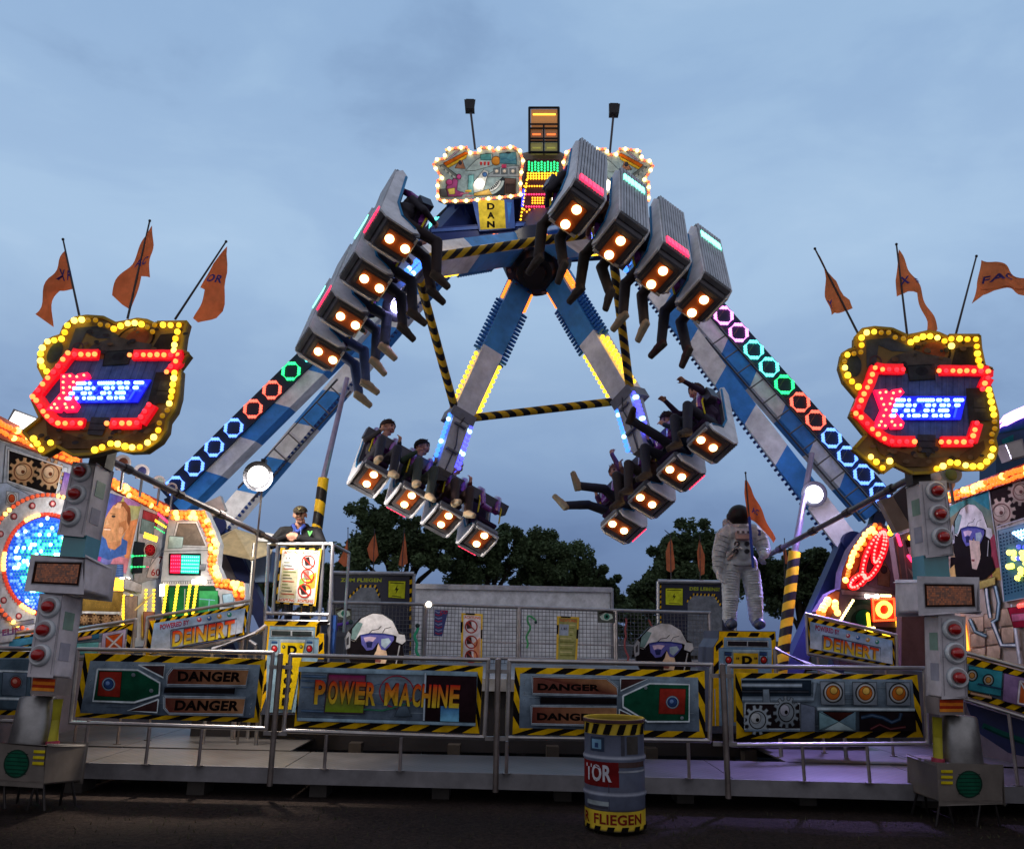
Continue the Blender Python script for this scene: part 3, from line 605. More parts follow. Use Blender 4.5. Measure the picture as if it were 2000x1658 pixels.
def sign(label,R,pos,dark,seed,cat='sign'):
    X=lambda m:xform(m,S0,R,pos); rn=random.Random(seed)
    t=thing('illuminated_sign',label,cat,pos,'signs on top of the lamp towers')
    part=lambda n,m,mat,par=None,ang=35:build(n,X(m),mat,par or t,ang=ang)
    pt3=lambda x,y,o=0.:TP(*ZH(x,y),o)
    m=MB(); m.prism([pt3(*p) for p in OUT],(0,.09,0),c(120,98,50)); bd=part('board',m,PAINT)
    m=MB(); o2=OUT+[OUT[0]]
    for a,b in zip(o2,o2[1:]): m.beam(pt3(*a,.012),pt3(*b,.012),.03,.03,c(170,140,25),(0,1,0))
    part('edge_trim',m,PAINT)
    A=Art(TP,ZH)
    A.poly([(385,705),(540,690),(660,740),(760,790),(560,780),(470,740),(450,880),(390,890)],c(78,84,94)); A.poly([(990,760),(1105,750),(1130,880),(960,880)],c(56,52,52))
    A.ell(305,880,50,75,c(60,70,80)); A.ell(830,790,125,95,c(130,95,62)); A.ell(840,790,80,70,c(140,80,58)); A.ring(830,790,130,100,.12,c(50,42,38)); A.poly([(560,820),(700,770),(800,800),(960,830),(960,890),(500,890)],c(88,84,84))
    A.ring(450,850,42,42,.2,c(90,70,80))
    A.poly([(470,930),(1190,940),(1160,1060),(1130,1250),(1085,1370),(560,1370),(340,1205)],c(92,108,158))
    for k in range(17):
        x=480+k*38; A.line([(x,945),(x-8+rn.random()*8,1365)],3+3*rn.random(),c(70,84,130) if k%2 else c(110,126,170))
    A.poly([(660,880),(845,870),(850,970),(680,980)],c(62,66,70)); A.line([(660,880),(845,870),(850,970),(680,980),(660,880)],9,c(44,46,50)); A.ell(762,915,42,30,c(50,52,58)); A.poly([(730,1340),(855,1345),(850,1470),(745,1460)],c(70,72,80)); A.line([(738,1385),(855,1390)],8,c(45,45,52)); A.line([(740,1430),(855,1435)],8,c(45,45,52))
    A.poly([(1060,1030),(1190,1030),(1240,1250),(1140,1250),(1120,1330),(1085,1330)],c(62,62,62)); A.poly([(1110,1090),(1185,1090),(1195,1190),(1120,1190)],c(78,76,72)); A.ell(1150,1115,18,14,c(90,90,80)); A.line([(1105,1160),(1200,1165)],6,c(45,42,40))
    A.poly([(420,1340),(560,1440),(760,1500),(1000,1490),(1180,1380),(1190,1440),(1120,1520),(960,1520),(800,1560),(640,1560),(480,1470)],c(95,74,56))
    for k in range(40): 
        x=420+760*rn.random(); y=720+170*rn.random() if k%2 else 1420+110*rn.random(); A.ell(x,y,12+14*rn.random(),9+9*rn.random(),c(112,92,74) if rn.random()<.5 else c(62,60,64),10)
    part('painted_face',A.mb,ART,ang=0)
    # red neon channel
    for run in RB:
        m=MB()
        for a,b in zip(run,run[1:]): m.beam(pt3(*a,.03),pt3(*b,.03),.05,.11,c(190,15,25),(0,0,1))
        part('red_channel',m,E(190,8,24,1.0))
        st=1 if run is RB[1] else 0
        for p in run[st:]: bulb(t,X(_pt(pt3(*p,.07))).v[0],.024+.004*rn.random(),E_REDH if rn.random()<.6 else E_RED,'red_bulb')
    for i,p in enumerate(YB):
        on=i not in dark; q=X(_pt(pt3(*p,.05))).v[0]; k_=rn.random(); bulb(t,q,(.029+.006*rn.random()) if on else .027,(E_YEL if k_<.55 else E(255,222,90,3.4) if k_<.8 else E(240,175,30,1.7)) if on else E_YELD,'yellow_bulb')
    # letter X
    xs=[(443,1042),(520,1036),(545,1060),(562,1040),(625,1030),(645,1058),(580,1130),(565,1165),(645,1262),(635,1300),(562,1302),(545,1262),(530,1302),(434,1297),(490,1172)]
    m=MB(); m.prism([pt3(*p,.06) for p in xs],(0,.05,0),c(230,20,60)); lx=part('letter',m,E(255,18,70,1.35)); 
    for p in ((480,1060),(520,1056),(570,1062),(615,1052),(490,1100),(560,1100),(505,1140),(548,1135),(520,1175),(505,1215),(548,1215),(488,1255),(560,1255),(475,1280),(515,1283),(580,1280),(620,1278)): ledb(lx,X(_pt(pt3(*p,.07))).v[0],.013,E(255,170,110,3.2))
    word='FACTORY'; q=[(588,1098),(1045,1098),(1012,1228),(545,1228)]; n=len(word)
    m=MB(); m.prism([pt3(x,y,.04) for x,y in ((575,1085),(1062,1085),(1026,1242),(528,1242))],(0,.02,0),c(30,40,140)); part('letter_backing',m,E(20,30,255,.55))
    for i,chh in enumerate(word):
        lq=[bil(q,(i+.06)/n,0),bil(q,(i+.96)/n,0),bil(q,(i+.96)/n,1),bil(q,(i+.06)/n,1)]
        vs,fs=glyphs(chh,.06); m=MB(); m.add([pt3(*bil(lq,*v),.062) for v in vs],fs,c(80,110,255)); l=part('letter',m,E(40,70,255,1.7),None,0)
        tri=[[vs[k] for k in f] for f in fs]
        def inside(s_,t_):
            for T in tri:
                for k in range(1,len(T)-1):
                    a,b,d=T[0],T[k],T[k+1]
                    s1=(b[0]-a[0])*(t_-a[1])-(b[1]-a[1])*(s_-a[0]); s2=(d[0]-b[0])*(t_-b[1])-(d[1]-b[1])*(s_-b[0]); s3=(a[0]-d[0])*(t_-d[1])-(a[1]-d[1])*(s_-d[0])
                    if (s1>=0)==(s2>=0)==(s3>=0): return True
            return False
        for a in range(4):
            for b in range(4):
                s_,t_=.1+.27*a,.09+.27*b
                if inside(s_,t_): ledb(l,X(_pt(pt3(*bil(lq,s_,t_),.07))).v[0],.0185,E_LED)
    return t
sign('illuminated sign on the right tower with a red X and blue FACTORY, upright',Matrix.Identity(3),S0,{4,5,6,7,23,24,26,36,37,38,39},1)
sign('tilted illuminated sign on the left tower with a red X and blue FACTORY',rotm(-.066,-.150,.009),V((-4.184,8.089,4.059)),{4,5,6,7,13,14,15,37,38,39},2)
# ---------------------------------------------------------------- flags on the signs
def flag(label,z,pole,cloth,y,col,word=None,group='orange flags above the lit signs',zt=None):
    pl=yplane(y); a=pl(*z(*pole[0])); b=pl(*z(*pole[1]))
    t=thing('flag',label,'flag',b,group)
    m=MB(); m.cyl(b,a,.013,.009,8,c(70,66,68)); m.sph(a,.016,c(60,56,58),8,6); build('pole',m,METAL,t)
    P3=[pl(*z(*p)) for p in cloth]
    import bmesh
    bm=bmesh.new(); vs=[bm.verts.new(p) for p in P3]; bm.verts.ensure_lookup_table()
    for tr in geometry.tessellate_polygon([P3]): bm.faces.new([vs[i] for i in tr])
    for _ in range(3): bmesh.ops.subdivide_edges(bm,edges=[e for e in bm.edges if e.calc_length()>.05],cuts=1,use_grid_fill=True)
    bmesh.ops.triangulate(bm,faces=bm.faces)
    k=hash(label)%7
    ux=V((a-b).normalized()); 
    def disp(p): 
        s=(p-a).dot(V((ux.z,0,-ux.x))); r=(p-a).dot(ux); e=min(1.0,abs(s)/.12)
        return V((0,e*(.05*math.sin(s*17+r*5+y*3)+.03*math.sin(r*13-s*9)),0))
    m=MB(); bm.verts.index_update()
    m.add([v.co+disp(v.co) for v in bm.verts],[[v.index for v in f.verts] for f in bm.faces],col)
    bm.free(); cl=build('cloth',m,FLAGM,t,ang=180)
    if word:
        for wd,q in word:
            v_,f_=glyphs(wd,.03); m=MB(); ps=[pl(*z(*bil(q,*s)),.012) for s in v_]
            m.add([p+disp(p) for p in ps],f_,c(70,60,130)); build('printed_letters',m,CLOTH,t,ang=0)
    return t
FO=c(245,140,85); FO2=c(225,120,75)
flag('drooping orange flag on the left sign, leftmost, its pole leaning left',ZB,[(425,165),(535,680)],[(440,240),(490,500),(400,510),(345,745),(225,660),(330,430)],8.15,FO2,[('X F',[(385,350),(480,380),(475,440),(360,420)])])
flag('hanging orange flag on the left sign, the middle and tallest of its three',ZB,[(1010,40),(860,700)],[(1030,75),(1035,200),(1020,430),(955,415),(880,640),(830,610),(760,545),(800,460),(900,270),(985,140)],8.15,FO2,[('AC',[(920,300),(1020,290),(1000,345),(900,350)])])
flag('orange flag on the left sign hanging right of a pole that leans far right',ZB,[(1525,180),(1180,705)],[(1535,215),(1495,640),(1455,690),(1350,740),(1320,715),(1395,520),(1355,495),(1440,330)],8.15,FO2,[('OR',[(1420,410),(1505,400),(1490,460),(1400,470)])])
flag('orange flag on the right sign folded against its left leaning pole',ZH,[(40,90),(340,680)],[(45,95),(75,145),(125,245),(180,310),(205,370),(230,410),(270,440),(297,490),(250,508),(165,530),(135,555),(120,400),(115,290),(95,200)],8.3,FO,[('Y',[(128,430),(160,430),(158,500),(135,500)])])
flag('orange flag on the right sign lettered X with a long tail reaching the bulbs',ZH,[(590,60),(665,690)],[(605,95),(660,180),(760,340),(850,540),(885,620),(850,665),(780,655),(775,600),(745,490),(715,400),(660,385),(595,410),(588,300),(600,150)],8.3,FO,[('X',[(615,282),(672,275),(670,330),(615,338)]),('F',[(712,280),(740,290),(755,330),(730,325)])])
flag('orange flag blowing out to the right lettered FAC beside the right sign',ZH,[(1130,140),(985,690)],[(1165,165),(1250,185),(1380,240),(1520,310),(1600,360),(1600,440),(1451,400),(1330,370),(1250,372),(1180,400),(1085,470),(1130,350)],8.3,FO,[('FAC',[(1200,262),(1390,250),(1392,290),(1192,308)])])
# ---------------------------------------------------------------- oil drum litter bin
bc=V((.99,8.02,0)); t=thing('oil_drum','painted steel oil drum bin lettered FLIEGEN standing before the platform','oil drum',bc); rb=.272
BG=c(98,106,128); BGD=c(72,78,98); prof=[(0,.02,BLK),(rb-.005,.0,BLK),(rb+.004,.012,BLK),(rb,.03,c(200,170,40)),(rb,.17,c(200,170,40)),(rb,.172,c(60,50,40)),(rb,.19,BGD)]
for z0 in (.3,.6): prof+=[(rb,z0-.03,BG),(rb+.013,z0-.008,BG),(rb+.013,z0+.008,c(150,155,170)),(rb,z0+.03,BGD)]
prof+=[(rb,.80,BGD),(rb,.802,c(200,170,40)),(rb,.895,c(190,160,40)),(rb+.012,.9,c(70,45,50)),(rb+.014,.925,c(80,50,55)),(rb+.004,.935,c(190,160,40)),(rb-.02,.93,c(190,160,40)),(rb-.025,.86,c(30,25,25)),(rb-.03,.2,c(20,16,16)),(0,.2,c(15,12,12))]
m=MB(); m.lathe(bc,prof,48); build('drum_body',m,PAINT,t,ang=40)
def cy(th,z,o=.003): return bc+V(((rb+o)*math.sin(th),-(rb+o)*math.cos(th),z))
class CylArt:
    def __init__(s): s.mb=MB(); s.o=.003
    def quad(s,t0,t1,z0,z1,col,n=8,sk=0):
        vs=[];fs=[]
        for i in range(n+1):
            a=t0+(t1-t0)*i/n; vs+=[cy(a,z0,s.o),cy(a+sk,z1,s.o)]
        for i in range(n): fs.append((2*i,2*i+2,2*i+3,2*i+1))
        s.mb.add(vs,fs,col); s.o+=.0008
    def text(s,tx,t0,t1,z0,z1,col,bold=.02):
        v,f=glyphs(tx,bold); s.mb.add([cy(t0+(t1-t0)*a,z1+(z0-z1)*b,s.o) for a,b in v],f,col); s.o+=.0008
def kq(nm,items):
    K=CylArt()
    for it in items: (K.text if isinstance(it[0],str) else K.quad)(*it)
    build(nm,K.mb,ART,t,ang=0)
kq('hazard_band',[(k*.45-3.2,k*.45-2.98,.805,.892,BLK,3,.12) for k in range(14)]); kq('hazard_band',[(k*.45-3.1,k*.45-2.88,.012,.05,BLK,3,.05) for k in range(14)])
kq('red_label',[(-1.9,.02,.37,.58,c(110,25,28),12),('TOR',-1.25,-.22,.41,.55,c(205,205,215),.03)]); kq('lettering',[('FLIEGEN',-.86,.86,.065,.15,c(120,35,30),.03)]); kq('lettering',[('R',-1.4,-1.08,.065,.15,c(120,35,30),.03)])
kq('blue_label',[(-1.0,-.45,.66,.78,c(50,60,80)),(-.92,-.55,.68,.76,c(110,150,180)),(-.8,-.66,.69,.73,c(50,70,110))])
for q_ in ((.1,.22,.63,.8,c(70,70,80)),(.3,.75,.64,.79,c(70,66,64)),(.0,1.1,.53,.6,c(75,60,60)),(.0,1.3,.49,.505,c(150,155,165)),(-1.2,-.3,.215,.25,c(150,160,165)),(-1.15,-.35,.19,.21,c(60,60,70)),(-.32,-.3,.18,.4,c(60,60,75),1)): kq('painted_patch',[q_])
# ================================================================ static structure of the pendulum ride
ride=thing('ride_support','blue and white slanted legs and lit gantry of the giant pendulum ride','ride support',(.5,15,0))
BLU=c(62,142,226); BLUD=c(25,55,120); WH=c(236,236,242); NAVY=c(20,32,70)
def banded(a,b,w,h,n,first,up=(0,0,1),slant=.6,ca=BLU,cb=WH):
    # box beam a->b, colour bands with slanted joints; w across, h along 'up'
    m=MB(); a=V(a);b=V(b);x,y,d=m.frame3(a,b,up); Ln=(b-a).length; st=Ln/n
    for k in range(n):
        p=[]
        for e in (0,1):
            for i,j in ((-1,-1),(1,-1),(1,1),(-1,1)):
                s=(k+e)*st+(0 if (k+e) in (0,n) else slant*h*.5*j*(1 if 1 else 0))
                p.append(a+d*s+x*(i*w/2)+y*(j*h/2))
        q=p; m.hexa([q[0],q[1],q[2],q[3],q[4],q[5],q[6],q[7]],ca if (k+first)%2==0 else cb)
    return m
def edge_pts(a,b,px,py,n): 
    a=V(a);b=V(b); x,y,d=MB().frame3(a,b,(0,0,1)); return [a+(b-a)*((i+.5)/n)+x*px+y*py for i in range(n)]
def _up(a,b): return MB().frame3(V(a),V(b),(0,0,1))[1]
def leg_pair(side,up_a,up_b,ua_y,ub_y,lo_a,lo_b,la_y,lb_y,colors,lad):
    A_=P(*up_a,ua_y);B_=P(*up_b,ub_y)
    build('support_leg',banded(A_-_up(A_,B_)*.33,B_-_up(A_,B_)*.33,.34,.32,9,0,slant=-.5*side),PAINT,ride)
    C_=P(*lo_a,la_y);Dd=P(*lo_b,lb_y); lm=banded(C_,Dd,.34,.34,8,0,slant=-.5*side); leg=build('support_leg',lm,PAINT,ride)
    # cap strip with serrated bulb sockets along the lower edge
    x,y,d=MB().frame3(C_,Dd,(0,0,1)); m=MB(); n=70
    for i in range(n):
        p=C_+(Dd-C_)*((i+.5)/n)-y*.17-x*0.14; m.cyl(p,p-y*.05,.03,.022,6,BLUD)
    build('bulb_socket_strip',m,PAINT,ride)
    # diamond light loops on a dark carrier board in front of the upper leg
    x,y,d=MB().frame3(A_,B_,(0,0,1)); fr=-x if (-x).y<0 else x
    off=fr*.2
    m=MB(); m.beam(A_+off,B_+off,.04,.40,c(28,40,62)); cb=build('light_carrier',m,PAINT,ride)
    m=MB(); nd=len(colors); ln=(B_-A_).length
    for i in range(nd*2):
        s=(i+.5)/(nd*2); p=A_+(B_-A_)*s+off+fr*.01; u=.105
        m.tube([p-d*ln/(nd*4)-y*.17,p+y*.0-d*0+y*.17*(1 if i%2 else -1)*-1+d*0,p+d*ln/(nd*4)-y*.17],.011,5,c(215,190,80))
    build('zigzag_trim',m,PAINT,cb)
    for i,cl in enumerate(colors):
        if cl is None: continue
        p=A_+(B_-A_)*((i+.5)/nd)+off+fr*.05; r=ln/nd*.42; m=MB()
        # loop = elongated hexagon lying along the leg, made of lit bars
        pts=[p+d*(r*math.cos(D2(t)))*1.0+y*(.185*math.sin(D2(t))) for t in (0,60,120,180,240,300)]
        ux=V((1,0,0)); uz=V((0,0,1)); R_=.185; k=math.cos(D2(20))
        ux=V((1,0,0)); ux=(ux-fr*ux.dot(fr)).normalized(); uz=V((0,0,1)); uz=(uz-fr*uz.dot(fr)).normalized(); R_=.160
        for da,db in ((ux,uz),(uz,ux)):
            for s_ in (-1,1):
                for j in (-1,0,1): m.sph(p+da*s_*R_+db*(.052*j),.034,(1,1,1,1),7,5)
                m.tube([p+da*s_*R_-db*.072,p+da*s_*R_+db*.072],.022,6)
        for sa in (-1,1):
            for sb in (-1,1): m.tube([p+ux*sa*R_+uz*sb*.072,p+ux*sa*.072+uz*sb*R_],.015,6)
        build('light_loop',m,cl,cb)
    # ladder
    a0,a1=P(*lad[0],lad[2]),P(*lad[1],lad[3]); x,y,d=MB().frame3(a0,a1,(0,0,1)); m=MB()
    hx=(V((d.z,0,-d.x))).normalized()*.17
    m.tube([a0+hx,a1+hx],.022,6,c(140,135,140)); m.tube([a0-hx,a1-hx],.022,6,c(140,135,140)); n=int((a1-a0).length/.34)
    for i in range(n): q=a0+(a1-a0)*((i+.5)/n); m.cyl(q-hx,q+hx,.014,None,6,c(110,108,112))
    build('ladder',m,METAL,ride)
    return A_,B_,C_,Dd
T_,Bc,Gn,Rd,Bl,Pk=E_TEAL,E_CYAN,E_GRN,E_COR,E(95,140,255,2.6),E_PNK
LA=leg_pair(-1,(912,402),(335,972),15.2,15.8,(868,520),(432,1030),14.4,15.0,[T_,T_,T_,T_,T_,T_,T_,T_,T_,Gn,Rd,Rd,Bl,Bl,Bl,Bl],((672,752),(478,965),14.3,14.6))
RA=leg_pair(1,(1225,420),(1722,985),14.8,15.0,(1205,470),(1656,1062),14.0,12.8,[T_,T_,T_,Gn,Bl,Bl,Pk,Pk,T_,T_,Gn,Rd,Rd,Bl,Bl,Bl,Bl],((1392,650),(1705,1010),14.2,13.9))
# knees down to the deck
for a,foot,yy in ((LA[3],(558,1285),15.0),(RA[3],(1535,1285),12.2)):
    f=P(*foot,yy); f=V((f.x,f.y,1.09)); m=MB(); m.beam(a+V((0,0,.05)),f,.24,.26,c(16,28,72),(0,1,0)); m.box(f+V((0,0,.03)),(.7,.7,.06),c(60,62,75)); m.cyl(a+V((0,-.25,0)),a+V((0,.25,0)),.17,None,16,c(20,34,84)); build('leg_foot',m,PAINT,ride)
for a,foot,yy in ((LA[1],(470,1200),15.6),(RA[1],(1620,1200),14.8)):
    f=P(*foot,yy); f=V((f.x,f.y,1.09)); m=MB(); m.beam(a,f,.22,.22,c(16,28,72),(0,1,0)); m.box(f,(.7,.7,.06),c(60,62,75)); build('leg_foot',m,PAINT,ride)
# gantry beam and axle housing
AX=V((.55,14.76,9.95)); EX=V((.995,-.097,0)); EY=V((.097,.995,0))
g0=P(845,488,14.2); g1=P(1235,462,13.9)
m=MB(); m.beam(g0,g1,.7,.55,c(24,44,105)); m.beam(g0+V((0,-.36,.2)),g1+V((0,-.36,.2)),.03,.06,c(60,90,160)); build('gantry_beam',m,PAINT,ride)
m=MB()
for i in range(44): 
    p=g0+(g1-g0)*((i+.5)/44)+V((0,-.36,-.28)); m.cyl(p,p-V((0,0,.07)),.03,.02,6,c(150,60,55) if i%3 else c(30,50,120))
build('bulb_socket_strip',m,PAINT,ride)
for k,u in enumerate((972,985,995,1004,965)): bulb(ride,P(u,462+(k%2)*9,13.75),.05,E_ORGH if k%2 else E_ORG,'amber_bulb')
m=MB()
for i in range(6): a=g0+(g1-g0)*(.07+i*.075)+V((0,-.3,-.25)); m.cyl(a,a+V((-.16,-.1,-.32)),.018,None,6,c(90,80,90))
build('hanging_rods',m,METAL,ride)
m=MB(); m.cyl(AX-EX*1.5,AX+EX*1.5,.48,None,28,c(22,42,100)); m.cyl(AX-EX*1.7,AX-EX*1.5,.6,None,28,c(40,60,120)); m.cyl(AX+EX*1.5,AX+EX*1.7,.6,None,28,c(40,60,120))
for s in (-1,1): m.beam(AX+EX*1.6*s,P(905 if s<0 else 1228,410,15.2),.7,.7,c(26,60,130))
m.beam(AX-EX*1.5,g0,.5,.5,c(24,44,105)); m.beam(AX+EX*1.5,g1,.5,.5,c(24,44,105))
build('axle_housing',m,PAINT,ride)
# head plate, decorated LED column, banner
HP=Plane(P(1060,350,13.9),(.06,1,0)); HPb=Plane(P(1060,350,14.2),(.06,1,0))
build('head_plate',slab(HPb,[(1018,300),(1035,296),(1092,296),(1104,302),(1104,330),(1090,420),(1018,420)],ID,.3,c(165,155,150)),PAINT,ride)
col=build('light_column',slab(HP,[(1028,312),(1092,312),(1090,352),(1072,440),(1012,440),(1024,350)],ID,.1,c(70,30,34)),PAINT,ride)
def dots(name,par,mat,pts,pl,r): 
    m=MB()
    for p in pts: m.sph(pl(*p,.02),r,(1,1,1,1),7,4)
    return build(name,m,mat,par)
rn=random.Random(4)
dots('green_lights',col,E_GRN,[(1033+6.2*i,317+5*j+(i%2)*2) for i in range(10) for j in range(4)],HP,.02)
dots('yellow_lights',col,E(255,190,40,2.8),[(1031+5.5*i,339+5*j) for i in range(11) for j in range(3)]+[(1029-k*1.1,352+7*k) for k in range(12)],HP,.02)
dots('red_lights',col,E_MAG,[(1028+5*i,380+6*j) for i in range(9) for j in (0,4)],HP,.018)
dots('amber_lights',col,E(255,170,40,2.4),[(1040+5*i,387+5*j) for i in range(6) for j in range(3)]+[(1024+5*i,410+(i%2)*4) for i in range(8)]+[(1024+5*i,364) for i in range(11)],HP,.018)
dots('blue_lights',col,E_BLU,[(1023-j*.5,372+5*j) for j in range(7)],HP,.026)
BN=Plane(P(960,420,13.7),(.05,1,0))
bn=build('danger_banner',slab(BN,[(921,388),(1003,390),(1006,446),(936,452)],ID,.05,c(35,70,140)),PAINT,ride)
A=Art(BN); A.poly([(933,391),(985,391),(988,446),(938,449)],c(205,180,60)); A.poly([(990,396),(1000,396),(994,438)],c(60,110,180))
for k,chh in enumerate('DAN'): A.text(chh,[(951,397+17.5*k),(966,397+17.5*k),(966.5,410+17.5*k),(951.5,410+17.5*k)],BLK,None,.05)
A.done('banner_paint',bn)
# decorated machine panels left and right of the head
def machine_panel(label,out,mir):
    z=(lambda x,y:ZD(x,y)) if not mir else (lambda x,y:(lambda q:(2122-q[0],q[1]+3))(ZD(x,y)))
    pl=Plane(P(*z(480,680),13.75),(.06,1,0)); o=pl(*z(480,680))
    pn=thing('machine_panel',label,'panel',o,'machine painted panels at the top of the ride')
    build('board',slab(pl,out,z,.12,c(120,135,140)),PAINT,pn)
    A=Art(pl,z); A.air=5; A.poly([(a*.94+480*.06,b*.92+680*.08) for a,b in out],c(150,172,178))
    A.poly([(190,580),(370,485),(395,500),(215,605)],c(220,110,30)); A.poly([(200,610),(390,505),(375,540),(230,620)],c(235,190,60)); A.poly([(215,550),(290,490),(330,470),(240,545)],c(190,175,215))
    A.poly([(285,620),(320,560),(345,555),(370,625)],c(170,120,95)); A.ell(328,577,16,18,c(60,60,70)); A.poly([(160,600),(190,590),(320,690),(290,715)],c(110,120,120))
    for k in range(4): A.poly([(175+32*k,605+24*k),(195+32*k,622+24*k),(188+32*k,640+24*k),(168+32*k,622+24*k)],c(165,175,172))
    A.poly([(370,640),(450,560),(540,500),(590,505),(590,600),(450,640)],c(175,195,198)); A.poly([(490,510),(580,500),(580,555),(495,555)],c(90,160,165)); 
    for k in range(3): A.poly([(488+30*k,568),(508+30*k,568),(505+30*k,598),(490+30*k,598)],c(200,60,60))
    A.ell(620,560,36,36,c(225,150,60)); A.poly([(650,500),(780,490),(790,590),(650,580)],c(90,150,170)); A.line([(660,550),(700,540),(740,560),(785,545)],9,c(60,120,150)); A.ell(720,495,22,8,c(50,60,70))
    A.poly([(540,680),(660,610),(805,600),(805,690),(550,692)],c(160,170,178)); A.poly([(665,590),(705,590),(705,620),(665,620)],c(200,70,110))
    for x in (625,688,757): A.poly([(x-24,622),(x+24,620),(x+24,665),(x-24,668)],c(120,130,138)); A.ell(x,645,13,13,c(235,220,200))
    A.poly([(395,680),(440,670),(440,830),(390,830)],c(110,165,170)); A.poly([(430,750),(520,630),(560,650),(520,790),(520,820),(440,820)],c(185,190,190)); A.ell(528,672,18,18,c(80,120,180))
    A.poly([(560,800),(680,690),(690,720),(690,840),(560,840)],c(48,55,62)); A.ring(545,700,145,140,.14,c(175,190,190),14,10,80); A.ring(545,700,120,115,.12,c(215,220,220),14,12,78)
    for k in range(7): a=D2(12+10*k); A.line([(545+80*math.cos(a),700+78*math.sin(a)),(545+102*math.cos(a),700+100*math.sin(a))],6,c(190,195,195))
    A.poly([(690,700),(780,705),(780,830),(690,830)],c(95,75,70)); A.poly([(700,750),(770,750),(770,820),(700,820)],c(60,50,50)); A.poly([(440,825),(560,790),(590,835),(440,845)],c(200,165,90))
    A.poly([(165,790),(215,790),(225,850),(165,850)],c(90,92,95)); A.poly([(215,770),(280,700),(310,720),(300,800),(360,820),(340,850),(230,850)],c(150,70,120)); A.ell(240,735,26,24,c(190,80,140)); A.ell(318,690,18,22,c(190,80,140)); A.poly([(225,790),(285,780),(285,830),(240,835)],c(205,185,90))
    A.line([(330,830),(400,820),(370,850),(430,845)],7,c(190,110,130)); A.poly([(370,800),(420,795),(420,815),(370,815)],c(205,170,70))
    A.done('machine_painting',pn)
    # bulbs around the edge
    o2=out+[out[0]]; pts=[]
    for a,b in zip(o2,o2[1:]):
        l=math.hypot(b[0]-a[0],b[1]-a[1]); n=max(1,round(l/23))
        pts+=[(a[0]+(b[0]-a[0])*i/n,a[1]+(b[1]-a[1])*i/n) for i in range(n)]
    for i,p in enumerate(pts[:98]):
        if i%4==1: bulb(pn,pl(*z(*p),.05),.038,E(255,215,140,3.6),'edge_bulb')
        else: bulb(pn,pl(*z(*p),.03),.025,E(225,95,60,1.6) if i%2 else E(255,160,95,1.5),'edge_bulb')
    bulb(pn,pl(*z(485,745),.06),.09,E_WHT,'spot_bulb'); lamp('POINT','panel_fill_light',pl(*z(485,700),.9),26,(1,.92,.8),.1)  # point light added in front of the panel to brighten its painting
    return pn
PO=[(215,470),(290,455),(380,450),(410,495),(470,495),(500,450),(590,455),(600,480),(640,460),(760,445),(815,480),(840,560),(820,700),(820,835),(740,850),(400,885),(200,890),(145,870),(145,720),(180,700),(140,640),(110,590),(140,550),(200,540)]
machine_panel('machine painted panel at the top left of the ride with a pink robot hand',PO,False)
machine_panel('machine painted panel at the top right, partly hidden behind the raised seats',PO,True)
# ---------------------------------------------------------------- lamp rack and floodlights on top
lr=thing('lamp_rack','black framed rack of five amber lamps at the very top of the ride','lamp rack',P(1062,297,14.0)); LR=Plane(P(1062,260,14.0),(.06,1,0))
m=MB()
for q in ([(1034,211),(1091,211),(1091,298),(1034,298)],): rframe(m,LR,q,ID,.025,c(40,44,50))
for y in (243,251,271,277): m.cyl(LR(1034,y),LR(1091,y),.018,None,8,c(40,44,50))
m.cyl(LR(1062,243),LR(1062,298),.018,None,8,c(40,44,50)); m.cyl(LR(1034,211,-.3),LR(1034,298,-.3),.02,None,8,c(40,44,50)); m.cyl(LR(1091,211,-.3),LR(1091,298,-.3),.02,None,8,c(40,44,50))
build('rack_frame',m,METAL,lr)
for q,cl in (([(1037,214),(1089,214),(1089,242),(1037,242)],c(200,135,70)),([(1036,252),(1060,252),(1060,270),(1036,270)],c(140,90,50)),([(1064,252),(1089,252),(1089,270),(1064,270)],c(150,100,60)),([(1036,279),(1060,279),(1060,296),(1036,296)],c(130,125,70)),([(1064,279),(1089,279),(1089,296),(1064,296)],c(125,122,68))):
    b=build('lamp',slab(LR,q,ID,.12,cl,-.02),E(*[int(255*(x**.4545)) for x in cl[:3]],.32),lr)
    (x0,y0),(x1,_),(x2,y2),_2=q; A=Art(LR,base=-.012); yy=y0+(y2-y0)*(.35 if y0<230 else .6); em=y0<230
    A.poly([(x0+4,yy-1.6),(x1-4,yy-1.6),(x1-4,yy+1.6),(x0+4,yy+1.6)],c(255,210,60)); A.done('lamp_tube',b,E(255,200,60,2.6) if em else (E(255,110,50,1.6) if y0<260 else E(150,150,70,.5)))
for lab,top,foot in (('small black floodlight on a thin pole at the top, left of the lamp rack',(918,208),(928,292)),('small black floodlight on a thin pole at the top, right of the lamp rack',(1199,216),(1191,300))):
    a=P(*top,13.9); b=P(*foot,13.9); t=thing('floodlight',lab,'floodlight',b,'black floodlights above the machine panels')
    m=MB(); m.cyl(b,a,.022,None,8,c(80,76,80)); build('pole',m,METAL,t)
    m=MB(); m.hexa([a+V(q) for q in ((-.09,-.08,-.1),(.09,-.08,-.1),(.09,.1,-.1),(-.09,.1,-.1),(-.11,-.1,.08),(.11,-.1,.08),(.08,.1,.08),(-.08,.1,.08))],c(48,48,54)); m.box(a+V((0,0,.1)),(.16,.14,.03),c(30,30,34)); m.cyl(a+V((-.05,0,.11)),a+V((-.05,0,.15)),.02,None,6,BLK); m.cyl(a+V((.05,0,.11)),a+V((.05,0,.15)),.02,None,6,BLK); build('housing',m,PAINT,t)
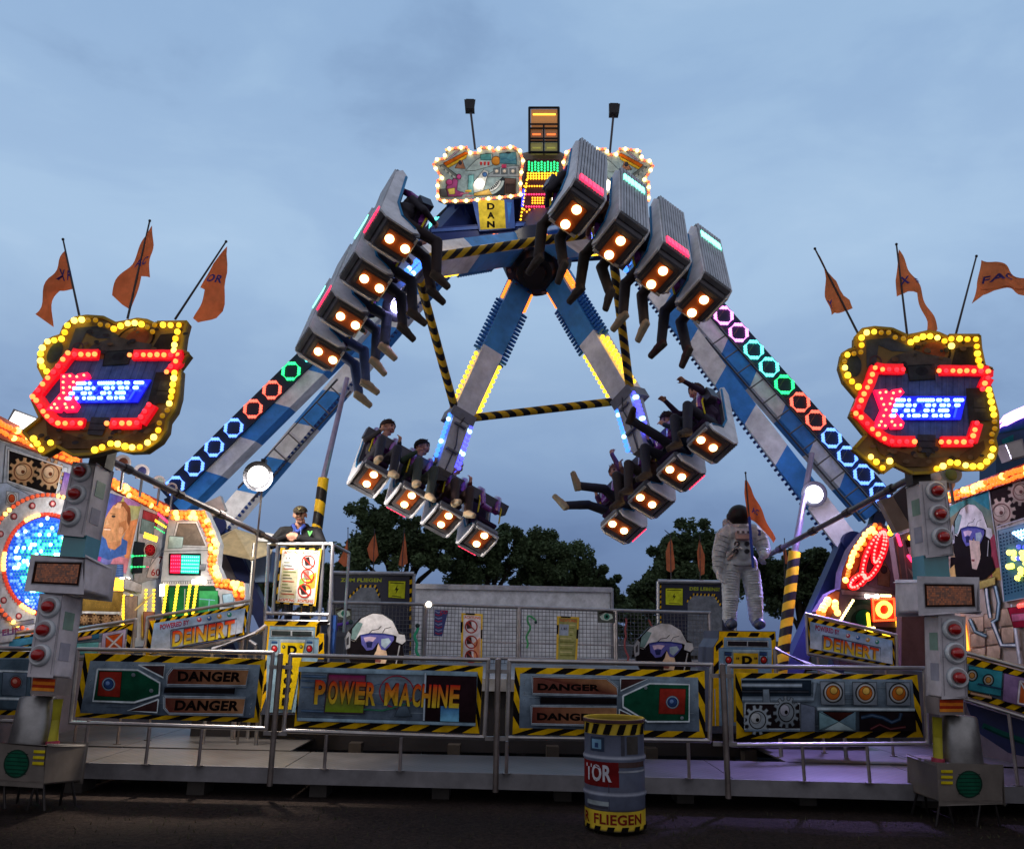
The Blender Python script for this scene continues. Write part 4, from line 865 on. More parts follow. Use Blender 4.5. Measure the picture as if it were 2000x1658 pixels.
# ---------------------------------------------------------------- big working lights on the legs
def flood(label,u,v,y,r,em,energy,col,aims,cat=None,foot=None):
    cat='floodlight'
    p=P(u,v,y); t=thing('stage_floodlight',label,cat,p+V((0,.2,0)))
    d=(V((0,-1,-.25))).normalized()
    m=MB(); m.lathe(p-d*.16,[(0,0),(.09,0),(.15,.08),(.19,.15),(.2,.17),(.18,.165),(.02,.1),(0,.1)],22,c(60,60,66),d); m.box(p+V((0,.2,.12)),(.06,.08,.3),c(70,70,76)); build('housing',m,METAL,t)
    if foot: q=P(*foot,y+.15); m=MB(); m.cyl(p+V((0,.22,0)),V((q.x,y+.22,.28)),.013,None,8,c(120,115,112)); build('stand_pole',m,METAL,t)
    m=MB(); m.sph(p,(r,r*.5,r),(1,1,1,1),20,12); build('lamp_lens',m,em,t,ang=60)
    for a in aims: lamp('SPOT','floodlight_beam',p+d*.2,energy,col,.18,aim=a,angle=D2(74))
flood('warm white floodlight glaring on the left support leg',504,930,10.6,.14,E(255,248,232,14.0),760,(1,.86,.72),[(-3.3,10.0,.3)],None,(486,1180))
lamp('SPOT','floodlight_beam',P(500,938,10.55),420,(1,.93,.82),.18,aim=(-6,12.0,2.4),angle=D2(84))
lamp('SPOT','floodlight_beam',P(508,938,10.5),520,(1,.92,.84),.18,aim=(-1.2,12.2,2.1),angle=D2(80))
lamp('SPOT','floodlight_beam',P(500,938,10.8),420,(1,.93,.84),.18,aim=(-4.6,14.6,2.7),angle=D2(52))
lamp('POINT','floodlight_spill',P(500,925,11.1),70,(1,.9,.75),.2)
lamp('POINT','floodlight_spill',P(1588,970,12.0),22,(.7,.62,1),.2)
flood('bluish floodlight glaring on the right support leg',1590,965,12.3,.135,E(235,238,255,14.0),1150,(.42,.32,1),[(3.6,10.9,.2)])
lamp('SPOT','floodlight_beam',P(1600,968,12.0),120,(.8,.74,1),.18,aim=(6,10.5,2.4),angle=D2(84))
flood('small violet floodlight between the upper left seats',776,600,10.0,.085,E(190,185,255,20.0),60,(.5,.45,1),[(0,9.5,.3)])
# ---------------------------------------------------------------- stay poles with hazard lower ends
for lab,a,b,d,y in (('grey stay pole with a yellow and black striped foot behind the operator booth',(678,738),(632,934),(598,1150),12.9),('grey stay pole with a striped foot right of the astronaut',(1586,885),(1552,1078),(1523,1272),12.4)):
    A_,B_,C_=P(*a,y),P(*b,y-.15),P(*d,y-.3); C_=V((C_.x,C_.y,C_.z)); t=thing('stay_pole',lab,'pole',(C_.x,C_.y,1.08),'stay poles with hazard striped feet')
    m=MB(); m.cyl(B_,A_,.05,.04,12,c(150,140,165)); build('tube',m,METAL,t)
    m=MB(); m.stripes(V((C_.x-.02,C_.y,1.09)),B_,.085,15,YEL,BLK,.5,14); build('striped_sleeve',m,PAINT,t)
# ================================================================ swinging pendulum with four arms of seats
RC=V((0.095,10.223,4.627)); th,spin,yaw=.70957,.12758,-.09691
DD=V((math.sin(yaw)*math.sin(th),-math.sin(th)*math.cos(yaw),-math.cos(th)))
UP=V((0,0,1)); UP=(UP-DD*UP.dot(DD)).normalized(); RT=UP.cross(DD); RT=RT if RT.x>0 else -RT
def rad(k): a=spin+D2(225+90*k); return RT*math.cos(a)+UP*math.sin(a)
def tan(k): a=spin+D2(225+90*k); return -RT*math.sin(a)+UP*math.cos(a)
def at(Lx,r,k): return RC-DD*Lx+rad(k)*r
HUB=RC-DD*4.35
pen=thing('pendulum','swinging pendulum with four striped arms carrying rows of empty and taken seats','pendulum',RC-DD*7)
m=MB(); m.cyl(RC-DD*7.0,HUB,.34,.34,20,c(30,40,80)); m.cyl(HUB-DD*.1,HUB+DD*.35,.62,.5,28,c(22,28,56)); m.cyl(HUB+DD*.34,HUB+DD*.5,.36,.3,24,c(14,12,20)); m.cyl(HUB+DD*.5,HUB+DD*.56,.2,.18,20,c(24,16,22)); m.cyl(RC-DD*7-EX*.9,RC-DD*7+EX*.9,.55,None,24,c(40,55,110))
for k in range(10):
    a=k*.628; p=HUB+DD*.36+(RT*math.cos(a)+UP*math.sin(a))*.43; m.cyl(p,p+DD*.05,.035,None,6,c(90,80,90))
build('hub',m,PAINT,pen)
JL,JR=1.768,1.95
for k in range(4):
    r=rad(k);t=tan(k)
    a=HUB+DD*.05+r*.42; j=at(JL,JR-.05,k); e=at(.55,2.12,k)
    lo=(j-a).normalized()
    # upper arm: blue, then white near the joint
    m=MB(); mid=a+(j-a)*.56
    xv=t
    def arm(p,q,w,h,col,w2=None,h2=None):
        d=(q-p).normalized(); n=d.cross(t).normalized(); w2=w2 or w; h2=h2 or h
        m.hexa([p-t*w/2-n*h/2,p+t*w/2-n*h/2,p+t*w/2+n*h/2,p-t*w/2+n*h/2,q-t*w2/2-n*h2/2,q+t*w2/2-n*h2/2,q+t*w2/2+n*h2/2,q-t*w2/2+n*h2/2],col)
    arm(a,mid,.40,.4,c(70,150,220),.37,.38); arm(mid,j,.37,.38,WH,.35,.36); ar=build('arm',m,PAINT,pen,ang=0)
    m=MB(); arm(j-lo*.05,j+lo*.12,.42,.42,c(130,130,138)); arm(j,e,.3,.3,c(185,182,188),.24,.24); pe=e-at(JL,JR,k)
    dd=(e-j).normalized(); nn=dd.cross(t).normalized(); inw=nn if nn.dot(r)<0 else -nn
    for s in (.25,.7): q=j+(e-j)*s; m.beam(q+inw*.16-t*.1,q+inw*.16+t*.1,.05,.03,c(120,118,125))
    m.tube([j+inw*.17+t*.05,j+(e-j)*.3+inw*.18-t*.03,j+(e-j)*.6+inw*.17+t*.03,e+inw*.13],.012,5,c(60,58,64))
    build('lower_arm',m,PAINT,pen,ang=0)
    # rows of bulb cones along both edges: orange near hub (unlit blue in the middle), yellow near the joint, blue beyond it
    d=lo; n=d.cross(t).normalized(); n=n if n.dot(DD)>0 else -n
    for s in (-1,1):
        for nm,f0,f1,mat,cnt in (('orange_bulb_strip',.02,.22,E(255,130,40,1.8),10),('bulb_socket_strip',.23,.60,None,14),('yellow_bulb_strip',.61,.97,E(255,200,45,2.0),11)):
            m=MB()
            for i in range(cnt):
                for row in ((0,) if s<0 else (0,1)):
                    q=a+(j-a)*(f0+(f1-f0)*(i+.5)/cnt)+t*s*(.20+.0*row)+n*(.13-.12*row)
                    if mat: m.sph(q+t*s*.03,.037 if 'yellow' in nm else .031,(1,1,1,1),7,5)
                    else: m.cyl(q,q+t*s*.115,.033,.022,7,c(50,120,200))
            build(nm,m,mat or PAINT,ar)
        for bi,mt in ((0,E(60,120,255,2.4) if s<0 else E(80,80,255,2.2)),(1,E(150,205,255,3.6))):
            m=MB()
            for i in range(10):
                for row in (0,1):
                    if (i*2+row*3)%5 in ((0,) if bi else (1,2,3,4)):
                        q=j+(e-j)*(.10+.8*(i+.5)/10)+t*s*(.17+.03*row)+inw*(.02+.09*row); m.sph(q,.036,(1,1,1,1),7,5)
            if m.v: build('blue_bulb_strip',m,mt,ar)
    # seat carrier beam along the row
    m=MB(); q=at(.75,2.30,k); m.beam(q-t*1.25,q+t*1.25,.16,.16,c(90,88,96)); m.beam(e,q,.2,.2,c(120,118,125)); build('row_beam',m,METAL,pen)
# striped braces between the joints
for k in range(4):
    a=at(JL,JR,k); b=at(JL,JR,(k+1)%4); d=(b-a).normalized(); a+=d*.2; b-=d*.2
    m=MB(); m.stripes(a,b,.065,21,c(225,175,25),BLK,1.4,12); m.cyl(a-d*.12,a,.09,.07,10,c(45,40,70)); m.cyl(b,b+d*.12,.07,.09,10,c(45,40,70)); build('striped_brace',m,PAINT,pen)
# ---------------------------------------------------------------- seats
SG=c(165,165,172); PUR=c(135,62,150)
def seat_meshes():
    S={}
    wd=.80
    prof=[(-.24,-.02),(.14,-.02),(.18,.03),(.17,.10),(.12,.14),(-.08,.18),(-.20,.28),(-.25,.7),(-.28,1.15),(-.31,1.30),(-.34,1.32),(-.37,1.2),(-.32,.1),(-.29,.02)]
    m=MB(); m.prism([(-.23,y,z) for y,z in prof],(.46,0,0),c(110,108,116)); S['shell']=mesh_of('shell',m,PAINT)
    m=MB()
    for s in (-1,1):
        x=.25*s; m.prism([(x,y,z) for y,z in [(-.36,.03),(-.27,-.05),(.08,-.05),(.15,.02),(.10,.09),(-.10,.18),(-.21,.44),(-.24,.85),(-.27,1.3),(-.36,1.4),(-.42,1.25)]],(.028*s,0,0),c(232,232,238))
        m.tube([(x+.032*s,.09,.07),(x+.032*s,-.11,.18),(x+.032*s,-.22,.44),(x+.032*s,-.25,.85),(x+.032*s,-.28,1.26)],.018,6,c(40,130,185))
    S['side_panel']=mesh_of('side_panel',m,PAINT)
    m=MB()
    for i in range(10): x=-.225+.05*i; m.hexa([(x-.017,-.37,.02),(x+.017,-.37,.02),(x+.017,-.31,.02),(x-.017,-.31,.02),(x-.017,-.45,1.36),(x+.017,-.45,1.36),(x+.017,-.35,1.36),(x-.017,-.35,1.36)],c(195,198,206))
    m.hexa([(-.25,-.35,0),(.25,-.35,0),(.25,-.29,0),(-.25,-.29,0),(-.25,-.425,1.38),(.25,-.425,1.38),(.25,-.34,1.38),(-.25,-.34,1.38)],c(120,122,130))
    S['back_cover']=mesh_of('back_cover',m,PAINT,20)
    m=MB(); m.bbox((0,.02,.2),(.4,.32,.06),c(60,40,70),.03); m.bbox((0,-.225,.75),(.36,.07,.75),c(60,40,70),.03,Matrix.Rotation(D2(4),3,'X')); m.bbox((0,-.27,1.2),(.3,.08,.2),PUR,.03); S['pad']=mesh_of('pad',m,CLOTH)
    m=MB()
    for s in (-1,1): m.tube([(.19*s,-.26,.98),(.2*s,-.14,1.01),(.2*s,.02,.97),(.19*s,.11,.84),(.17*s,.14,.66),(.15*s,.15,.5)],[.045,.055,.06,.062,.058,.05],10,PUR)
    m.tube([(-.15,.15,.5),(0,.17,.46),(.15,.15,.5)],.045,10,PUR); S['shoulder_restraint']=mesh_of('shoulder_restraint',m,attr_mat('purple_plastic',.25,0,.2,6,coat=.4))
    m=MB()
    for s in (-1,1): m.tube([(.20*s,-.1,1.05),(.23*s,.05,.9),(.24*s,.16,.6),(.235*s,.15,.3)],.014,6,c(215,190,40))
    S['strap']=mesh_of('strap',m,CLOTH)
    m=MB(); m.box((0,-.04,-.03),(.38,.36,.02),c(90,84,86)); m.box((0,0,-.042),(.27,.33,.012),c(150,75,35)); m.box((0,.165,-.03),(.44,.03,.03),c(200,200,205)); S['underside']=mesh_of('underside',m,PAINT)
    m=MB(); m.sph((0,0,0),(.054,.054,.034),(1,1,1,1),14,8); S['headlight']=mesh_of('headlight',m,E_HEAD,60)
    m=MB()
    for i in range(6): m.box((-.17+.068*i,-.40,0),(.05,.03,.17),(1,1,1,1))
    S['green']=mesh_of('led_strip',m,E_GRNL); m2=MB(); m2.v,m2.f,m2.c=list(m.v),list(m.f),list(m.c); S['red']=mesh_of('led_strip',m2,E(255,50,90,1.8))
    for me in S.values():
        if me.name.startswith('headlight'): continue
        for v in me.vertices: v.co.x*=wd
    return S
SM=seat_meshes(); SEATS={}
def child(name,me,parent,mat=None):
    o=bpy.data.objects.new(name,me); COL.objects.link(o); o.parent=parent
    if mat is not None: o.matrix_basis=mat
    return o
for k in range(4):
    r=rad(k);t=tan(k); y=-r; z=-DD; x=y.cross(z).normalized()
    for i in range(4):
        # i counted along +t
        o=RC+r*2.362+t*((i-1.5)*.62)
        Mx=Matrix(((x.x,y.x,z.x,o.x),(x.y,y.y,z.y,o.y),(x.z,y.z,z.z,o.z),(0,0,0,1))); SEATS[k,i]=Mx
        s=bpy.data.objects.new('seat',SM['shell']); put(s,pen); s.matrix_basis=Mx
        for nm in ('side_panel','back_cover','pad','shoulder_restraint','strap','underside'): child(nm,SM[nm],s)
        child('headlight',SM['headlight'],s,Matrix.Translation((0,-.105,-.055))); child('headlight',SM['headlight'],s,Matrix.Translation((0,.105,-.055)))
        if (i+k)%2==0: child('led_strip',SM['green'],s,Matrix.Translation((0,-.03,1.10)))
        else: child('led_strip',SM['red'],s,Matrix.Translation((0,.02,.12)))
        lz=Mx@V((0,-.02,-.3))
# ================================================================ people
import numpy as np
def figure(name,segs,voxel,parent,mat=None,M=None,smooth=4):
    """segs: (a,b,ra,rb,col) tapered capsules fused into one skin; colour by nearest capsule"""
    m=MB()
    for a,b,ra,rb,col in segs:
        a=V(a);b=V(b)
        if (b-a).length<1e-5: m.sph(a,ra,col,12,8); continue
        n=12; pts=[];rr=[]
        d=(b-a).normalized(); L_=(b-a).length
        for q in (-80,-50,-20): pts.append(a+d*ra*math.sin(D2(q))); rr.append(ra*math.cos(D2(q)))
        for q in (20,50,80): pts.append(b+d*rb*math.sin(D2(q))); rr.append(rb*math.cos(D2(q)))
        m.tube(pts,rr,n,col)
    me=mesh_of('tmp',m,mat or SKINM,0); o=bpy.data.objects.new('tmp',me); COL.objects.link(o)
    rm=o.modifiers.new('r','REMESH'); rm.mode='VOXEL'; rm.voxel_size=voxel
    sm=o.modifiers.new('s','SMOOTH'); sm.factor=.5; sm.iterations=smooth
    dg=bpy.context.evaluated_depsgraph_get(); dg.update(); ev=o.evaluated_get(dg); nm=bpy.data.meshes.new_from_object(ev)
    bpy.data.objects.remove(o)
    n=len(nm.vertices); co=np.empty(n*3,'f'); nm.vertices.foreach_get('co',co); co=co.reshape(-1,3)
    best=np.full(n,1e9); cols=np.zeros((n,4),'f')
    for a,b,ra,rb,col in segs:
        a=np.array(a,'f');b=np.array(b,'f'); ab=b-a; l2=float(ab@ab)
        t=np.clip(((co-a)@ab)/l2,0,1) if l2>1e-9 else np.zeros(n)
        d=np.linalg.norm(co-(a+t[:,None]*ab),axis=1)-(ra+(rb-ra)*t)
        w=d<best; best[w]=d[w]; cols[w]=col
    for at in list(nm.color_attributes): nm.color_attributes.remove(at)
    at=nm.color_attributes.new('Col','FLOAT_COLOR','POINT'); at.data.foreach_set('color',cols.ravel())
    nm.materials.clear(); nm.materials.append(mat or SKINM); nm.name=name
    nm.polygons.foreach_set('use_smooth',[True]*len(nm.polygons))
    ob=bpy.data.objects.new(name,nm); put(ob,parent)
    if M is not None: ob.matrix_basis=M
    return ob
SK=c(205,150,125); SKD=c(180,125,100); EYE=c(62,44,40); LIP=c(165,90,82)
def hand(w,dirv,palm,col,side,curl=.5,sc_=1.0):
    """wrist point, pointing direction, palm normal; five separate bent fingers"""
    d=V(dirv).normalized(); n=V(palm); n=(n-d*n.dot(d)).normalized(); s=d.cross(n)*side; w=V(w); S=[]
    pe=w+d*.075*sc_
    S.append((w,pe,.026*sc_,.030*sc_,col)); S.append((w+s*.015,pe+s*.022,.02*sc_,.02*sc_,col)); S.append((w-s*.015,pe-s*.024,.02*sc_,.018*sc_,col))
    for i,l in enumerate((.07,.08,.075,.058)):
        b=pe+s*(.033-.022*i)*sc_; a1=curl; k1=b+(d*math.cos(a1)+n*math.sin(a1))*l*.5*sc_; a2=curl*2.2; k2=k1+(d*math.cos(a2)+n*math.sin(a2))*l*.5*sc_
        S.append((b,k1,.0105*sc_,.0095*sc_,col)); S.append((k1,k2,.0095*sc_,.0085*sc_,col))
    tb=w+d*.02+s*.026; t1=tb+(d*.6+s*.8).normalized()*.04*sc_+n*.01; t2=t1+(d*.9+s*.1+n*.5).normalized()*.032*sc_
    S.append((tb,t1,.013*sc_,.011*sc_,col)); S.append((t1,t2,.011*sc_,.0095*sc_,col))
    return S
def head(hc,fw,up,skin,s=1.0,neck=None):
    f=V(fw).normalized(); u=V(up); u=(u-f*u.dot(f)).normalized(); x=f.cross(u); hc=V(hc); S=[]
    P_=lambda a,b,d_: hc+x*a*s+f*b*s+u*d_*s
    S+=[(P_(0,-.02,.03),P_(0,.02,.035),.088*s,.082*s,skin),(P_(0,.02,-.01),P_(0,.035,-.075),.072*s,.042*s,skin),(P_(-.02,.05,-.085),P_(.02,.05,-.085),.026*s,.026*s,skin)]
    S+=[(P_(0,.098,.012),P_(0,.112,-.022),.010*s,.016*s,skin)]
    for q in (-1,1):
        S+=[(P_(.032*q,.092,.018),P_(.036*q,.092,.018),.0105*s,.0105*s,EYE),(P_(.02*q,.095,.038),P_(.045*q,.088,.038),.008*s,.007*s,c(70,45,35)),(P_(.084*q,-.01,.012),P_(.087*q,-.015,-.025),.016*s,.012*s,skin),(P_(.04*q,.072,-.02),P_(.042*q,.07,-.03),.028*s,.026*s,skin)]
    S+=[(P_(-.018,.088,-.055),P_(.018,.088,-.055),.008*s,.008*s,LIP)]
    return S,P_
def hair(P_,s,col,parent,M=None,style=0):
    m=MB(); rn=random.Random(style)
    o=P_(0,0,0); x=P_(1,0,0)-o;f=P_(0,1,0)-o;u=P_(0,0,1)-o; vs=[];fs=[]; n,mm=18,9
    for j in range(mm+1):
        ph=math.pi*.60*j/mm
        for i in range(n):
            a=2*math.pi*i/n; k=1.0+.09*rn.random()
            fr=math.cos(a)  # front
            ph2=ph*(1-.30*max(0,fr)); 
            r=(.1*k,.118*k,.108*k)
            vs.append(P_(0,-.012,.028)+x*(r[0]*math.sin(ph2)*math.sin(a))+f*(r[1]*math.sin(ph2)*fr)+u*(r[2]*math.cos(ph2)))
    for j in range(mm):
        for i in range(n): fs.append((j*n+i,j*n+(i+1)%n,(j+1)*n+(i+1)%n,(j+1)*n+i))
    m.add(vs,fs,col)
    for k in range(60):
        a=rn.random()*6.28; ph=.9*rn.random(); b=P_(0,-.012,.028)+x*(.1*math.sin(ph)*math.sin(a))+f*(.118*math.sin(ph)*math.cos(a))+u*(.108*math.cos(ph))
        dv=(b-P_(0,0,0)).normalized()*.03*rn.random()+f*.03*(rn.random()-.2)+x*.03*(rn.random()-.5); tv=x*.008
        m.add([b-tv,b+tv,b+dv],[(0,1,2)],col)
    ob=build('hair',m,CLOTH,parent,ang=60)
    if M is not None: ob.matrix_basis=M
    return ob
def rider(key,label,jac,trs,shoe,shin,skin=SK,hairc=c(45,30,25),arms='hold',look=(0,1,-.05),thigh=.0,hs=0,hood=None,splay=.0,lookw=None):
    up_=(0,-.05,1)
    if lookw: R3=SEATS[key].to_3x3().transposed(); look=R3@V(lookw); up_=R3@V((0,0,1))*.7+V((0,0,.6))
    Mx=SEATS[key]; o=Mx.translation; t=thing('person',label,'person',o,'riders strapped into the ride seats')
    Rl=Mx.to_3x3().transposed(); S=[]
    S+=[((-.05,-.06,.36),(.05,-.06,.36),.125,.125,trs),((0,-.08,.42),(0,-.09,.62),.135,.14,jac),((-.05,-.09,.66),(.05,-.09,.66),.145,.145,jac),((-.11,-.09,.84),(.11,-.09,.84),.085,.085,jac),((0,-.08,.92),(0,-.03,1.06),.058,.054,skin)]
    if hood: S.append(((-.06,-.1,.96),(.06,-.1,.96),.06,.06,hood))
    for q in (-1,1):
        kn=V((.13*q+splay*q,.40,.33+thigh)); hp=V((.09*q,-.04,.35)); S.append((hp,kn,.088,.066,trs))
        sd=V(shin[0 if q<0 else 1]).normalized(); an=kn+sd*.41; S.append((kn,kn+sd*.16,.074,.072,trs)); S.append((kn+sd*.16,an-sd*.02,.070,.066,trs))
        fwd=V((.12*q,1,0)); fd=fwd-sd*fwd.dot(sd); fd=(fd.normalized()*(.80 if sd.y<.6 else .9)+sd*(.55 if sd.y<.6 else .35)).normalized() if fd.length>.1 else V((0,0,1))
        dn_=(sd-fd*sd.dot(fd)).normalized(); hl=an+sd*.035
        S.append((an-sd*.03,hl,.052,.050,shoe)); S.append((hl-fd*.03,hl+fd*.07,.052,.050,shoe)); S.append((hl+fd*.07+dn_*.008,hl+fd*.185+dn_*.018,.052,.040,shoe))
        sole=c(165,155,135) if shoe[0]>.1 else c(74,68,64)
        for w_ in (-.018,.018): S.append((hl-fd*.045+dn_*.04+V((w_,0,0)),hl+fd*.20+dn_*.04+V((w_,0,0)),.022,.020,sole))
        sh=V((.19*q,-.08,.84))
        if arms=='hold': el=V((.27*q,.08,.58)); wr=V((.17*q,.27,.66)); hd=(-.3*q,.5,.7); pn=(-.6*q,-.6,0)
        elif arms=='up' and q<0: el=V((.33*q,.2,.82)); wr=V((.36*q,.36,1.0)); hd=(0,.2,1); pn=(0,-1,0)
        elif arms=='fwd': el=V((.24*q,.2,.76)); wr=V((.2*q,.45,.8)); hd=(0,1,.1); pn=(0,0,-1)
        else: el=V((.27*q,.05,.56)); wr=V((.16*q,.25,.60)); hd=(-.3*q,.5,.7); pn=(-.6*q,-.6,0)
        S.append((sh,el,.062,.05,jac)); S.append((el,wr,.05,.036,jac)); S+=hand(wr,hd,pn,skin,q,.55,1.0)
    H,P_=head((0,.0,1.19),look,up_,skin,1.08); S+=H
    figure('body',S,.0115,t,M=Mx)
    hair(P_,1,hairc,t,Mx,hs)
dn=lambda k,inw,dv,g: SEATS[k].to_3x3().transposed()@( (SEATS[k].to_3x3()@V((0,1,0)))*inw + DD*dv + V((0,0,-1))*g)
JK=c(56,52,60); JN=c(52,66,88); JB=c(120,82,64); JP=c(112,72,110); JG=c(66,84,66); TD=c(52,50,62); TJ=c(72,88,130); SHB=c(185,158,128); SHK=c(68,56,50)
# lower left row (arm 0): i runs from lower right to upper left
def i_of(k,order): return [(k,i) for i in order]
A0=sorted([(k,i) for k,i in SEATS if k==0],key=lambda q:SEATS[q].translation.x)
A1=sorted([(k,i) for k,i in SEATS if k==1],key=lambda q:SEATS[q].translation.x)
A2=sorted([(k,i) for k,i in SEATS if k==2],key=lambda q:SEATS[q].translation.x)
A3=sorted([(k,i) for k,i in SEATS if k==3],key=lambda q:-SEATS[q].translation.z)
d0=lambda k,a,b:(dn(k,*a),dn(k,*b))
rider(A0[0],'boy in a black jacket in the topmost seat of the lower left row',JK,TD,SHB,d0(A0[0],(.0,.8,.35),(.15,.9,.2)),SK,c(48,30,26),lookw=(.85,-.5,-.05),hs=1)
rider(A0[1],'rider in a dark green jacket in the second seat of the lower left row',JG,c(70,75,70),SHB,d0(A0[1],(-.1,.85,.4),(.1,.9,.3)),SKD,c(28,20,20),lookw=(.9,-.35,.0),hs=2)
rider(A0[2],'rider in a rust brown top in the third seat of the lower left row',c(100,48,40),c(60,42,40),SHB,d0(A0[2],(.05,.9,.3),(.2,.8,.3)),SK,c(40,26,24),lookw=(.8,-.55,.08),hs=3)
rider(A1[0],'rider with one raised hand and legs kicked out, lowest seat of lower right row',JP,TD,SHB,d0(A1[0],(.95,.1,.3),(.9,.3,.25)),SK,c(130,85,70),arms='up',lookw=(-.6,-.75,.1),hs=4,splay=.06)
rider(A1[1],'brown haired boy in a beige jacket, second lowest seat of the lower right row',c(125,92,78),c(60,50,50),SHK,d0(A1[1],(.05,.75,.5),(-.1,.8,.45)),SK,c(85,50,40),lookw=(-.9,-.3,.05),hs=5)
rider(A1[2],'rider with a black boot stretched out, third seat of the lower right row',JN,TD,SHK,d0(A1[2],(.95,-.05,.05),(.0,.7,.5)),SK,c(50,32,34),lookw=(-.8,-.5,-.3),hs=6,hood=c(60,40,80))
rider(A1[3],'rider reaching an arm forward in the uppermost seat of the lower right row',c(56,38,64),TD,SHK,d0(A1[3],(.1,.6,.5),(.0,.7,.4)),SK,c(70,44,40),arms='fwd',lookw=(-.85,-.45,-.1),hs=7)
for j,(lab,jac,tr,sh) in enumerate((('rider with dark trousers dangling from the innermost seat of the upper right row',JK,c(52,42,38),SHK),('rider with brown trousers in the second seat of the upper right row',JB,c(58,48,40),SHK),('rider hidden in the third seat of the upper right row',JN,c(70,62,62),SHB),('rider with black trousers in the outermost seat of the upper right row',JK,TD,c(70,42,46)))):
    rider(A2[j],lab,jac,tr,sh,d0(A2[j],(.15+.1*(j%2),.35,.75),(-.05-.12*((j+1)%3),.35-.1*(j%2),.75)),SK,c(45,32,28),hs=8+j,thigh=-.03)
for j,(lab,jac,tr,sh) in enumerate((('rider in dark clothes in the topmost seat of the upper left row',JK,c(50,40,44),SHK),('rider with black boots in the second seat of the upper left row',c(60,36,48),TD,SHK),('rider with blue jeans and beige shoes in the third seat of the upper left row',JN,c(56,64,84),SHB),('rider with jeans and pale trainers in the lowest seat of the upper left row',JG,TJ,c(170,150,125)))):
    rider(A3[j],lab,jac,tr,sh,d0(A3[j],(.3-.12*(j%3),.35,.7),(.05+.12*(j%2),.2+.1*(j%3),.8)),SK,c(45,32,28),hs=12+j,thigh=-.03)
# ---------------------------------------------------------------- operator leaning on the booth
OY=11.75; oc=P(582,1050,OY); fl=oc.z-1.38
op=thing('person','man in a black hooded jacket and cap leaning with clasped hands on the booth','person',(oc.x,OY+.25,fl))
x0,y0=oc.x,OY; J=c(32,32,36); HB=c(70,95,190)
z=lambda v:fl+v
S=[((x0-.08,y0+.3,z(.9)),(x0+.08,y0+.3,z(.9)),.14,.14,c(40,44,60)),((x0,y0+.27,z(1.0)),(x0,y0+.14,z(1.3)),.17,.18,J),((x0-.11,y0+.1,z(1.38)),(x0+.11,y0+.1,z(1.38)),.15,.15,J),((x0-.2,y0+.09,z(1.47)),(x0+.2,y0+.09,z(1.47)),.09,.09,J),((x0-.08,y0+.07,z(1.54)),(x0+.08,y0+.07,z(1.54)),.06,.06,J),((x0,y0+.06,z(1.53)),(x0+.01,y0+.03,z(1.62)),.074,.068,SK),
 ((x0-.075,y0-.02,z(1.55)),(x0-.01,y0-.08,z(1.46)),.03,.026,HB),((x0+.08,y0-.02,z(1.55)),(x0+.02,y0-.08,z(1.46)),.03,.026,HB)]
for q in (-1,1):
    S+=[((x0+.1*q,y0+.3,z(.9)),(x0+.12*q,y0+.28,z(.48)),.1,.07,c(40,44,60)),((x0+.12*q,y0+.28,z(.48)),(x0+.13*q,y0+.32,z(.09)),.07,.05,c(40,44,60)),((x0+.13*q,y0+.34,z(.05)),(x0+.14*q,y0+.14,z(.04)),.05,.045,c(40,36,34))]
    S+=[((x0+.25*q,y0+.08,z(1.46)),(x0+.36*q,y0-.02,z(1.28)),.088,.075,J),((x0+.36*q,y0-.02,z(1.28)),(x0+.09*q-.02,y0-.22,z(1.36)),.075,.05,J)]
    S+=hand((x0+.075*q-.02,y0-.235,z(1.365)),(-.85*q,-.15,.2),(0,.9,-.3),c(215,160,135),q,.5,1.15)
H,P_=head((x0+.01,y0-.03,z(1.70)),(.12,-1,-.12),(0,0,1),c(215,165,140),1.05); S+=H
figure('body',S,.0095,op)
m=MB(); x=P_(1,0,0)-P_(0,0,0);f=P_(0,1,0)-P_(0,0,0);u=P_(0,0,1)-P_(0,0,0); vs=[];fs=[]
for j in range(7):
    ph=math.pi/2*j/6
    for i in range(20): a=2*math.pi*i/20; vs.append(P_(0,-.005,.045)+x*.1*math.sin(ph)*math.sin(a)+f*.112*math.sin(ph)*math.cos(a)+u*.085*math.cos(ph))
for j in range(6):
    for i in range(20): fs.append((j*20+i,j*20+(i+1)%20,(j+1)*20+(i+1)%20,(j+1)*20+i))
m.add(vs,fs,c(72,64,52))
b0=[P_(.09*math.sin(D2(t)),.1*math.cos(D2(t)),.048) for t in range(-60,61,15)]; b1=[P_(.085*math.sin(D2(t)),.1+.085*math.cos(D2(t)),.035) for t in range(-60,61,15)]
m.add(b0+b1+[p-u*.008 for p in b0+b1],[(i,i+1,10+i,9+i) for i in range(8)]+[(18+i,27+i,28+i,19+i) for i in range(8)]+[(9+i,10+i,28+i,27+i) for i in range(8)],c(60,52,44))
vs_,fs_=glyphs('V',.03); m.add([P_(.03*(a-.5)*2,.118,.10-.03*b) for a,b in vs_],fs_,c(190,180,120)); build('cap',m,CLOTH,op)
m=MB()
vs_,fs_=glyphs('V',.06); m.add([V((x0+.15+.07*a,y0-.085,z(1.47)-.07*b)) for a,b in vs_],fs_,c(110,225,110)); build('jacket_badge',m,CLOTH,op,ang=0)
m=MB()
for q in (-1,1): m.tube([(x0+.05*q,y0-.085,z(1.5)),(x0+.06*q,y0-.10,z(1.38))],.006,5,c(110,140,220))
build('hood_cord',m,CLOTH,op)
